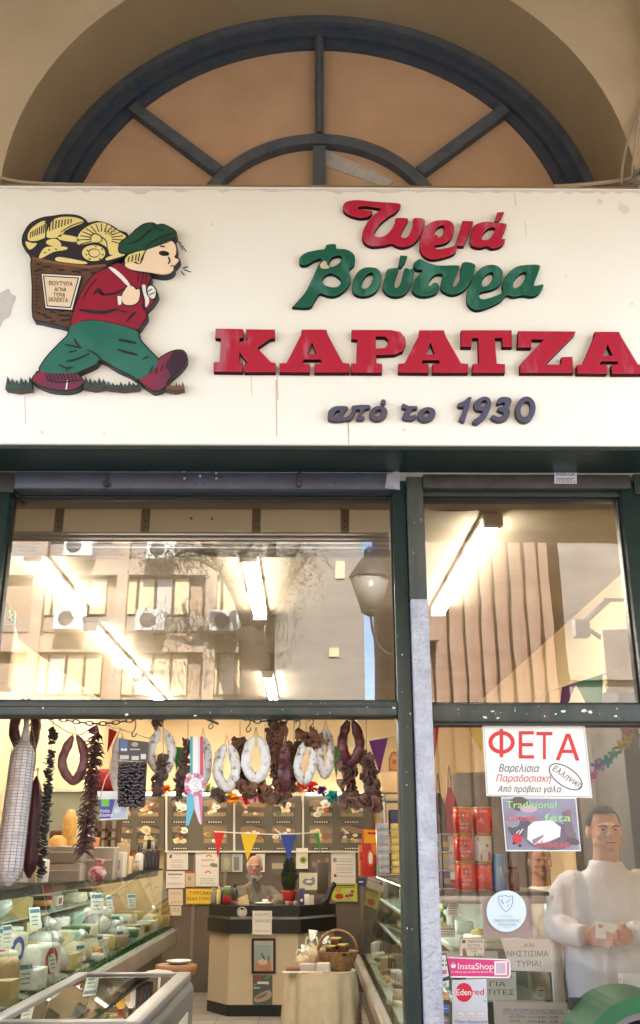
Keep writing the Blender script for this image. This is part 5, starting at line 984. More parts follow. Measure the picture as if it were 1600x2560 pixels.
# ---- right display case
rc = thing("display_case", "glass counter on the right, its steel framed end standing behind the stickered pane", "display case", (.8, 4, FZ))
YA2, YE2 = 1.4, 6.6; XT2, ZT2, XB2, ZB2 = .56, 1.40, .44, .68; XR2 = 1.14
m = MB(); m.box((.5, YA2 + .02, FZ + .1), (XR2, YE2, .60), flat(.13, .105, .085)); m.build("base", rc)
m = MB(); m.rbox((.40, YA2, .58), (.52, YE2, .672), M_ledge, .012); m.build("ledge", rc)
m = MB(); m.box((.46, YA2 + .01, .64), (XR2, YE2, .672), M_deck); m.build("deck", rc)
m = MB(); m.box((XR2 - .02, YA2 + .5, .672), (XR2, YE2, ZT2), mat("sliding_door_glass", (.40, .43, .40), .25)); m.build("back_doors", rc)
m = MB(); m.box((XT2 - .005, YA2, ZT2), (XR2 + .01, YE2, ZT2 + .018), mat("smoky_top", (0, 0, 0))); m.build("top_shelf", rc)
cuts = [YA2, 2.4, 3.8, 5.2, YE2]
for a, b in zip(cuts, cuts[1:]): m = MB(); m.quad([(XB2, b - .006, ZB2), (XB2, a + .006, ZB2), (XT2, a + .006, ZT2), (XT2, b - .006, ZT2)], G_case); m.build("glass_pane", rc)
for y in cuts[1:-1]: m = MB(); m.quad([(XB2 - .006, y + .01, ZB2), (XB2 - .006, y - .01, ZB2), (XT2 - .006, y - .01, ZT2), (XT2 - .006, y + .01, ZT2)], M_seal); m.build("seam", rc)
m = MB(); m.quad([(XB2, YA2, ZB2), (XR2, YA2, ZB2), (XR2, YA2, ZT2), (XT2, YA2, ZT2)], G_case); m.build("end_pane", rc)
m = MB(); m.rbox((XR2 - .012, YA2 - .02, FZ), (XR2 + .045, YA2 + .03, ZT2 + .0), M_post, .004); m.build("post", rc)
m = MB(); m.tube([(XT2 + .0, YA2 - .004, ZT2), (XB2, YA2 - .004, ZB2)], .008, M_post, 6); m.build("post", rc)
m = MB(); m.rbox((XT2, YA2 - .01, ZT2 - .035), (XR2, YA2 - .003, ZT2), M_post, .003); m.build("end_rail", rc)
m = MB(); m.quad([(XB2, YE2, ZB2), (XR2, YE2, ZB2), (XR2, YE2, ZT2), (XT2, YE2, ZT2)], G_case); m.build("end_pane", rc)
for z in (.93, 1.16): m = MB(); m.box((.68, YA2 + .06, z), (XR2 - .03, YE2 - .05, z + .008), mat("shelf_glass", (0, 0, 0))); m.rbox((.665, YA2 + .05, z - .008), (.68, YE2 - .05, z + .016), flat(.72, .76, .70), .003); m.build("middle_shelf", rc)
m = MB(); m.tube([(.62, YA2 + .1, ZT2 - .018), (.62, YE2 - .1, ZT2 - .018)], .01, mat("lit_case_tube", (0, 0, 0)), 8); m.build("strip_light", rc)
GR = "packs in the right display case"
SC = 1.3
rs = [("tub","straw",.06,"green"),("pack","white",.07,"green"),("tray","brown",.09,"white"),("box","white",.07,"red"),("pack","red",.07,"white"),("tray","tan",.09,"white"),("tub","brown",.06,"white"),("pack","white",.07,"blue"),("tray","orange",.09,"white"),("box","brown",.07,"white"),("pack","tan",.07,"red"),("tub","green",.06,"white"),("tray","brown",.09,"white"),("box","white",.07,"green"),("pack","white",.07,"red")]
row(.60, [1.6 + i * .33 for i in range(15)], rs, "right case's bottom row", GR, lambda x: .673, 0)
rs2 = [("box","white",.06,"green"),("tub","brown",.05,"red"),("pack","white",.055,"blue"),("box","red",.06,"white"),("tub","white",.05,"mint"),("pack","tan",.055,"green"),("box","white",.06,"brown"),("tub","grey",.05,"white"),("pack","white",.055,"red"),("box","tan",.06,"white")]
row(.85, [1.75 + i * .48 for i in range(10)], rs2, "right case's lower glass shelf", GR, lambda x: .939, 0)
rs3 = [("tray","straw",.07,"white"),("box","grey",.06,"white"),("pack","white",.055,"brown"),("tub","tan",.05,"white"),("box","white",.06,"red"),("pack","grey",.055,"red"),("tub","white",.05,"blue"),("box","tan",.06,"green"),("pack","white",.055,"mint")]
row(.86, [1.8 + i * .53 for i in range(9)], rs3, "right case's upper glass shelf", GR, lambda x: 1.169, 0)
m = MB(); random.seed(4)
for i in range(46):
    p = P(random.uniform(1088, 1112), random.uniform(2245, 2335), 1.55); m.ball(p, (.014, .012, .022), C_cols["straw"] if i % 3 else C_cols["green"], seg=7, rings=5)
m.tube([P(1100, 2250, 1.55), P(1100, 2228, 1.55)], .002, M_wire, 5); m.build("pepper_bunch", label="bunch of yellow green peppers hanging inside the right case's end", cat="peppers")
# cloth covered table with its basket
tb = thing("side_table", "round table under a long cream cloth at the right case's foot", "table", (.07, 4.55, FZ))
c = Vector((.07, 4.55, .0)); M_cloth = mat("cream_tablecloth", (.62, .54, .40), .8, noise=14, col2=(.55, .47, .34), bump=(60, .3, .003))
vs = []; fs_ = []; N = 96; LV = 9
for j in range(LV):
    z = .74 - (.64) * j / (LV - 1); f_ = j / (LV - 1)
    for i in range(N): a = 2 * pi * i / N; r = .27 + .03 * f_ + f_ ** .6 * (.028 * sin(9 * a + .6) + .016 * sin(17 * a + 1)); vs.append((c.x + r * cos(a), c.y + r * sin(a), z + (.0 if j else .004)))
for j in range(LV - 1):
    for i in range(N): fs_.append((j * N + i, j * N + (i + 1) % N, (j + 1) * N + (i + 1) % N, (j + 1) * N + i))
m = MB(); m.add(vs, fs_, M_cloth, True); m.add(vs[:N], [tuple(range(N))], M_cloth); m.build("tablecloth", tb)
m = MB(); m.lathe([(.24, FZ + .001), (.05, FZ + .03), (.05, .70), (.26, .71), (.26, .735)], (c.x, c.y, 0), flat(.2, .1, .05), 20); m.build("pedestal", tb)
ZTb = .7445
M_wick = mat("wicker", (0, 0, 0)); bk = thing("wicker_basket", "tilted wicker basket of jars on the cream cloth table", "basket", (.2, 4.5, ZTb))
m = MB(); m.lathe([(.10, 0), (.13, .06), (.155, .13), (.16, .14), (.145, .135), (.11, .04), (.001, .03)], (.2, 4.5, ZTb), M_wick, 22, 1, .75); m.build("body", bk)
m = MB(); m.tube(smooth_loop([(.2 + .15 * cos(a), 4.56, ZTb + .13 + .15 * sin(a)) for a in [i * pi / 7 for i in range(8)]], 2, False), .012, M_wick, 7); m.build("handle", bk)
for i, (x, y, z, lb) in enumerate(((.15, 4.44, .10, "gold lidded dark jar at the basket's left"), (.24, 4.43, .11, "gold lidded dark jar at the basket's right"), (.19, 4.5, .15, "gold lidded dark jar topmost in the basket"))): jar("honey_jar", lb, "jar", (x, y, ZTb + z), .042, .085, flat(.08, .035, .012, .15), mat("gold_lid", (.45, .33, .10), .3, metal=.9), "jars in the wicker basket", .98, .25)
M_pb = mat("pasta_bag_film", (.72, .60, .42), .3, noise=25, col2=(.55, .40, .22), bump=(30, .4, .01))
for x, y, s_, lb in ((-.0, 4.62, .095, "largest clear bag of pale pasta tied with white ribbon"), (.10, 4.68, .08, "clear bag of pasta tied with white ribbon nearest the basket"), (-.07, 4.55, .06, "smallest clear pasta bag at the table's left rim")):
    t = thing("pasta_bag", lb, "bag", (x, y, ZTb), "ribboned pasta bags on the table"); m = MB(); m.ball((x, y, ZTb + s_ * .9), (s_, s_ * .8, s_ * .9), M_pb, wob=.08, seg=14, rings=9); m.build("body", t)
    m = MB(); m.tube([(x, y, ZTb + s_ * 1.7), (x, y, ZTb + s_ * 2.05), (x + .01, y, ZTb + s_ * 2.9)], [s_ * .35, s_ * .14, s_ * .4], mat("white_film", (.78, .77, .75), .3, bump=(40, .6, .01)), 9); m.build("tied_top", t)
    m = MB()
    for sg in (-1, 1): m.tube(smooth_loop([(x, y - .02, ZTb + s_ * 2.05), (x + sg * .035, y - .03, ZTb + s_ * 2.4), (x + sg * .05, y - .03, ZTb + s_ * 1.7)], 3, False), .006, M_white, 5)
    m.build("ribbon", t)
for x, y, a, b, h, cl_, lb, nm in ((-.12, 4.42, .07, .05, .035, flat(.2, .09, .05), "small brown box lying at the table's left edge", "box"), (-.03, 4.40, .06, .045, .06, flat(.42, .36, .38), "lilac grey box beside the brown box on the table", "box"), (.0, 4.34, .08, .03, .012, flat(.66, .58, .4), "flat cream packet at the cloth's front edge", "packet"), (-.13, 4.37, .09, .03, .010, M_paper, "flat white packet at the cloth's left edge", "packet"), (.09, 4.36, .05, .035, .07, flat(.5, .48, .42), "pale oval tin leaning on the basket", "tin")):
    m = MB(); m.rbox((x - a, y - b, ZTb), (x + a, y + b, ZTb + h), cl_, min(.01, h * .3), random.uniform(-.3, .3)); m.build(nm, label=lb, cat=nm)
# snack packets on the right case's far end
def rtop(px, Y): p = P(px, 2190, Y); return Vector((p.x, Y, ZT2 + .0185))
def stand(label, nm, cat, px0, px1, py0, py1, Y, mt, extra, dp=.1):
    a, b = P(px0, py1, Y), P(px1, py0, Y); t = thing(nm, label, cat, ((a.x + b.x) / 2, Y, a.z)); m = MB(); m.rbox((a.x, Y, a.z), (b.x, Y + dp, b.z), mt, .006); k = Y - .0006
    for q, c in extra: m.ppoly(q, k, c); k -= .0003
    m.build("carton", t); return t
stand("tall red and yellow snack carton on the right case's far end", "snack_carton", "carton", 908, 948, 2072, 2192, 5.2, flat(.50, .02, .015, .35), [(rect(910, 2074, 946, 2108), flat(.85, .42, .01)), (rect(920, 2080, 940, 2086), flat(.5, .02, .02)), ([(928, 2108), (946, 2112), (946, 2140), (930, 2134)], flat(.75, .25, .03)), (smooth_loop([(919, 2132), (926, 2124), (934, 2132), (934, 2158), (926, 2166), (919, 2158)], 2), flat(.7, .12, .05)), (smooth_loop([(922, 2134), (927, 2130), (931, 2136), (931, 2156), (926, 2160), (922, 2154)], 2), M_white), (rect(936, 2160, 946, 2190), flat(.06, .10, .03))])
stand("orange snack carton beside the red and yellow one", "snack_carton", "carton", 898, 909, 2112, 2190, 5.3, flat(.55, .20, .05, .4), [(rect(899, 2130, 908, 2150), flat(.3, .08, .03))])
rk = thing("packet_rack", "upright rack of silver blue packets beside the door post", "rack", tuple(rtop(975, 4.6)))
a, b = P(945, 2195, 4.6), P(1003, 2060, 4.6); zb = ZT2 + .0185
for x in (a.x, b.x): m = MB(); m.tube([(x, 4.66, zb), (x, 4.66, b.z + .02)], .007, M_alu, 6); m.build("upright", rk)
for i in range(7):
    z = zb + .012 + i * (b.z - zb) / 7; m = MB(); m.box((a.x, 4.62, z - .006), (b.x, 4.74, z), M_alu); m.build("tray", rk)
    for j in range(2):
        m = MB(); x0 = a.x + .012 + j * (b.x - a.x) * .52; x1 = x0 + (b.x - a.x) * .44; m.rbox((x0, 4.625, z + .0005), (x1, 4.72, z + .05), mat("silver_packet", (.45, .48, .55), .3, noise=20, col2=(.3, .33, .42)) if j == 0 else flat(.6, .48, .12, .4), .008); m.build("packet", None, "%s packet, %s from the bottom of the rack by the door post" % (("silver blue", "yellow")[j], ORD[i]), "packet", "packets on the upright rack")
# ================================================================ people
from mathutils import noise as NZ
def remeshed(m, vox, mt, name, parent, it=4, fold=0):
    """one continuous skin grown over the collected shapes"""
    me = bpy.data.meshes.new("skin"); me.from_pydata([Vector(v) for v in m.v], [], m.f); me.update()
    o = bpy.data.objects.new("skin", me); COL.objects.link(o)
    r = o.modifiers.new("r", 'REMESH'); r.mode = 'VOXEL'; r.voxel_size = vox; r.use_smooth_shade = True
    s_ = o.modifiers.new("s", 'SMOOTH'); s_.factor = .5; s_.iterations = it
    ev = bpy.data.meshes.new_from_object(o.evaluated_get(bpy.context.evaluated_depsgraph_get()))
    if fold:
        NM = [Vector(v.normal) for v in ev.vertices]; CO = [Vector(v.co) for v in ev.vertices]
        for v, c_, n_ in zip(ev.vertices, CO, NM):
            u_ = Vector((c_.x * 9 + c_.z * 5, c_.y * 7, c_.z * 4.5 - c_.x * 3)) + NZ.noise_vector(c_ * 4) * .9; r_ = 1 - abs(NZ.noise(u_)) * 2.2
            u2 = Vector((c_.x * 24, c_.y * 20, c_.z * 14)); v.co = c_ + n_ * fold * (max(r_, -.6) + .35 * NZ.noise(u2) - .3)
    k = MB(); k.add([tuple(v.co) for v in ev.vertices], [tuple(p.vertices) for p in ev.polygons], mt, True)
    bpy.data.objects.remove(o); bpy.data.meshes.remove(me); bpy.data.meshes.remove(ev)
    return k.build(name, parent)
def loft(m, secs, mt, seg=24):
    """closed body from (centre, rx, ry) sections stacked upwards"""
    vs = []
    for c, rx, ry in secs:
        for k in range(seg): a = 2 * pi * k / seg; q = cos(a), sin(a); e = .85; vs.append((c[0] + rx * math.copysign(abs(q[0]) ** e, q[0]), c[1] + ry * math.copysign(abs(q[1]) ** e, q[1]), c[2]))
    fs = [(i * seg + k, i * seg + (k + 1) % seg, (i + 1) * seg + (k + 1) % seg, (i + 1) * seg + k) for i in range(len(secs) - 1) for k in range(seg)]
    m.add(vs, fs + [tuple(range(seg - 1, -1, -1)), tuple((len(secs) - 1) * seg + k for k in range(seg))], mt, True)
def head_shapes(m, c, top, f, mt, old=False):
    """skull, jaw, nose, brow, ears and neck; f = -1 looks to the street, +1 away"""
    x, y, _ = c; z = top
    m.ball((x, y - f * .012, z - .088), (.079, .096, .088), mt, seg=20, rings=14)
    m.ball((x, y + f * .022, z - .135), (.069, .076, .085), mt, seg=20, rings=14)
    m.ball((x, y + f * .045, z - .178), (.052, .05, .036), mt, seg=16, rings=10); m.ball((x, y + f * .075, z - .20), (.027, .024, .017), mt)
    m.ball((x, y + f * .088, z - .098), (.054, .014, .009), mt)
    for s_ in (-1, 1):
        m.ball((x + s_ * .037, y + f * .066, z - .143), (.024, .022, .02), mt); m.ball((x + s_ * .079, y - f * .005, z - .125), (.011, .022, .033), mt)
        m.ball((x + s_ * .047, y + f * .03, z - .175), (.022, .04, .025), mt)
    m.tube([(x, y + f * .088, z - .10), (x, y + f * .104, z - .125), (x, y + f * .113, z - .143)], [.009, .012, .016], mt, 10); m.ball((x, y + f * .108, z - .146), (.019, .013, .010), mt)
    m.ball((x, y + f * .09, z - .172), (.025, .009, .006), mt); m.ball((x, y + f * .088, z - .181), (.021, .009, .006), mt)
    m.tube([(x, y + f * .01, z - .17), (x, y - f * .012, z - .235), (x, y - f * .02, z - .34)], [.06, .061, .074], mt, 16)
def hand_shapes(m, wr, tip, side, mt, up=Vector((0, 0, 1)), s=1.0):
    """palm, four bent fingers of unequal length and a thumb from the palm's side, closing on something held"""
    d = (tip - wr).normalized(); n_ = up - d * up.dot(d); n_.normalize(); b = d.cross(n_) * side
    pc = wr + d * .045 * s; R_ = Matrix((d, n_, b)).transposed(); m.ball(pc, (.05 * s, .040 * s, .017 * s), mt, rot=R_, seg=14, rings=10)
    for i, (o, L) in enumerate(((.030, .075), (.011, .085), (-.009, .080), (-.028, .062))):
        a = pc + d * .034 * s + n_ * o * s; m.tube([a, a + d * L * .42 * s + b * .008 * s, a + d * L * .72 * s + b * .026 * s, a + d * L * .80 * s + b * .045 * s], [.0098 * s, .0092 * s, .0085 * s, .0065 * s], mt, 8)
    a = pc - d * .01 * s + n_ * .034 * s; m.tube([a, a + n_ * .022 * s + d * .022 * s + b * .015 * s, a + n_ * .022 * s + d * .055 * s + b * .03 * s], [.012 * s, .011 * s, .008 * s], mt, 8)
def figure(label, cx, cy, top, f, skin, cloth, arms, hair, parts=(), legs=True, eye=True, neck_open=.0):
    t = thing("person", label, "person", (cx, cy, FZ)); c = (cx, cy, 0)
    b = MB(); head_shapes(b, c, top, f, skin)
    loft(b, [((cx, cy - f * .02, top - .62), .12, .08), ((cx, cy - f * .02, top - .4), .15, .08), ((cx, cy - f * .02, top - .33), .12, .07), ((cx, cy - f * .02, top - .30), .06, .05)], skin)
    w_ = MB(); loft(w_, [((cx, cy - f * .005, top - 1.02), .235, .135), ((cx, cy, top - .85), .25, .14), ((cx, cy, top - .62), .255, .135), ((cx, cy - f * .012, top - .45), .25, .12), ((cx, cy - f * .02, top - .375), .215, .10), ((cx, cy - f * .02, top - .335), .155, .088), ((cx, cy - f * .02, top - .305), .105, .078), ((cx, cy - f * .018, top - .285 + neck_open), .074, .072)], cloth)
    for sh, el, wr, tip, sd in arms:
        b.tube([sh, el, wr], [.045, .04, .027], skin, 12); hand_shapes(b, wr, tip, sd, skin)
        dd = (wr - el).normalized(); pts = smooth_loop([tuple(Vector((cx + (sh.x - cx) * .55, sh.y - f * .01, sh.z + .045))), tuple(sh), tuple(sh.lerp(el, .5)), tuple(el), tuple(el.lerp(wr, .5)), tuple(wr)], 3, False); N = len(pts)
        w_.tube(pts, [.062 + .006 * min(i, 2) if i < 3 else .064 + .005 * sin(i * 2.1) if i < N * .6 else .066 - .024 * (i - N * .6) / (N * .4) + .004 * sin(i * 2.3) for i in range(N)], cloth, 14); w_.ball(sh, (.066, .072, .066), cloth)
    remeshed(b, .0055, skin, "body", t, 3); remeshed(w_, .0085, cloth, parts[0] if parts else "sweater", t, 6, .0085)
    if hair: hair(t, c)
    if eye:
        for s_ in (-1, 1):
            m = MB(); q = (cx + s_ * .031, cy + f * .0865, top - .116); m.ball(q, (.0115, .0055, .0042), flat(.34, .28, .25, .4)); m.ball((q[0], q[1] + f * .0045, q[2]), (.0048, .003, .0044), flat(.03, .02, .015, .2), seg=8, rings=6); m.build("eye", t)
            m = MB(); m.tube([(cx + s_ * .014, cy + f * .101, top - .103), (cx + s_ * .033, cy + f * .1, top - .0965), (cx + s_ * .054, cy + f * .082, top - .103)], [.004, .0045, .003], flat(.06, .04, .03) if eye == 1 else flat(.5, .46, .42), 6); m.build("eyebrow", t)
        m = MB(); m.tube([(cx - .024, cy + f * .093, top - .177), (cx, cy + f * .1, top - .1765), (cx + .024, cy + f * .093, top - .177)], .0028, flat(.22, .08, .07), 6); m.build("mouth", t)
    if legs:
        m = MB()
        for s_ in (-1, 1): m.tube([(cx + s_ * .09, cy, top - .98), (cx + s_ * .10, cy - .01, FZ + .48), (cx + s_ * .11, cy, FZ + .05)], [.105, .07, .055], flat(.06, .065, .09), 14)
        m.ball((cx, cy, top - .96), (.19, .125, .10), flat(.06, .065, .09)); remeshed(m, .014, flat(.06, .065, .09), "trousers", t, 3)
        m = MB()
        for s_ in (-1, 1): m = MB(); m.rbox((cx + s_ * .11 - .045, cy - .14, FZ + .001), (cx + s_ * .11 + .045, cy + .08, FZ + .08), flat(.03, .03, .03), .03); m.build("shoe", t)
    return t
M_skin1 = mat("skin", (.60, .34, .245), .5, noise=14, col2=(.54, .26, .19), sss=.15); M_skin2 = mat("tanned_skin", (.36, .17, .10), .5, noise=6, col2=(.28, .13, .075), sss=.1); M_skin3 = mat("pale_skin", (.50, .28, .20), .5, noise=9, col2=(.43, .21, .15), sss=.15)
M_swe = mat("white_sweatshirt", (.62, .61, .655), .9, bump=(60, .25, .004)); M_tee = mat("white_tee", (.68, .66, .62), .85, bump=(14, .4, .02)); M_jac = mat("stone_fleece", (.20, .175, .135), .9, noise=9, col2=(.155, .135, .105), bump=(12, .6, .03))
def short_hair(colr, lift=.0045, low=98):
    def fn(t, c, colr=colr):
        x, y, _ = c; m = MB(); top = t["top"]; f = t["face"]; vs = []; fs = []; seg, rings = 28, 10
        for i in range(rings + 1):
            for k in range(seg):
                a = 2 * pi * k / seg; front = (sin(a) * f > .25); lim = radians(58) if front and abs(cos(a)) < .8 else radians(low); th = lim * i / rings
                vs.append((x + (.079 + lift) * sin(th) * cos(a), y - f * .012 + (.096 + lift) * sin(th) * sin(a), top - .088 + (.088 + lift) * cos(th)))
        for i in range(rings):
            for k in range(seg): fs.append((i * seg + k, (i + 1) * seg + k, (i + 1) * seg + (k + 1) % seg, i * seg + (k + 1) % seg))
        m.add(vs, fs, mat("hair_" + str(int(colr[0] * 1000)), colr, .8, noise=90, bump=(160, .8, .004)), True); o = m.build("hair", t)
    return fn
# young man in the white sweatshirt behind the right pane
_T = thing
def thing_face(top, f):
    global thing
    def mk(*a, **k):
        o = _T(*a, **k); o["top"] = top; o["face"] = f; return o
    thing = mk
Ym = 1.42; hx = P(1510, 2075, Ym).x; tp = P(1510, 2014, Ym).z
L = lambda px, py, Y: P(px, py, Y)
thing_face(tp, -1)
aL = (Vector((hx - .215, Ym + .02, tp - .40)), L(1392, 2318, 1.36), L(1462, 2340, 1.17), L(1530, 2352, 1.10), 1)
aR = (Vector((hx + .215, Ym + .02, tp - .40)), Vector((hx + .30, 1.36, L(1392, 2318, 1.36).z)), L(1578, 2335, 1.17), L(1530, 2350, 1.10), -1)
man = figure("young man in a white sweatshirt holding folded paper in both hands behind the pane", hx, Ym, tp, -1, M_skin1, M_swe, [aL, aR], short_hair((.035, .028, .025)), neck_open=.025)
m = MB(); y_ = Ym - .135
for k in range(4): m.ball((hx + .125, y_ - .003, tp - .60 - k * .009), (.022 if k < 3 else .012, .004, .003), INKG, seg=10, rings=5)
m.ball((hx + .125, y_ - .003, tp - .645), (.012, .004, .012), INKG, seg=10, rings=6); m.build("chest_print", man)
m = MB(); m.slab([L(1487, 2300, 1.105), L(1545, 2312, 1.105), L(1537, 2350, 1.10), L(1490, 2345, 1.10)][::-1], .002, M_paperw, (0, -1, 0)); m.build("folded_paper", label="folded white paper held in the young man's hands", cat="paper")
# stooping man behind him
Yb2 = 3.9; bx = P(1350, 2160, Yb2).x; tp2 = P(1350, 2112, Yb2).z; thing_face(tp2, -1)
ab = [(Vector((bx + s_ * .20, Yb2, tp2 - .40)), Vector((bx + s_ * .25, Yb2 - .04, tp2 - .66)), Vector((bx + s_ * .2, Yb2 - .2, tp2 - .72)), Vector((bx + s_ * .14, Yb2 - .3, tp2 - .72)), s_) for s_ in (-1, 1)]
figure("man in a white T-shirt behind the young man, mostly hidden by the poster", bx, Yb2, tp2, -1, M_skin2, M_tee, ab, short_hair((.045, .03, .02), .003), ("shirt",))
# the old man at the till
Yo = 7.62; ox = P(637, 2165, Yo).x; tp3 = P(637, 2139, Yo).z; thing_face(tp3, -1)
def old_hair(t, c):
    x, y, _ = c; m = MB()
    for s_ in (-1, 1): m.ball((x + s_ * .074, y + .01, tp3 - .10), (.016, .05, .04), flat(.62, .60, .56), wob=.05)
    m.ball((x, y + .075, tp3 - .11), (.07, .03, .05), flat(.62, .60, .56), wob=.05); m.build("hair", t)
oa = [(Vector((ox - .20, Yo, tp3 - .40)), L(574, 2258, 7.4), L(585, 2262, 7.16), L(612, 2261, 7.1), 1), (Vector((ox + .20, Yo, tp3 - .40)), L(716, 2262, 7.45), L(680, 2258, 7.2), L(655, 2258, 7.12), -1)]
old = figure("old man in a stone coloured fleece sitting at the till counter", ox, Yo, tp3, -1, M_skin3, M_jac, oa, old_hair, ("fleece",), eye=2)
m = MB(); m.quad([L(627, 2197, 7.49), L(648, 2197, 7.49), L(639, 2216, 7.475), L(636, 2216, 7.475)][::-1], flat(.03, .03, .045)); m.build("dark_undershirt", old)
m = MB(); m.ball((ox, Yo - .045, tp3 - .222), (.055, .058, .026), mat("lilac_mask", (.40, .37, .50), .8, bump=(20, .4, .01))); m.build("face_mask", old, label="lilac face mask pulled down under the chin")
m = MB()
for s_ in (-1, 1): m.tube([(ox + s_ * .032 + .024 * cos(a), Yo - .108, tp3 - .118 + .018 * sin(a)) for a in [2 * pi * i / 12 for i in range(12)]], .0022, M_hook if "M_hook" in globals() else INK, 5, closed=True)
m.tube([(ox - .008, Yo - .11, tp3 - .115), (ox + .008, Yo - .11, tp3 - .115)], .002, INK, 5); m.build("glasses", old)
m = MB()
for s_ in (-1, 1): m.slab([L(636 + s_ * 13, 2182, 7.51), L(636 + s_ * 22, 2190, 7.50), L(636 + s_ * 8, 2204, 7.47), L(636 + s_ * 4, 2200, 7.475)][::s_], .008, M_jac, (0, -1, 0))
m.build("collar", old)
thing = _T
for o in bpy.data.objects:
    for k in ("top", "face"):
        if k in o: del o[k]
# ================================================================ things hanging in the doorway
YH = .38
M_sal = mat("dark_salami", (.15, .04, .036), .32, noise=30, col2=(.06, .018, .02), bump=(42, .9, .007)); M_sal2 = mat("brown_sausage", (.20, .08, .06), .36, noise=26, col2=(.11, .04, .038), bump=(42, .9, .007))
M_mold = mat("white_mould_sausage", (.80, .78, .75), .75, noise=42, col2=(.33, .26, .23), bump=(45, 1.0, .008), ramp=(.38, .5)); M_mold2 = mat("chalky_sausage", (.84, .82, .79), .75, noise=36, col2=(.58, .52, .48), bump=(45, .9, .007), ramp=(.36, .5))
M_string = flat(.42, .33, .2, .8); M_hook = flat(.10, .09, .08, .35)
def sausage(label, cx, top, hw, bot, r, mt, Y=YH, lean=0, grp="sausages hanging in the doorway", gap=6, string=None):
    """a horseshoe of sausage hung by its two tied ends"""
    h = bot - top; t = thing("sausage", label, "sausage", tuple(P(cx + lean * .5, top, Y)), grp)
    pts = [(cx + lean - gap, top + h * .02), (cx + lean * .7 - hw * .72, top + h * .25), (cx + lean * .3 - hw, top + h * .55), (cx - hw * .72, top + h * .83), (cx, bot), (cx + hw * .72, top + h * .83), (cx + lean * .3 + hw, top + h * .55), (cx + lean * .7 + hw * .72, top + h * .25), (cx + lean + gap, top + h * .02)]
    q = smooth_loop(pts, 5, False); N = len(q); k = P(cx, top + 1, Y).z - P(cx, top, Y).z; k = abs(k); rr = r * k
    rad = [rr * min(1, .35 + .65 * min(i, N - 1 - i) / 4) * (1 + .05 * sin(i * 1.7) + .04 * sin(i * .6)) for i in range(N)]
    m = MB(); m.tube([P(x, y, Y) + Vector((0, .012 * sin(i * .4), 0)) for i, (x, y) in enumerate(q)], rad, mt, 14); m.build("casing", t)
    s_ = string or top - 22
    m = MB()
    for g_ in (-gap, gap): m.tube([P(cx + lean + g_, top + 2, Y), P(cx + lean, s_, Y)], .0016, M_string, 5)
    m.build("string", t); return t
def hook(label, x, y0, y1, Y=YH, grp="wire hooks on the chains"):
    m = MB(); m.tube(smooth_loop([tuple(P(a, b, Y)) for a, b in ((x - 6, y0 + 8), (x - 2, y0), (x + 5, y0 + 4), (x + 4, (y0 + y1) / 2), (x - 4, y1 - 8), (x - 2, y1), (x + 5, y1 - 3), (x + 7, y1 - 10))], 3, False), .0025, M_hook, 6); return m.build("wire_hook", None, label, "hook", grp)
def chain(label, pts, Y=YH):
    m = MB(); q = smooth_loop(pts, 12, False); L_ = [P(x, y, Y) for x, y in q]; acc = 0; last = L_[0]; i = 0; step = .027; k = 0
    for a, b in zip(L_, L_[1:]):
        seg = (b - a).length; d = (b - a).normalized()
        while acc <= seg:
            c = a + d * acc; up = Vector((0, 1, 0)) if k % 2 else d.cross(Vector((0, 1, 0))); loop = [c + d * .017 * cos(t_) + up * .008 * sin(t_) for t_ in [2 * pi * j / 10 for j in range(10)]]
            m.tube(loop, .0026, M_hook, 5, closed=True); acc += step; k += 1
        acc -= seg
    return m.build("chain", None, label, "chain", "hanging chains in the doorway")
chain("chain looping from the netted salami to the olive bag's hook", [(95, 1785), (160, 1800), (240, 1809), (310, 1803), (375, 1788), (400, 1780)])
chain("chain over the mushrooms in the middle of the doorway", [(612, 1795), (640, 1803), (700, 1800), (745, 1797), (790, 1790), (830, 1782)])
m = MB(); m.tube([(-1.24, YH, P(500, 1776, YH).z), (XB, YH, P(500, 1776, YH).z)], .007, M_hook, 8); m.build("hanging_rail", label="thin dark rail behind the transom carrying the chains and hooks", cat="rail")
# big netted salami, dark salami, loop behind it
t = thing("netted_salami", "huge white netted salami hanging at the doorway's left", "salami", tuple(P(60, 1848, YH)), "sausages hanging in the doorway")
a, b = P(62, 1852, .36), P(18, 2215, .30); N = 16; R_ = .047
M_net = mat("white_net_casing", (.68, .64, .62), .7, noise=35, col2=(.46, .40, .40), bump=(50, .5, .005), ramp=(.3, .55)); M_netl = flat(.35, .29, .29, .8)
pts = [a.lerp(b, i / N) for i in range(N + 1)]; rad = [R_ * (.25 if i in (0, N) else (.86 if i in (1, N - 1) else 1 + .08 * i / N)) for i in range(N + 1)]
pts[0] = a + (a - b).normalized() * .006
m = MB(); m.tube(pts, rad, M_net, 22); m.build("casing", t)
m = MB(); ax = (b - a).normalized(); sx = Vector((1, 0, 0)) - ax * ax.x; sx.normalize(); sy = ax.cross(sx)
for i in range(1, 46):
    f_ = i / 46; c = a.lerp(b, f_); r = R_ * (1.015 + .08 * f_) if .06 < f_ < .95 else R_ * .93
    m.tube([c + (sx * cos(q) + sy * sin(q)) * r for q in [2 * pi * j / 18 for j in range(18)]], .0011, M_netl, 4, closed=True)
for j in range(14):
    q = 2 * pi * j / 14; m.tube([a.lerp(b, f_) + (sx * cos(q) + sy * sin(q)) * R_ * (1.02 + .08 * f_) for f_ in (.06, .3, .6, .95)], .0011, M_netl, 4)
m.build("net", t)
m = MB(); m.tube([a, P(66, 1815, .37), P(68, 1785, .38)], [.02, .011, .013], mat("netting_tail", (.62, .55, .48), .8, noise=30), 8); m.build("tied_end", t)
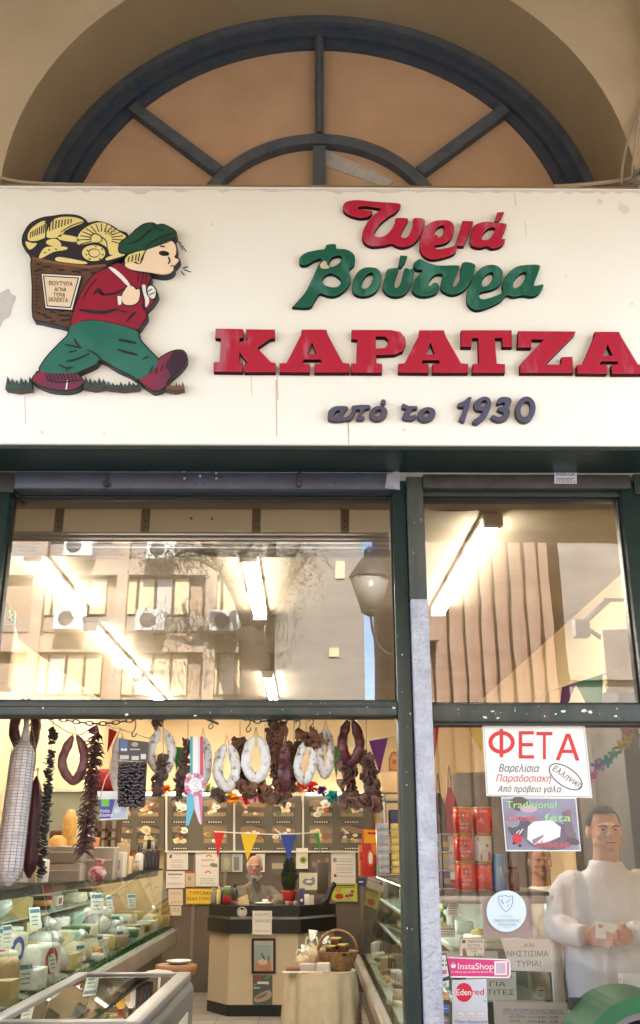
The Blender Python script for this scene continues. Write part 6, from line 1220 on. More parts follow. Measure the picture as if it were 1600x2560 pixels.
t = thing("dark_salami", "long dark maroon salami leaning behind the netted one", "salami", tuple(P(85, 1940, .45)), "sausages hanging in the doorway")
a, b = P(92, 1940, .46), P(72, 2195, .44); m = MB(); m.tube([a.lerp(b, i / 12) for i in range(13)], [.004, .018, .026, .03] + [.033] * 7 + [.026, .006], mat("maroon_casing", (.085, .012, .018), .4, noise=14, col2=(.06, .01, .014), bump=(30, .3, .004)), 16); m.build("casing", t)
m = MB(); m.tube(smooth_loop([tuple(P(92, 1942, .46)), tuple(P(96, 1920, .46)), tuple(P(86, 1925, .46)), tuple(P(90, 1880, .46)), tuple(P(74, 1785, .45))], 3, False), .0018, M_string, 5); m.build("string", t)
sausage("dark sausage loop half hidden behind the netted salami", 64, 1745, 27, 1880, 13, M_sal, .5)
# strings of dried peppers and mushrooms
M_dpep = mat("dried_pepper", (.11, .035, .024), .35, noise=30, col2=(.03, .012, .010)); M_dblk = mat("dried_black", (.016, .013, .014), .5, noise=30, col2=(.03, .025, .024)); M_mush = mat("dried_mushroom", (.29, .125, .068), .65, noise=26, col2=(.11, .05, .03), bump=(40, .5, .006)); M_mush2 = mat("dried_wood_ear", (.17, .10, .075), .6, noise=26, col2=(.05, .032, .026), bump=(40, .5, .006))
M_aub = mat("dried_aubergine", (.30, .16, .12), .6, noise=26, col2=(.085, .042, .033), bump=(40, .5, .006))
def chilis(label, x0, y0, x1, y1, n, ln, mt, Y=YH, wd=10, gaps=(), up=1792, nm="pepper_string", cat="dried peppers"):
    t = thing(nm, label, cat, tuple(P(x0, y0, Y)), "strings of dried peppers"); m = MB(); k = abs(P(x0, y0 + 1, Y).z - P(x0, y0, Y).z)
    for i in range(n):
        f_ = (i + .5) / n
        if any(g0 < f_ < g1 for g0, g1 in gaps): continue
        c = P(x0 + (x1 - x0) * f_ + random.uniform(-2, 2), y0 + (y1 - y0) * f_, Y); a = random.uniform(0, 2 * pi); dz = random.uniform(-.75, .35)
        d = Vector((cos(a), sin(a) * .7, dz)).normalized(); s_ = d.orthogonal().normalized(); L_ = ln * k * random.uniform(.6, 1.15); w_ = wd * k * random.uniform(.3, .5)
        m.tube([c, c + d * L_ * .35 + s_ * w_ * .4, c + d * L_ * .75 + s_ * w_ * .2, c + d * L_ - Vector((0, 0, L_ * .2))], [w_ * .7, w_, w_ * .7, w_ * .15], mt, 6)
    m.build("peppers", t); m = MB(); m.tube([P(x0, up, Y), P(x0, y0, Y), P(x1, y1, Y)], .0016, M_string, 5); m.build("string", t); return t
random.seed(13)
chilis("string of dried brown peppers left of the blue tub", 240, 1832, 212, 2130, 300, 27, M_dpep, YH, 8, up=1808)
def discs(label, x0, y0, x1, y1, n, rad, mt, Y=YH, spread=8, gaps=(), up=1795, nm="mushroom_string", cat="dried mushrooms", flat_=.35, grp="strings of dried mushrooms", stack=False):
    t = thing(nm, label, cat, tuple(P(x0, y0, Y)), grp); m = MB(); k = abs(P(x0, y0 + 1, Y).z - P(x0, y0, Y).z)
    for i in range(n):
        f_ = (i + .5) / n
        if any(g0 < f_ < g1 for g0, g1 in gaps): continue
        c = P(x0 + (x1 - x0) * f_ + random.uniform(-spread, spread), y0 + (y1 - y0) * f_, Y) + Vector((0, random.uniform(-.4, .4) * spread * k, 0))
        nn = Vector((random.gauss(0, .25), random.gauss(0, .25), 1)) if stack else Vector((random.gauss(0, 1), random.gauss(-.8, .8), random.gauss(0, .8))); nn.normalize()
        u = nn.orthogonal().normalized(); v = nn.cross(u); r = rad * k * random.uniform(.5, .95); S_ = 11; ph = random.uniform(0, 6); cu = random.uniform(.15, .7)
        ring = []
        for j in range(S_):
            a = 2 * pi * j / S_; rr = r * (1 + .22 * sin(2 * a + ph) + .14 * sin(5 * a + ph * 2) + random.uniform(-.1, .1)); ring.append((a, rr))
        vs = [c]
        for fr_ in (.55, 1):
            for a, rr in ring: vs.append(c + u * cos(a) * rr * fr_ + v * sin(a) * rr * fr_ + nn * r * cu * fr_ * fr_ * (.55 + .6 * sin(2 * a + ph)))
        th = nn * (-max(.0025, r * .14)); nv = len(vs); vs += [p + th for p in vs]
        fs = []
        for o_, fl in ((0, 0), (nv, 1)):
            for j in range(S_):
                j2 = (j + 1) % S_; f1 = (o_, o_ + 1 + j, o_ + 1 + j2); f2 = (o_ + 1 + j, o_ + 1 + S_ + j, o_ + 1 + S_ + j2, o_ + 1 + j2)
                fs += [f1[::-1], f2[::-1]] if fl else [f1, f2]
        for j in range(S_): j2 = (j + 1) % S_; fs.append((1 + S_ + j, nv + 1 + S_ + j, nv + 1 + S_ + j2, 1 + S_ + j2))
        m.add(vs, fs, mt[i % len(mt)] if isinstance(mt, list) else mt, True)
    m.build("slices", t); m = MB(); m.tube([P(x0, up, Y), P(x0, y0, Y), P(x1, y1, Y)], .0016, M_string, 5); m.build("string", t); return t
discs("string of black dried slices hanging beside the dark salami", 133, 1822, 101, 2195, 95, 14, M_dblk, YH, 3, ((.105, .15),), 1795, "black_dried_string", "dried slices", stack=True)
discs("ragged dried mushrooms below the second white sausage loop", 408, 1890, 395, 1985, 34, 15, M_mush2, YH - .02, 13, up=1800)
discs("dried mushrooms hanging left of the rosette ribbon", 470, 1850, 445, 2000, 44, 14, M_mush2, YH, 11, up=1800)
discs("small dried mushrooms topping the white loop beside the olive bag", 402, 1792, 396, 1816, 9, 15, M_mush2, YH - .02, 10, up=1775)
discs("dried mushrooms behind the white loop left of centre", 600, 1850, 615, 1985, 46, 18, [M_mush, M_mush2], YH + .05, 14, up=1797)
discs("dark dried mushroom tuft below the left of the centre loops", 550, 1975, 548, 2000, 14, 14, M_mush2, YH, 16, up=1960)
discs("large brown mushroom slices at the foot of the central white loop", 625, 1965, 650, 1992, 16, 24, M_mush, YH, 34, up=1900)
discs("thick string of brown mushrooms in the centre of the doorway", 690, 1800, 712, 2000, 74, 21, [M_mush, M_mush2, M_mush], YH + .02, 19, up=1790)
discs("brown mushroom pieces behind the dark narrow sausage", 735, 1860, 722, 1975, 40, 16, [M_mush2, M_mush], YH + .06, 16, up=1797)
discs("mushroom pieces topping the pair of white loops at right", 765, 1838, 795, 1862, 20, 18, M_mush, YH - .015, 22, up=1800)
discs("wide dried aubergine slices hanging at the doorway's right, left strand", 868, 1900, 872, 2010, 46, 20, [M_aub, M_mush2], YH, 15, up=1800, nm="aubergine_string", cat="dried slices")
discs("wide dried aubergine slices hanging at the doorway's right, strand nearest the post", 916, 1885, 928, 2005, 46, 20, [M_aub, M_aub, M_mush2], YH - .01, 13, up=1800, nm="aubergine_string", cat="dried slices")
discs("largest dried aubergine slices at the bottom of the right strands", 868, 2000, 948, 2010, 26, 22, M_aub, YH - .02, 12, up=1990, nm="aubergine_string", cat="dried slices")
# sausages
sausage("purple brown sausage loop between the black string and the dried peppers", 183, 1838, 27, 1952, 11.5, M_sal2, lean=4)
sausage("white sausage half hidden behind the bag of olives", 300, 1840, 15, 1985, 10, M_mold2, YH + .08)
sausage("spotted white sausage loop under the first mushroom tuft", 404, 1822, 26, 1930, 11.5, M_mold, YH + .01)
sausage("narrow white sausage right of the rosette ribbon", 508, 1842, 13, 1952, 10.5, M_mold, YH + .03, gap=4)
sausage("spotted white sausage loop left of the central loop", 567, 1860, 23, 1970, 13, M_mold)
sausage("smooth chalk white sausage loop in the middle of the doorway", 640, 1840, 25, 1948, 12.5, M_mold2, YH - .01)
sausage("slim dark red sausage among the central mushrooms", 711, 1862, 7, 1972, 11, M_sal, YH - .005, gap=3)
sausage("spotted white sausage loop right of the dark slim sausage", 761, 1852, 19, 1952, 11, M_mold, YH - .01, lean=9)
sausage("straight topped white sausage hung highest at right of centre", 812, 1822, 14, 1937, 11, M_mold, YH + .02, lean=2, gap=5)
sausage("plump dark red sausage loop at the right end of the doorway", 877, 1800, 22, 1905, 13, M_sal, YH - .03, string=1780)
for lb, x, a, b in (("wire hook holding the olive bag", 334, 1800, 1842), ("black hook left of centre under a dark clip", 526, 1795, 1822), ("hook holding the central mushrooms' left string", 620, 1790, 1830), ("hook over the pair of white loops", 745, 1800, 1832), ("double hook above the mushrooms at right of centre", 778, 1796, 1826), ("hook of the plump dark loop", 877, 1775, 1800), ("hook of the netted salami", 74, 1782, 1830)): hook(lb, x, a, b)
m = MB(); m.tube([P(508, 1793, YH), P(546, 1810, YH)], .006, M_hook, 6); m.build("clip_bar", label="dark clip bar lying slantwise above the rosette", cat="clip")
# bag of olives with header card
t = thing("olive_bag", "clear bag of dark olives under a black header card", "bag of olives", tuple(P(330, 2015, YH - .06)))
Yo_ = YH - .06
m = MB(); m.pslab([(297, 1846), (371, 1855), (367, 1906), (297, 1899)], Yo_, .004, flat(.025, .027, .035, .3)); k = Yo_ - .0006
for q, c in (([(300, 1849), (320, 1852), (318, 1880), (300, 1878)], flat(.10, .15, .30)), (rect(300, 1888, 322, 1898), flat(.55, .5, .5)), (rect(329, 1890, 347, 1900), flat(.55, .55, .55)), (rect(352, 1885, 365, 1898), flat(.6, .6, .6)), (ell(306, 1874, 4, 3, n=10), M_white), (ell(314, 1874, 4, 3, n=10), M_white), (rect(325, 1872, 350, 1875), flat(.5, .5, .5)), (ell(337, 1861, 9, 6, n=14), flat(.35, .33, .25))): m.ppoly(q, k, c); k -= .0002
m.build("header_card", t)
m = MB(); random.seed(2); M_olv = mat("dark_olives", (.035, .016, .016), .16, noise=30, col2=(.02, .01, .012), coat=.6)
for i in range(13):
    for j in range(8):
        p = P(300 + j * 8.2 + random.uniform(-3, 3), 1914 + i * 8.2 + random.uniform(-3, 3), Yo_ + random.uniform(.0, .012)); m.ball(p, (.0085, .008, .011), M_olv, rot=Matrix.Rotation(random.uniform(-1.5, 1.5), 3, 'Y'), seg=9, rings=6)
m.build("olives", t)
m = MB(); m.pslab([(295, 1903), (368, 1906), (362, 2017), (294, 2010)], Yo_ + .02, .002, flat(.05, .025, .025, .3)); m.build("film", t)
# white and blue tub hung on the olive bag's left
t = thing("hanging_tub", "small white cream tub with blue lettered label hanging below the olive bag", "tub", tuple(P(281, 2050, YH - .02)))
Yt = YH - .02; m = MB(); m.pslab([(246, 1984), (318, 1984), (314, 2047), (250, 2050)], Yt, .05, M_white); m.build("body", t)
m = MB(); m.pslab([(243, 1978), (322, 1978), (321, 1992), (244, 1992)], Yt - .006, .06, M_paperw); m.build("rim", t)
m = MB(); k = Yt - .0008
for q, c in (([(247, 1998), (317, 1998), (314, 2045), (250, 2047)], flat(.03, .035, .30, .35)), ([(288, 1998), (317, 1998), (314, 2045), (276, 2046)], flat(.42, .46, .52)), (rect(253, 1998, 273, 2016), flat(.16, .50, .06)), ([(297, 2004), (306, 2008), (300, 2030), (290, 2034), (284, 2028)], flat(.62, .64, .66))): m.ppoly(q, k, c); k -= .0002
m.ptext("Κατίκι", 251, 2031, 8, k, M_white, w=24, bold=.02); m.ptext("Δομοκού", 249, 2041, 8, k, M_white, w=33, bold=.02); m.build("label", t)
m = MB(); m.tube([P(250, 1996, Yt - .01), P(262, 1950, Yt), P(281, 1915, Yt)], .002, flat(.7, .66, .5), 5); m.tube([P(318, 1990, Yt), P(300, 1940, Yt), P(281, 1915, Yt)], .0015, flat(.7, .66, .5), 5); m.build("handle", t)
# rosette
t = thing("rosette", "pink and white rosette hanging on a blue white red ribbon", "rosette", tuple(P(488, 1960, YH - .07))); Yr = YH - .07
m = MB()
for a, b, c in ((475, 482, flat(.10, .36, .40)), (482, 495, M_white), (495, 500, flat(.70, .6, .62)), (500, 508, flat(.55, .07, .12))): m.pslab([(a, 1841), (b, 1841), (b, 1945), (a, 1945)], Yr + .004, .0015, c)
m.build("neck_ribbon", t)
m = MB(); k = 40; vs = [P(488, 1961, Yr - .004)]
for i in range(k): a = 2 * pi * i / k; r = 27 + (1.5 if i % 2 else 0); p = P(488 + r * cos(a), 1961 + r * sin(a) * 1.03, Yr - (.006 if i % 2 else 0)); vs.append(p)
M_pk = flat(.70, .38, .52); m.add(vs, [(0, 1 + (i + 1) % k, 1 + i) for i in range(0, k)], M_pk)
for i in range(0, k, 4): a = 2 * pi * i / k; m.ppoly([(488 + r_ * cos(a + d_), 1961 + r_ * sin(a + d_)) for r_, d_ in ((17, -.12), (26, -.14), (26, .14), (17, .12))], Yr - .0075, M_white if i % 8 else flat(.62, .12, .3))
m.build("pleated_rim", t)
m = MB(); m.pslab(ell(488, 1962, 17, 17.5), Yr - .009, .004, M_white); m.pstroke(smooth_loop([(480, 1955), (490, 1950), (495, 1956), (486, 1964), (496, 1968), (492, 1975), (482, 1972)], 3, False), 1.2, Yr - .0098, flat(.5, .35, .45)); m.build("button", t)
TL = [.008, .004, 0]
for q, c in (([(467, 1980), (482, 1984), (486, 2020), (472, 2062), (465, 2066)], flat(.12, .45, .58)), ([(482, 1984), (496, 1984), (500, 2030), (503, 2062), (497, 2055), (486, 2022)], flat(.72, .62, .68)), ([(492, 1984), (506, 1980), (505, 2062), (498, 2058)], flat(.66, .22, .40))): m = MB(); m.pslab(q, Yr + .001 + TL.pop(), .0015, c); m.build("tail", t)
# bunting
FLAGC = dict(red=flat(.62, .02, .018, .6), green=flat(.015, .33, .05, .6), purple=flat(.20, .035, .28, .6), yellow=flat(.80, .55, .02, .6), blue=flat(.02, .06, .36, .6))
def bunting(label, line, flags, Y, cord=flat(.75, .7, .6)):
    t = thing("bunting", label, "bunting", tuple(P(*line[0], Y))); m = MB(); m.tube(smooth_loop([tuple(P(x, y, Y)) for x, y in line], 4, False), .0025 * (3.6 + Y) / 4, cord, 5); m.build("cord", t)
    for col, q in flags: m = MB(); m.pslab(q, Y - .004, .002, FLAGC[col]); m.build("pennant", t, label=col + " pennant")
    return t
bunting("low bunting of red, yellow, blue and green pennants before the picture boards", [(536, 2079), (610, 2083), (700, 2086), (800, 2081)], [("red", [(534, 2081), (561, 2082), (544, 2146)]), ("yellow", [(602, 2083), (645, 2084), (618, 2152)]), ("blue", [(700, 2086), (742, 2083), (722, 2152)]), ("green", [(784, 2081), (797, 2081), (804, 2138)])], 5.5)
bunting("high bunting of purple, red and green pennants behind the sausages", [(110, 1790), (190, 1838), (250, 1812), (350, 1838), (440, 1868), (540, 1880), (640, 1868), (760, 1850), (840, 1868), (930, 1850), (990, 1838)], [("purple", [(217, 1826), (243, 1811), (252, 1845), (236, 1838)]), ("red", [(272, 1821), (293, 1829), (268, 1882)]), ("green", [(434, 1866), (460, 1869), (440, 1930)]), ("green", [(829, 1866), (852, 1865), (841, 1948)]), ("purple", [(922, 1853), (970, 1845), (949, 1934)])], 1.5)
bunting("bunting behind the lettered feta sheet with red and yellow pennants", [(1066, 1822), (1110, 1812), (1150, 1806), (1250, 1790)], [("red", [(1067, 1822), (1098, 1815), (1084, 1912)]), ("yellow", [(1163, 1806), (1204, 1800), (1206, 1885)])], .9)
bunting("bunting with purple and green pennants low in the upper right pane", [(1330, 1748), (1400, 1720), (1470, 1698), (1560, 1670)], [("purple", [(1405, 1718), (1442, 1706), (1420, 1758), (1400, 1760)]), ("green", [(1438, 1707), (1507, 1686), (1506, 1770), (1470, 1770)])], .9)
# paper flowers along the top of the picture boards
t = thing("paper_garland", "garland of coloured paper flowers along the top of the picture boards", "garland", tuple(P(600, 1985, 8.3)))
m = MB(); m.tube(smooth_loop([tuple(P(x, y, 8.3)) for x, y in ((60, 1925), (130, 1950), (300, 1975), (420, 1975), (600, 1985), (700, 1975), (830, 1985))], 4, False), .006, M_string, 5); m.build("cord", t)
random.seed(8)
for x, y, c, r in ((96, 1935, flat(.35, .55, .12), 14), (108, 1945, flat(.05, .3, .45), 11), (132, 1945, flat(.70, .5, .05), 13), (140, 1952, flat(.8, .25, .02), 10), (392, 1972, flat(.85, .18, .01), 16), (415, 1975, flat(.85, .2, .01), 15), (470, 1978, flat(.62, .05, .08), 13), (520, 1970, flat(.45, .55, .08), 14), (535, 1975, flat(.2, .45, .3), 10), (575, 1995, flat(.85, .4, .04), 17), (590, 1998, flat(.85, .4, .04), 14), (618, 1998, flat(.70, .06, .12), 16), (640, 1992, flat(.70, .1, .35), 14), (695, 1980, flat(.6, .05, .18), 13), (755, 1968, flat(.8, .1, .03), 17), (780, 1968, flat(.75, .06, .12), 18), (806, 1978, flat(.18, .05, .30), 15), (828, 1992, flat(.06, .5, .55), 17), (842, 1990, flat(.10, .5, .52), 13), (712, 1985, flat(.7, .5, .08), 12), (10, 1930, flat(.85, .2, .02), 22), (20, 1915, flat(.05, .35, .04), 26)):
    m = MB(); p = P(x, y, 8.28); k = r * .0048
    for i in range(26):
        d = Vector((random.gauss(0, 1), random.gauss(-.5, .7), random.gauss(0, 1))).normalized(); s_ = d.orthogonal().normalized() * k * .35; e_ = d.cross(s_).normalized() * k * .3
        m.add([p, p + d * k * .7 + s_, p + d * k, p + d * k * .7 - s_ + e_], [(0, 1, 2, 3)], c)
    m.build("paper_flower", t)
m = MB(); p = P(665, 1992, 3.0); k = .052; segs = 8; cols = [flat(.03, .12, .40, .3), flat(.03, .3, .55, .3), flat(.04, .40, .40, .3), flat(.10, .45, .10, .3), flat(.55, .60, .04, .3), flat(.75, .45, .02, .3), flat(.6, .1, .05, .3), flat(.05, .1, .4, .3)]
for i in range(segs):
    vs = []; 
    for j in range(9):
        th = pi * j / 8
        for q in (0, .5, 1): a = 2 * pi * (i + q) / segs; vs.append(Matrix.Rotation(-.35, 3, 'Y') @ Vector((.7 * k * sin(th) * cos(a), k * .7 * sin(th) * sin(a), 1.25 * k * cos(th))) + p)
    m.add(vs, [(j * 3 + q, (j + 1) * 3 + q, (j + 1) * 3 + q + 1, j * 3 + q + 1) for j in range(8) for q in range(2)], cols[i], True)
m.tube([p + Vector((0, 0, k)), P(660, 1790, 3.0)], .0015, M_string, 4); m.build("rainbow_ball", label="rainbow striped ball hanging below the central mushrooms", cat="ball")
# red bag on the left wall screen, wall boxes, exit sign, icon
m = MB(); p = P(265, 1978, 4.9); m.lathe([(.10, 0), (.13, .02), (.12, .12), (.085, .175), (.001, .18)], (p.x, 4.9, p.z), mat("red_felt", (.30, .015, .02), .9, noise=20), 18); m.build("red_cap", label="rounded red felt cap on the pale green panel's top", cat="cap")
m = MB(); a, b = P(953, 1982, 4.5), P(1000, 1930, 4.5); m.rbox((a.x, 4.5, a.z), (b.x + .2, 4.7, b.z), mat("peach_box", (.62, .44, .24), .6), .01); m.build("wall_box", label="peach wall box behind the door post near the small icon", cat="box")
ic = thing("icon", "small arched wooden icon on the wall near the door post", "icon", tuple(P(984, 1927, 4.6))); m = MB(); m.pslab([(972, 1927), (972, 1895), (977, 1882), (986, 1878), (995, 1882), (1000, 1895), (1000, 1927)], 4.6, .03, flat(.24, .10, .03)); m.build("panel", ic)
m = MB(); m.pslab(smooth_loop([(977, 1922), (977, 1896), (986, 1884), (995, 1896), (995, 1922)], 3), 4.596, .002, flat(.45, .20, .06)); m.ppoly(ell(986, 1904, 5, 7, n=12), 4.5935, flat(.35, .05, .04)); m.ppoly(ell(986, 1895, 4, 4, n=10), 4.593, flat(.5, .3, .16)); m.build("painting", ic)
sb = thing("wall_speaker", "cream speaker box high on the right wall inside the upper right pane", "speaker", tuple(P(1560, 1700, 1.3)))
m = MB(); a, b = P(1538, 1712, 1.0), P(1600, 1570, 1.0); m.rbox((a.x, 1.0, a.z), (b.x + .12, 1.25, b.z), mat("cream_cabinet", (.62, .48, .28), .6), .008, rz=-.25); m.build("cabinet", sb)
m = MB(); m.rbox((b.x - .02, 1.2, a.z + .05), (XW1 + .001, 1.28, a.z + .1), M_black, .004); m.build("bracket", sb)
sb = thing("wall_speaker", "cream speaker box high on the left wall beside the exit sign", "speaker", tuple(P(8, 1700, 1.6)))
m = MB(); a, b = P(-45, 1712, 1.6), P(24, 1560, 1.6); m.rbox((a.x, 1.6, a.z), (b.x, 1.85, b.z), mat("cream_cabinet", (0, 0, 0)), .008, rz=.2); m.build("cabinet", sb)
m = MB(); m.rbox((XW0 - .001, 1.7, a.z + .1), (a.x + .02, 1.78, a.z + .15), M_black, .004); m.build("bracket", sb)
m = MB(); q = [(16, 1508), (38, 1530), (36, 1562), (14, 1546)]; m.pslab(q, 2.2, .02, flat(.02, .12, .07)); m.pstroke([(24, 1525), (26, 1540), (30, 1552)], 3, 2.197, M_paper); m.pstroke([(22, 1545), (26, 1540), (31, 1536)], 2.5, 2.197, M_paper); m.build("exit_sign", label="small green exit sign with a running figure on the left wall", cat="sign")
# dark bracket of the spotlight on the right wall
m = MB(); m.tube([P(1445, 1570, 2), P(1520, 1500, 2)], .018, flat(.2, .16, .12), 8); m.rbox(P(1440, 1590, 1.97), P(1465, 1555, 2.05), flat(.16, .13, .1), .006); m.tube([P(1470, 1572, 2), P(1510, 1600, 2)], .014, flat(.2, .16, .12), 8); m.tube([P(1510, 1500, 2), (XW1, 2.0, P(1510, 1500, 2).z)], .012, flat(.2, .16, .12), 6); m.build("wall_bracket", label="brown angled metal bracket on the right wall", cat="bracket")
m = MB(); m.tube(smooth_loop([tuple(P(x, y, 1.0)) for x, y in ((1045, 1270), (1110, 1276), (1180, 1275), (1250, 1265), (1300, 1250))], 3, False), .005, M_wire, 6); m.build("ceiling_wire", label="thin dark wire sagging under the ceiling in the right pane", cat="wire")
# ================================================================ stickers, sheets and goods in the right pane
YPo = YG - .004          # stuck on the pane's outside
YPi = YG + .012          # hung inside the pane
SR = flat(.62, .035, .04); SRl = flat(.60, .03, .05); SK_ = flat(.06, .055, .09)
def hw(t, x, y, h, c, w=None, **k): return ('t', t, x, y, h, c, dict(w=w, shear=.28, **k))
ft = [('s', ell(1254, 1856, 28, 24, 0, 36), 10, SR, True), ('p', rect(1249, 1822, 1258, 1893), SR), ('t', "Ε", 1297, 1896, 68, SR, dict(w=38, bold=.01)), ('t', "Τ", 1341, 1898, 68, SR, dict(w=40, bold=.01)), ('t', "Α", 1389, 1900, 66, SR, dict(w=60, bold=.01, rot=.02)),
      hw("Βαρελίσια", 1247, 1929, 19, SK_, 102, rot=.01), hw("Παραδοσιακή", 1240, 1954, 18, SRl, 138, rot=.005), hw("Από πρόβειο γάλα", 1244, 1980, 16, SK_, 160, rot=.005), ('t', "Ελληνική", 1380, 1925, 15, SK_, dict(w=84, shear=.2, rot=.58)), ('s', ell(1414, 1942, 47, 23, .60, 40) + [ell(1414, 1942, 47, 23, .60, 40)[0]], 2.4, SK_)]
m_ = paper("feta_sheet", "big white sheet ΦΕΤΑ in red hand lettering inside the right pane", "sign", [(1206, 1811), (1462, 1812), (1481, 1995), (1216, 1990)], YPo, M_paperw, ft, border=(.028, 1.6, flat(.22, .30, .30)))
M_pgr = mat("poster_grey_blue", (.34, .35, .46), .5, noise=6, col2=(.20, .18, .26)); GLt = flat(.36, .66, .30); RLt = flat(.66, .10, .13)
bx_ = [('p', ell(1300, 2010, 26, 18, .2, 16), flat(.13, .10, .09)), ('p', ell(1322, 2022, 22, 9, 0, 14), flat(.55, .38, .48)), ('p', ell(1300, 2068, 30, 26, 0, 16), flat(.10, .10, .13)), ('p', ell(1282, 2055, 18, 14, 0, 12), flat(.28, .28, .34)), ('p', ell(1375, 2090, 66, 36, .05, 20), flat(.16, .13, .17)), ('p', [(1320, 2066), (1335, 2054), (1378, 2050), (1402, 2068), (1400, 2092), (1372, 2104), (1336, 2112), (1318, 2098)], flat(.80, .77, .82)), ('p', [(1370, 2060), (1402, 2070), (1382, 2084), (1372, 2078)], flat(.86, .84, .88)), ('p', [(1330, 2100), (1360, 2086), (1358, 2092), (1334, 2112)], flat(.25, .21, .26)),
       ('p', ell(1293, 2097, 12, 13, 0, 14), flat(.60, .04, .06)), ('p', ell(1285, 2108, 4, 4, 0, 8), flat(.10, .02, .03)), ('p', ell(1300, 2114, 4, 4, 0, 8), flat(.05, .02, .05)), ('s', [(1290, 2083), (1300, 2075)], 2, M_white), ('s', [(1298, 2085), (1308, 2072)], 2.4, M_white), ('p', [(1405, 2030), (1425, 2022), (1432, 2070), (1442, 2098), (1425, 2104), (1412, 2076)], flat(.20, .15, .17)), ('p', ell(1432, 2103, 18, 9, .3, 14), flat(.12, .10, .12)), ('s', [(1408, 2030), (1420, 2024), (1426, 2050)], 2.5, flat(.45, .12, .18)),
       ('t', "Traditional", 1265, 2020, 18, GLt, dict(w=126, bold=.012)), ('t', "Greek", 1267, 2053, 17, RLt, dict(w=76, bold=.018)), ('t', "feta", 1361, 2053, 19, GLt, dict(w=67, bold=.012)), ('t', "cheese", 1338, 2118, 18, RLt, dict(w=86, bold=.012))]
paper("poster", "printed poster Traditional Greek feta cheese hanging under the white sheet", "poster", [(1252, 1993), (1441, 1994), (1453, 2128), (1264, 2128)], YPo - .0005, M_pgr, bx_, border=(.022, 4, flat(.74, .78, .76)))
m = MB(); m.pslab([(1205, 2245), (1326, 2245), (1334, 2344), (1210, 2345)], YPi, .002, mat("lilac_plastic_sleeve", (.46, .40, .52), .3, noise=5, col2=(.40, .35, .45))); m.build("plastic_sleeve", label="lilac plastic sleeve behind the round pale blue sticker", cat="sleeve")
SB = flat(.24, .33, .46)
st_ = [('s', smooth_loop([(1263, 2238), (1271, 2242), (1281, 2240), (1281, 2258), (1274, 2272), (1265, 2279), (1255, 2270), (1247, 2254), (1246, 2240), (1256, 2241)], 2) + [(1263, 2238)], 2.2, SB), ('s', [(1252, 2248), (1259, 2260)], 3, SB), ('s', [(1264, 2252), (1268, 2256), (1276, 2246)], 2, SB), ('s', [(1266, 2266), (1273, 2262)], 2, SB), ('t', "ΠΛΗΡΩΣ", 1267, 2294, 6, flat(.45, .54, .56), dict(w=32, align='c')), ('t', "ΕΜΒΟΛΙΑΣΜΕΝΟ", 1268, 2305, 7, SB, dict(w=66, align='c', bold=.015)), ('t', "ΠΡΟΣΩΠΙΚΟ", 1268, 2315, 6.5, SB, dict(w=46, align='c', bold=.01)), ('l', 1256, 2318, 1280, 1.2, flat(.45, .54, .6))]
paper("round_sticker", "round pale blue sticker with a shield on the right pane", "sticker", ell(1266, 2278, 50, 52, 0, 40), YPo, flat(.62, .74, .80, .4), st_)
DG = flat(.02, .13, .10)
paper("price_sheet", "white price sheet with green border and a tiny porter at the sleeve's lower left", "price card", [(1149, 2344), (1213, 2344), (1212, 2393), (1147, 2392)], YPi, M_paperw, [('t', "ΚΑΡΑΤΖΑ", 1171, 2357, 7, INK, dict(w=36, bold=.02)), ('t', "ΛΕΥΤΙΚΑ", 1168, 2366, 5.5, INK, dict(w=32)), ('t', "ΑΤΕΛΕΙΩΤΑ", 1167, 2374, 5.5, INK, dict(w=38)), ('t', "ΤΩΝ", 1177, 2381, 5, INK, dict(w=14)), ('t', "8,50", 1185, 2391, 7, INK, dict(w=20, shear=.2)), ('p', [(1156, 2372), (1162, 2370), (1165, 2376), (1168, 2391), (1157, 2391)], flat(.3, .08, .06)), ('p', rect(1155, 2350, 1164, 2358), DG)], border=(.05, 2, DG))
GRY = flat(.22, .22, .24)
paper("lenten_sheet", "grey white sheet …ΚΑΙ ΝΗΣΤΙΣΙΜΑ ΤΥΡΙΑ! inside the right pane", "sign", [(1252, 2346), (1376, 2348), (1382, 2430), (1276, 2426)], YPi + .003, flat(.66, .66, .72), [('t', "...ΚΑΙ", 1301, 2368, 10, GRY, dict(w=34, bold=.01)), ('t', "ΝΗΣΤΙΣΙΜΑ", 1268, 2391, 14, GRY, dict(w=103, bold=.02)), ('t', "ΤΥΡΙΑ!", 1291, 2416, 14, GRY, dict(w=61, bold=.02))])
PK = flat(.66, .035, .20, .4)
paper("delivery_sticker", "pink delivery sticker lettered InstaShop with a white code square", "sticker", smooth_loop([(1112, 2392), (1150, 2394), (1270, 2398), (1276, 2404), (1277, 2440), (1270, 2446), (1200, 2445), (1112, 2444)], 1), YPo, M_paperw, [('p', [(1114, 2395), (1266, 2401), (1272, 2406), (1272, 2438), (1267, 2442), (1116, 2440)], PK), ('t', "InstaShop", 1145, 2423, 16, M_white, dict(w=89, bold=.008)), ('t', "το delivery app για όλα τα ψώνια σου", 1128, 2432, 5.5, M_white, dict(w=105)), ('p', rect(1236, 2403, 1268, 2438), M_white), ('p', rect(1240, 2407, 1264, 2434), flat(.55, .42, .52)), ('p', [(1127, 2412), (1140, 2412), (1138, 2420), (1129, 2420)], M_white), ('s', [(1129, 2412), (1133, 2407), (1138, 2412)], 1.6, M_white)])
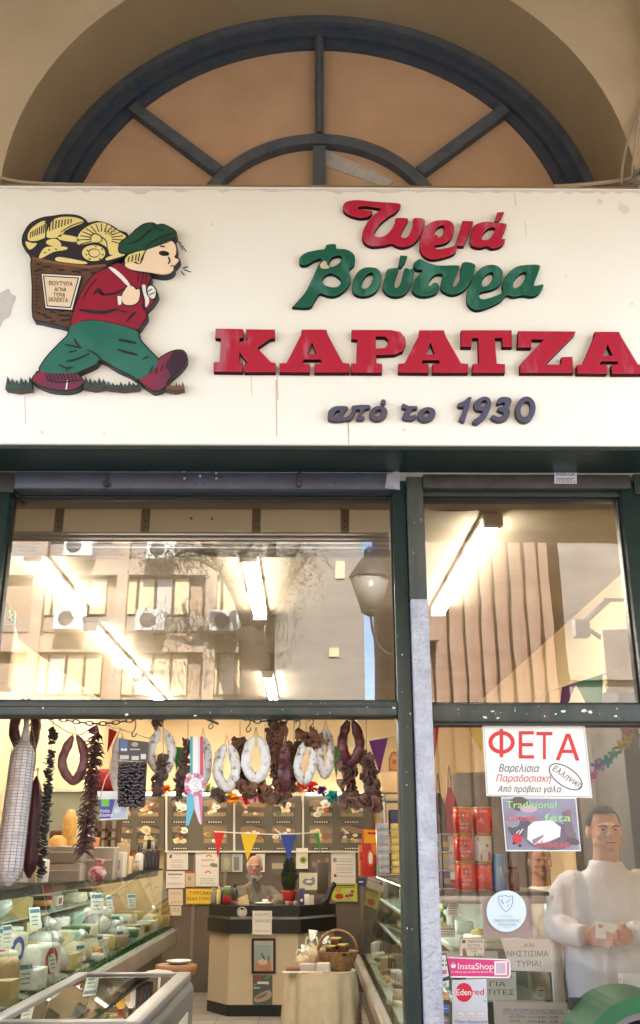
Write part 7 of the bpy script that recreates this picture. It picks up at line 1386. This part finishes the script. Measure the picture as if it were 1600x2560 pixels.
ph = [('p', [(1092, 2389), (1114, 2387), (1122, 2440), (1100, 2447)], M_paperw)] + [('p', ell(1099 + (i % 3) * 8, 2402 + (i // 3) * 11, 3, 3, 0, 10), c) for i, c in enumerate((flat(.5, .15, .12), flat(.3, .3, .1), flat(.5, .3, .1), flat(.35, .1, .15), flat(.15, .15, .2), flat(.4, .2, .12)))] + [('p', [(1098, 2427), (1116, 2424), (1118, 2434), (1100, 2438)], flat(.66, .2, .32))]
paper("phone_sticker", "cut-out sticker of a tilted phone at the pink sticker's left end", "sticker", smooth_loop([(1090, 2390), (1110, 2385), (1116, 2387), (1127, 2445), (1122, 2450), (1104, 2454), (1098, 2451)], 2), YPo - .002, INK, ph)
paper("voucher_sticker", "white voucher sticker with a red disc lettered Edenred", "sticker", [(1130, 2450), (1216, 2447), (1221, 2575), (1131, 2575)], YPo, mat("blue_white_vinyl", (.58, .60, .68), .4), [('p', ell(1160, 2481, 21, 24, 0, 24), flat(.60, .01, .035)), ('t', "Eden", 1141, 2488, 16, M_white, dict(w=37, bold=.015)), ('t', "red", 1179, 2487, 16, flat(.60, .01, .035), dict(w=31, bold=.015))] + sum([[('p', smooth_loop(rect(x, 2530, x + 18, 2543), 1), M_paper), ('s', smooth_loop(rect(x, 2530, x + 18, 2543), 1) + [(x, 2530)], .8, INKG), ('t', tt, x + 3, 2540, 5, INKG, dict(w=12))] for x, tt in ((1142, "B-Pay"), (1167, "Pay"), (1192, "G Pay"))], []) + [('s', [(1208, 2503), (1216, 2502)], 1.4, INKB), hw("Ticket Restaurant", 1137, 2558, 9, INKB, 82)])
paper("card_sticker", "small white sticker lettered VISA at the pane's lower left corner", "sticker", rect(1093, 2450, 1122, 2469), YPo, M_paperw, [('t', "VISA", 1095, 2465, 9, INKB, dict(w=21, bold=.02, shear=.2)), ('l', 1093, 2466, 1122, 2, flat(.5, .35, .05))], group="payment stickers on the pane")
for y, c1, c2, c3, lb in ((2481, flat(.45, .05, .03), flat(.62, .42, .25), flat(.62, .36, .04), "small sticker of red and orange overlapping discs under the VISA one"), (2511, flat(.42, .05, .10), flat(.05, .2, .45), flat(.05, .15, .42), "small red and blue card sticker, third down from the VISA one"), (2541, flat(.08, .25, .35), flat(.42, .06, .08), flat(.25, .3, .3), "lowest small teal and red card sticker beside the voucher sticker")):
    paper("card_sticker", lb, "sticker", rect(1094, y, 1123, y + 19), YPo, c1, [('p', rect(1109, y + 1, 1122, y + 18), c2), ('p', ell(1104, y + 9.5, 7, 7, 0, 14), flat(.5, .1, .08)), ('p', ell(1113, y + 9.5, 7, 7, 0, 14), c3), ('l', 1099, y + 9, 1118, 1.6, M_paper)], group="payment stickers on the pane")
paper("handwritten_sheet", "pale green sheet with handwritten ΓΙΑ ΤΙΤΕΣ behind the voucher sticker", "sign", [(1214, 2430), (1290, 2430), (1292, 2500), (1216, 2500)], YPi + .002, flat(.50, .58, .55), [('t', "ΓΙΑ", 1224, 2466, 12, INK, dict(w=40)), ('t', "ΤΙΤΕΣ", 1218, 2487, 13, INK, dict(w=68)), ('s', [(1276, 2436), (1281, 2446)], 1.6, INK)])
hrs = [('t', "ΩΡΕΣ ΛΕΙΤΟΥΡΓΙΑΣ ΚΑΤΑΣΤΗΜΑΤΟΣ", 1257, 2530, 9, INKB, dict(w=152, shear=.15, rot=.02)), ('l', 1257, 2534, 1408, 1, INKB)]
for i, (d_, h_) in enumerate((("ΔΕΥΤΕΡΑ", "8.00 - 16.00"), ("ΤΡΙΤΗ", "8.00 - 16.00"), ("ΤΕΤΑΡΤΗ", "8.00 - 16.00"), ("ΠΕΜΠΤΗ", "8.00 - 18.00"))): y = 2545 + i * 11; hrs += [('t', d_, 1272, y, 6.5, INK, dict(w=42 if i != 1 else 27)), ('l', 1318, y - 3, 1342, 1, INK), ('t', h_, 1345, y + 1, 6.5, INK, dict(w=50))]
paper("hours_sheet", "white sheet of handwritten opening hours low in the right pane", "sign", [(1233, 2500), (1418, 2506), (1422, 2590), (1238, 2590)], YPi, mat("sleeve_white", (.56, .57, .60), .4), hrs, border=(.05, 1.2, flat(.3, .3, .34)))
OR = flat(.66, .16, .05)
paper("orange_sticker", "orange sticker with white print half hidden by the green bin", "sticker", [(1428, 2500), (1500, 2500), (1500, 2570), (1432, 2570)], YPo, OR, [('t', "ΑΓΟΡΑ", 1452, 2516, 8, M_paper, dict(w=34)), ('l', 1448, 2522, 1492, 2, M_paper), ('l', 1442, 2530, 1482, 3, M_paper), ('s', [(1458, 2508), (1462, 2505), (1478, 2506)], 1.6, M_paper)])
cb = thing("clear_folder", "white punched plastic folder behind the pane beside the green bin", "folder", tuple(P(1570, 2490, YPi)))
m = MB(); m.pslab([(1545, 2433), (1650, 2434), (1655, 2520), (1550, 2500)], YPi + .001, .002, mat("sleeve_white", (0, 0, 0))); m.build("sheet", cb)
m = MB(); m.pslab([(1545, 2433), (1555, 2433), (1561, 2492), (1551, 2492)], YPi - .001, .001, M_paperw); [m.ppoly(ell(1551 + i, 2448 + i * 14, 1.6, 2.2, 0, 8), YPi - .0022, INK) for i in range(3)]; m.build("punched_strip", cb)
# tins stacked on the right case
ZR = ZT2 + .0185; M_tin = mat("tin_red", (.72, .010, .012), .25, coat=.3); M_gold = mat("tin_gold", (.55, .33, .09), .3, metal=.8); M_tinw = mat("tin_white", (.70, .68, .66), .3, coat=.3)
def ctext(m, s_, c, r, z, h, w_, mt, a0=-pi / 2, bold=.02, shear=0):
    V_, F_, x0, x1 = text_geo(s_, bold, shear); k = w_ / max(x1 - x0, .01); r += .0007
    m.add([(c[0] + r * cos(a0 + (a - (x0 + x1) / 2) * k / r), c[1] + r * sin(a0 + (a - (x0 + x1) / 2) * k / r), z + b * h / .73) for a, b in V_], F_, mt)
def cpatch(m, pts, c, r, mt, a0=-pi / 2, lift=.0005):
    r += lift; m.add([(c[0] + r * cos(a0 + x / r), c[1] + r * sin(a0 + x / r), c[2] + z) for x, z in pts], [tuple(range(len(pts)))], mt)
def tin(label, c, r, h, kind):
    t = thing("food_tin", label, "tin", tuple(c), "tins stacked behind the pane"); body = M_tinw if kind == 2 else M_tin
    m = MB(); m.lathe([(r, .004), (r, h - .004)], c, body, 28); m.build("body", t)
    m = MB(); m.lathe([(r - .003, 0), (r + .0015, .001), (r + .0015, .005), (r, .006)], c, M_gold, 28); m.build("rim", t)
    m = MB(); m.lathe([(r, h - .007), (r + .0015, h - .006), (r + .0015, h - .001), (r - .002, h - .0005), (r - .004, h - .003)], c, M_gold, 28); m.build("rim", t)
    m = MB(); x, y, z = c
    OY = flat(.80, .36, .03)
    if kind == 0:
        ctext(m, "PORTOLA", c, r, z + h * .82, .013, .075, OY); cpatch(m, ell(0, h * .68, .011, .013, 0, 14), c, r, flat(.12, .10, .14)); cpatch(m, ell(.001, h * .68, .004, .005, 0, 10), c, r, M_paper, lift=.001)
        for s_ in (-1, 1): cpatch(m, rect(s_ * .02 - .003, h * .64, s_ * .02 + .003, h * .72), c, r, OY)
        ctext(m, "CALIFORNIA", c, r, z + h * .34, .012, .05, M_paper, a0=-pi / 2 + .12); ctext(m, "SQUID", c, r, z + h * .20, .012, .042, M_paper); cpatch(m, [(-.012, h * .48), (.016, h * .53), (.018, h * .5), (-.008, h * .45)], c, r, flat(.6, .3, .25)); cpatch(m, rect(-.02, h * .12, .016, h * .14), c, r, flat(.7, .4, .2)); cpatch(m, rect(-.05, h * .90, .05, h * .97), c, r, OY, lift=.0002)
    else:
        cpatch(m, [(-.035, h * .84), (-.028, h * .75), (.028, h * .75), (.035, h * .84), (.028, h * .93), (-.028, h * .93)], c, r, flat(.06, .055, .12)); ctext(m, "Οινίων", c, r + .0005, z + h * .80, .014, .042, M_paper, shear=.25)
        if kind == 1:
            cpatch(m, rect(-.03, h * .66, .03, h * .69), c, r, OY); cpatch(m, rect(-.018, h * .57, .018, h * .60), c, r, OY)
            cpatch(m, [(-.01, h * .36), (.035, h * .12), (.04, h * .18), (-.002, h * .42)], c, r, flat(.75, .45, .30))
            for k in range(4): cpatch(m, [(-.004, h * .40), (-.032 + k * .006, h * (.46 + .04 * k)), (-.03 + k * .006, h * (.49 + .04 * k))], c, r, flat(.72, .30, .26), lift=.0008 + k * .0002)
        else:
            cpatch(m, ell(.008, h * .16, .028, h * .28, 0, 18), c, r, flat(.45, .02, .05)); cpatch(m, ell(.016, h * .6, .008, .009, 0, 12), c, r, flat(.25, .2, .2))
            for k in range(3): cpatch(m, rect(-.034, h * (.6 - k * .09), -.012, h * (.63 - k * .09)), c, r, INKG)
    m.build("label", t); return t
Yt1 = 1.475; ca = P(1165, 2215, Yt1); cb2 = P(1212, 2215, Yt1); hh = .1315
ra = .0475
for k in range(3): tin("red and gold tin of squid, %s of the left stack behind the pane" % ("lowest", "middle one", "topmost")[k], Vector((ca.x, Yt1 + .03, ZR + k * (hh + .001))), ra, hh, 0)
for k in range(3): tin(("red octopus tin, lowest of the right stack behind the pane", "white tin with a red beet, between two red ones in the right stack", "red octopus tin, topmost of the right stack behind the pane")[k], Vector((cb2.x + .007 * k - .002, Yt1 + .035, ZR + k * (hh + .001))), ra, hh, 2 if k == 1 else 1)
c = P(1254, 2215, Yt1); m = MB(); m.lathe([(.034, 0), (.036, .003), (.036, .165), (.033, .17)], (c.x, Yt1 + .04, ZR), mat("tin_blue", (.06, .20, .42), .25, noise=8, col2=(.10, .28, .50)), 24); cpatch(m, [(-.012, .05), (.012, .05), (0, .12)], (c.x, Yt1 + .04, ZR), .036, flat(.5, .6, .7)); m.build("blue_tin", label="tall pale blue tin right of the red tins", cat="tin")
c = P(1287, 2215, Yt1); jar("honey_jar", "dark amber jar at the right end of the row of tins", "jar", Vector((c.x + .004, Yt1 + .05, ZR)), .03, .115, flat(.12, .03, .012, .12), flat(.05, .02, .015, .25), lh=.12)
c = P(1140, 2215, Yt1 + .15); m = MB(); m.lathe([(.045, 0), (.047, .005), (.047, .125), (.044, .13)], (c.x, Yt1 + .17, ZR), M_tinw, 24); m.lathe([(.0475, .01), (.0475, .05)], (c.x, Yt1 + .17, ZR), flat(.4, .02, .03), 24); m.lathe([(.044, .1305), (.047, .135), (.047, .255), (.044, .26)], (c.x, Yt1 + .17, ZR), M_tinw, 24); m.build("white_tin", label="white tins with red bottoms standing behind the left stack", cat="tin")
# wire rack of packets behind the mullion
wr = thing("wire_rack", "pale wire rack of small packets between the mullion and the tins", "rack", tuple(P(1098, 2215, 1.6)))
a, b = P(1072, 2215, 1.6), P(1130, 2035, 1.6)
for x in (a.x, (a.x + b.x) / 2, b.x): m = MB(); m.rbox((x - .006, 1.6, ZR), (x + .006, 1.615, b.z), mat("pale_blue_steel", (.45, .5, .56), .4, metal=.4), .002); m.build("upright", wr)
LVZ = [ZR + .001 + i * (b.z - ZR) / 4.2 for i in range(4)]
for z in LVZ: m = MB(); m.rbox((a.x - .05, 1.59, z), (b.x + .01, 1.75, z + .008), mat("pale_blue_steel", (0, 0, 0)), .002); m.build("shelf", wr)
random.seed(31); PC = [("yellow", flat(.55, .45, .12)), ("white", M_paper), ("dark red", flat(.3, .05, .06)), ("green", flat(.18, .28, .08)), ("navy", flat(.05, .06, .16)), ("tan", flat(.42, .3, .18)), ("grey", flat(.4, .4, .42))]
for i, z in enumerate(LVZ[:3]):
    for j in range(3):
        nm, cl_ = PC[(i * 3 + j * 2) % 7]; x = a.x - .03 + j * .052; m = MB(); m.rbox((x, 1.61, z + .0085), (x + .044, 1.66, z + .085 + random.uniform(0, .03)), cl_, .008); m.rbox((x + .006, 1.608, z + .03), (x + .038, 1.611, z + .055), PC[(i + j + 3) % 7][1], .001); m.build("packet", None, "%s packet on the wire rack, %s from the left on its %s shelf" % (nm, ORD[j], ("bottom", "second", "third")[i]), "packet", "packets on the wire rack")
for x0, x1, y0, y1, cl_, lb in ((1084, 1112, 1982, 2038, flat(.05, .045, .06, .4), "dark glossy gift bag on the wire rack's top"), (1112, 1140, 1968, 2028, flat(.34, .02, .05, .35), "dark red gift bag with a peaked top beside the dark one")):
    t = thing("gift_bag", lb, "bag", tuple(P((x0 + x1) / 2, y1, 1.62)), "gift bags on the wire rack"); p, q = P(x0, y1, 1.62), P(x1, y0, 1.62)
    m = MB(); w_ = (q.x - p.x) / 2; cx_ = (p.x + q.x) / 2; zz = LVZ[3] + .0085; hgt = q.z - zz; m.add([(cx_ - w_, 1.60, zz), (cx_ + w_, 1.60, zz), (cx_ + w_, 1.68, zz), (cx_ - w_, 1.68, zz), (cx_ - w_, 1.60, zz + hgt * .6), (cx_ + w_, 1.60, zz + hgt * .6), (cx_ + w_, 1.68, zz + hgt * .6), (cx_ - w_, 1.68, zz + hgt * .6), (cx_ - w_ * .3, 1.63, zz + hgt), (cx_ + w_ * .3, 1.63, zz + hgt), (cx_ + w_ * .3, 1.65, zz + hgt), (cx_ - w_ * .3, 1.65, zz + hgt)], [(3, 2, 1, 0), (0, 1, 5, 4), (1, 2, 6, 5), (2, 3, 7, 6), (3, 0, 4, 7), (4, 5, 9, 8), (5, 6, 10, 9), (6, 7, 11, 10), (7, 4, 8, 11), (8, 9, 10, 11)], cl_); m.build("body", t)
    m = MB(); m.tube(smooth_loop([(cx_ - w_ * .3, 1.63, zz + hgt * .95), (cx_, 1.63, zz + hgt * 1.5), (cx_ + w_ * .3, 1.63, zz + hgt * .95)], 4, False), .003, M_hook, 5); m.build("handle", t)
# white price labels hung inside the case end
for i, (x0, y0, x1, y1, lb) in enumerate(((1120, 2240, 1146, 2290, "grey price label hanging beside the pepper bunch"), (1089, 2316, 1097, 2344, "small white price label by the mullion inside the case"), (1099, 2316, 1138, 2343, "white price label with a tiny porter below the pepper bunch"), (1342, 2470, 1362, 2500, "small pale price label low in the case behind the lenten sheet"), (1382, 2488, 1398, 2506, "small pale price label next the case's steel post"))):
    paper("price_card", lb, "price card", rect(x0, y0, x1, y1), 1.46, M_paper, [('l', x0 + 3, y0 + 5, x1 - 3, 3, DG)] + [('l', x0 + 3, y0 + 12 + k * 6, x1 - 5, 2, INKG) for k in range(int((y1 - y0 - 14) / 6))], group="price labels in the right case's end")
paper("case_sheet", "white sheet lying inside the case end above the pink sticker", "sheet", [(1090, 2378), (1245, 2378), (1245, 2400), (1090, 2400)], 1.5, M_paper)
# garland of paper figures behind the feta sheet
t = thing("paper_figure_garland", "garland of rainbow paper figures rising behind the feta sheet", "garland", tuple(P(1530, 1900, .55)))
m = MB(); m.tube(smooth_loop([tuple(P(x, y, .555)) for x, y in ((1470, 1950), (1520, 1905), (1570, 1850), (1610, 1800))], 4, False), .0015, M_string, 4); m.build("cord", t)
for i, (x, y, c) in enumerate(((1482, 1940, flat(.60, .08, .40)), (1494, 1915, flat(.22, .08, .42)), (1508, 1908, flat(.05, .22, .45)), (1522, 1902, flat(.04, .35, .42)), (1536, 1886, flat(.10, .50, .30)), (1553, 1866, flat(.70, .55, .06)), (1570, 1850, flat(.72, .50, .06)), (1566, 1825, flat(.75, .25, .05)), (1585, 1815, flat(.7, .15, .06)))):
    m = MB(); r_ = .5 + .3 * sin(i * 2); q = []
    for a, rr in ((0, 9), (.35, 10), (.7, 5), (1.1, 14), (1.5, 15), (1.9, 6), (2.4, 13), (2.8, 14), (3.14, 6), (3.5, 14), (3.9, 13), (4.3, 6), (4.8, 14), (5.2, 15), (5.7, 6)): q.append((x + rr * 1.3 * cos(a + r_), y + rr * 1.3 * sin(a + r_)))
    m.pslab(q, .55 + .004 * (i % 3), .0015, c)
    for s_ in (-3, 3): m.ppoly(ell(x + s_, y - 2, 1.4, 1.4, 0, 8), .5488 + .004 * (i % 3), INK)
    m.build("paper_figure", t)
# tall cupboards behind the staff
cp = thing("tall_cupboard", "tall dark grey cupboard standing behind the two men", "cupboard", (1.62, 5, FZ))
for x in (1.25, 1.66): m = MB(); m.rbox((x, 5.0, FZ + .002), (x + .395, 5.4, 2.25), mat("grey_laminate", (.11, .105, .105), .5, noise=2), .006); m.build("door", cp); m = MB(); m.rbox((x + .03, 4.985, 1.1), (x + .045, 5.0, 1.3), M_alu, .003); m.build("handle", cp)
cp2 = thing("tall_cupboard", "added dark brown double cupboard darkening the right wall behind the young man", "cupboard", (1.87, 2.5, FZ))  # added cupboard; its dark doors darken the wall behind the pane
for i in range(2):
    m = MB(); m.rbox((1.74, 1.9 + i * .62, FZ + .002), (1.995, 2.51 + i * .62, 2.5), mat("dark_brown_laminate", (.060, .047, .042), .5, noise=2, col2=(.045, .036, .034)), .006); m.build("door", cp2); m = MB(); m.rbox((1.725, 1.95 + i * .62, 1.15), (1.74, 1.965 + i * .62, 1.35), M_alu, .003); m.build("handle", cp2)
ws = thing("work_shelf", "dim steel shelf with boxes behind the red tins", "shelf", (1.0, 6.9, FZ))
for z in (.95, 1.35, 1.75, 2.1): m = MB(); m.rbox((.75, 6.95, z), (1.95, 7.3, z + .03), M_post, .004); m.build("shelf_board", ws)
for x in (.75, 1.93): m = MB(); m.rbox((x, 6.95, FZ + .001), (x + .03, 7.3, 2.3), M_post, .004); m.build("upright", ws)
for i in range(3):
    for j in range(4):
        nm, cl_ = PC[(i * 2 + j * 3) % 7]; x = .82 + j * .28; z = (.9805, 1.3805, 1.7805)[i]; m = MB(); m.rbox((x, 6.98, z), (x + .2 + .03 * (j % 2), 7.2, z + .18 + .03 * ((i + j) % 3)), cl_, .008); m.build("stock_box", None, "%s stock box, %s from the left on the %s board of the steel shelf" % (nm, ORD[j], ("lowest", "middle", "upper")[i]), "box", "stock boxes on the steel shelf")
# green bin before the pane
bn = thing("litter_bin", "green litter bin whose rounded hood rises before the right pane", "bin", (1.05, -.32, 0))
M_bin = mat("green_plastic", (.004, .11, .032), .5, noise=6, col2=(.003, .085, .026), bump=(12, .15, .01)); Yb_ = -.32
cx_ = P(1622, 2560, Yb_).x; zt_ = P(1560, 2490, Yb_).z; R1 = .205
def hood(r, yy0, yy1, th, mt):
    m = MB(); vs = []; N = 24
    for i in range(N + 1):
        a = pi * i / N
        for rr, y in ((r, yy0), (r, yy1), (r - th, yy1), (r - th, yy0)): vs.append((cx_ - rr * cos(a) * 1.05, y, zt_ - R1 + rr * sin(a)))
    fs = []
    for i in range(N):
        for k in range(4): k2 = (k + 1) % 4; fs.append((i * 4 + k, i * 4 + k2, (i + 1) * 4 + k2, (i + 1) * 4 + k))
    m.add(vs, fs, mt, False); return m
hood(R1, Yb_, Yb_ + .3, .045, M_bin).build("hood", bn)
hood(R1 - .046, Yb_ + .015, Yb_ + .28, .02, flat(.16, .15, .16, .4)).build("inner_rim", bn)
m = MB(); m.rbox((cx_ - R1 * 1.05, Yb_, .12), (cx_ + R1 * 1.05, Yb_ + .3, zt_ - R1), M_bin, .02); m.build("bin_body", bn)
m = MB(); m.box((cx_ - .17, Yb_ + .27, zt_ - R1), (cx_ + .17, Yb_ + .285, zt_ - .04), flat(.03, .03, .03)); m.build("back_plate", bn)
m = MB(); m.lathe([(.18, .002), (.16, .06), (.10, .12)], (cx_, Yb_ + .15, 0), flat(.1, .1, .1), 20); m.build("foot", bn)
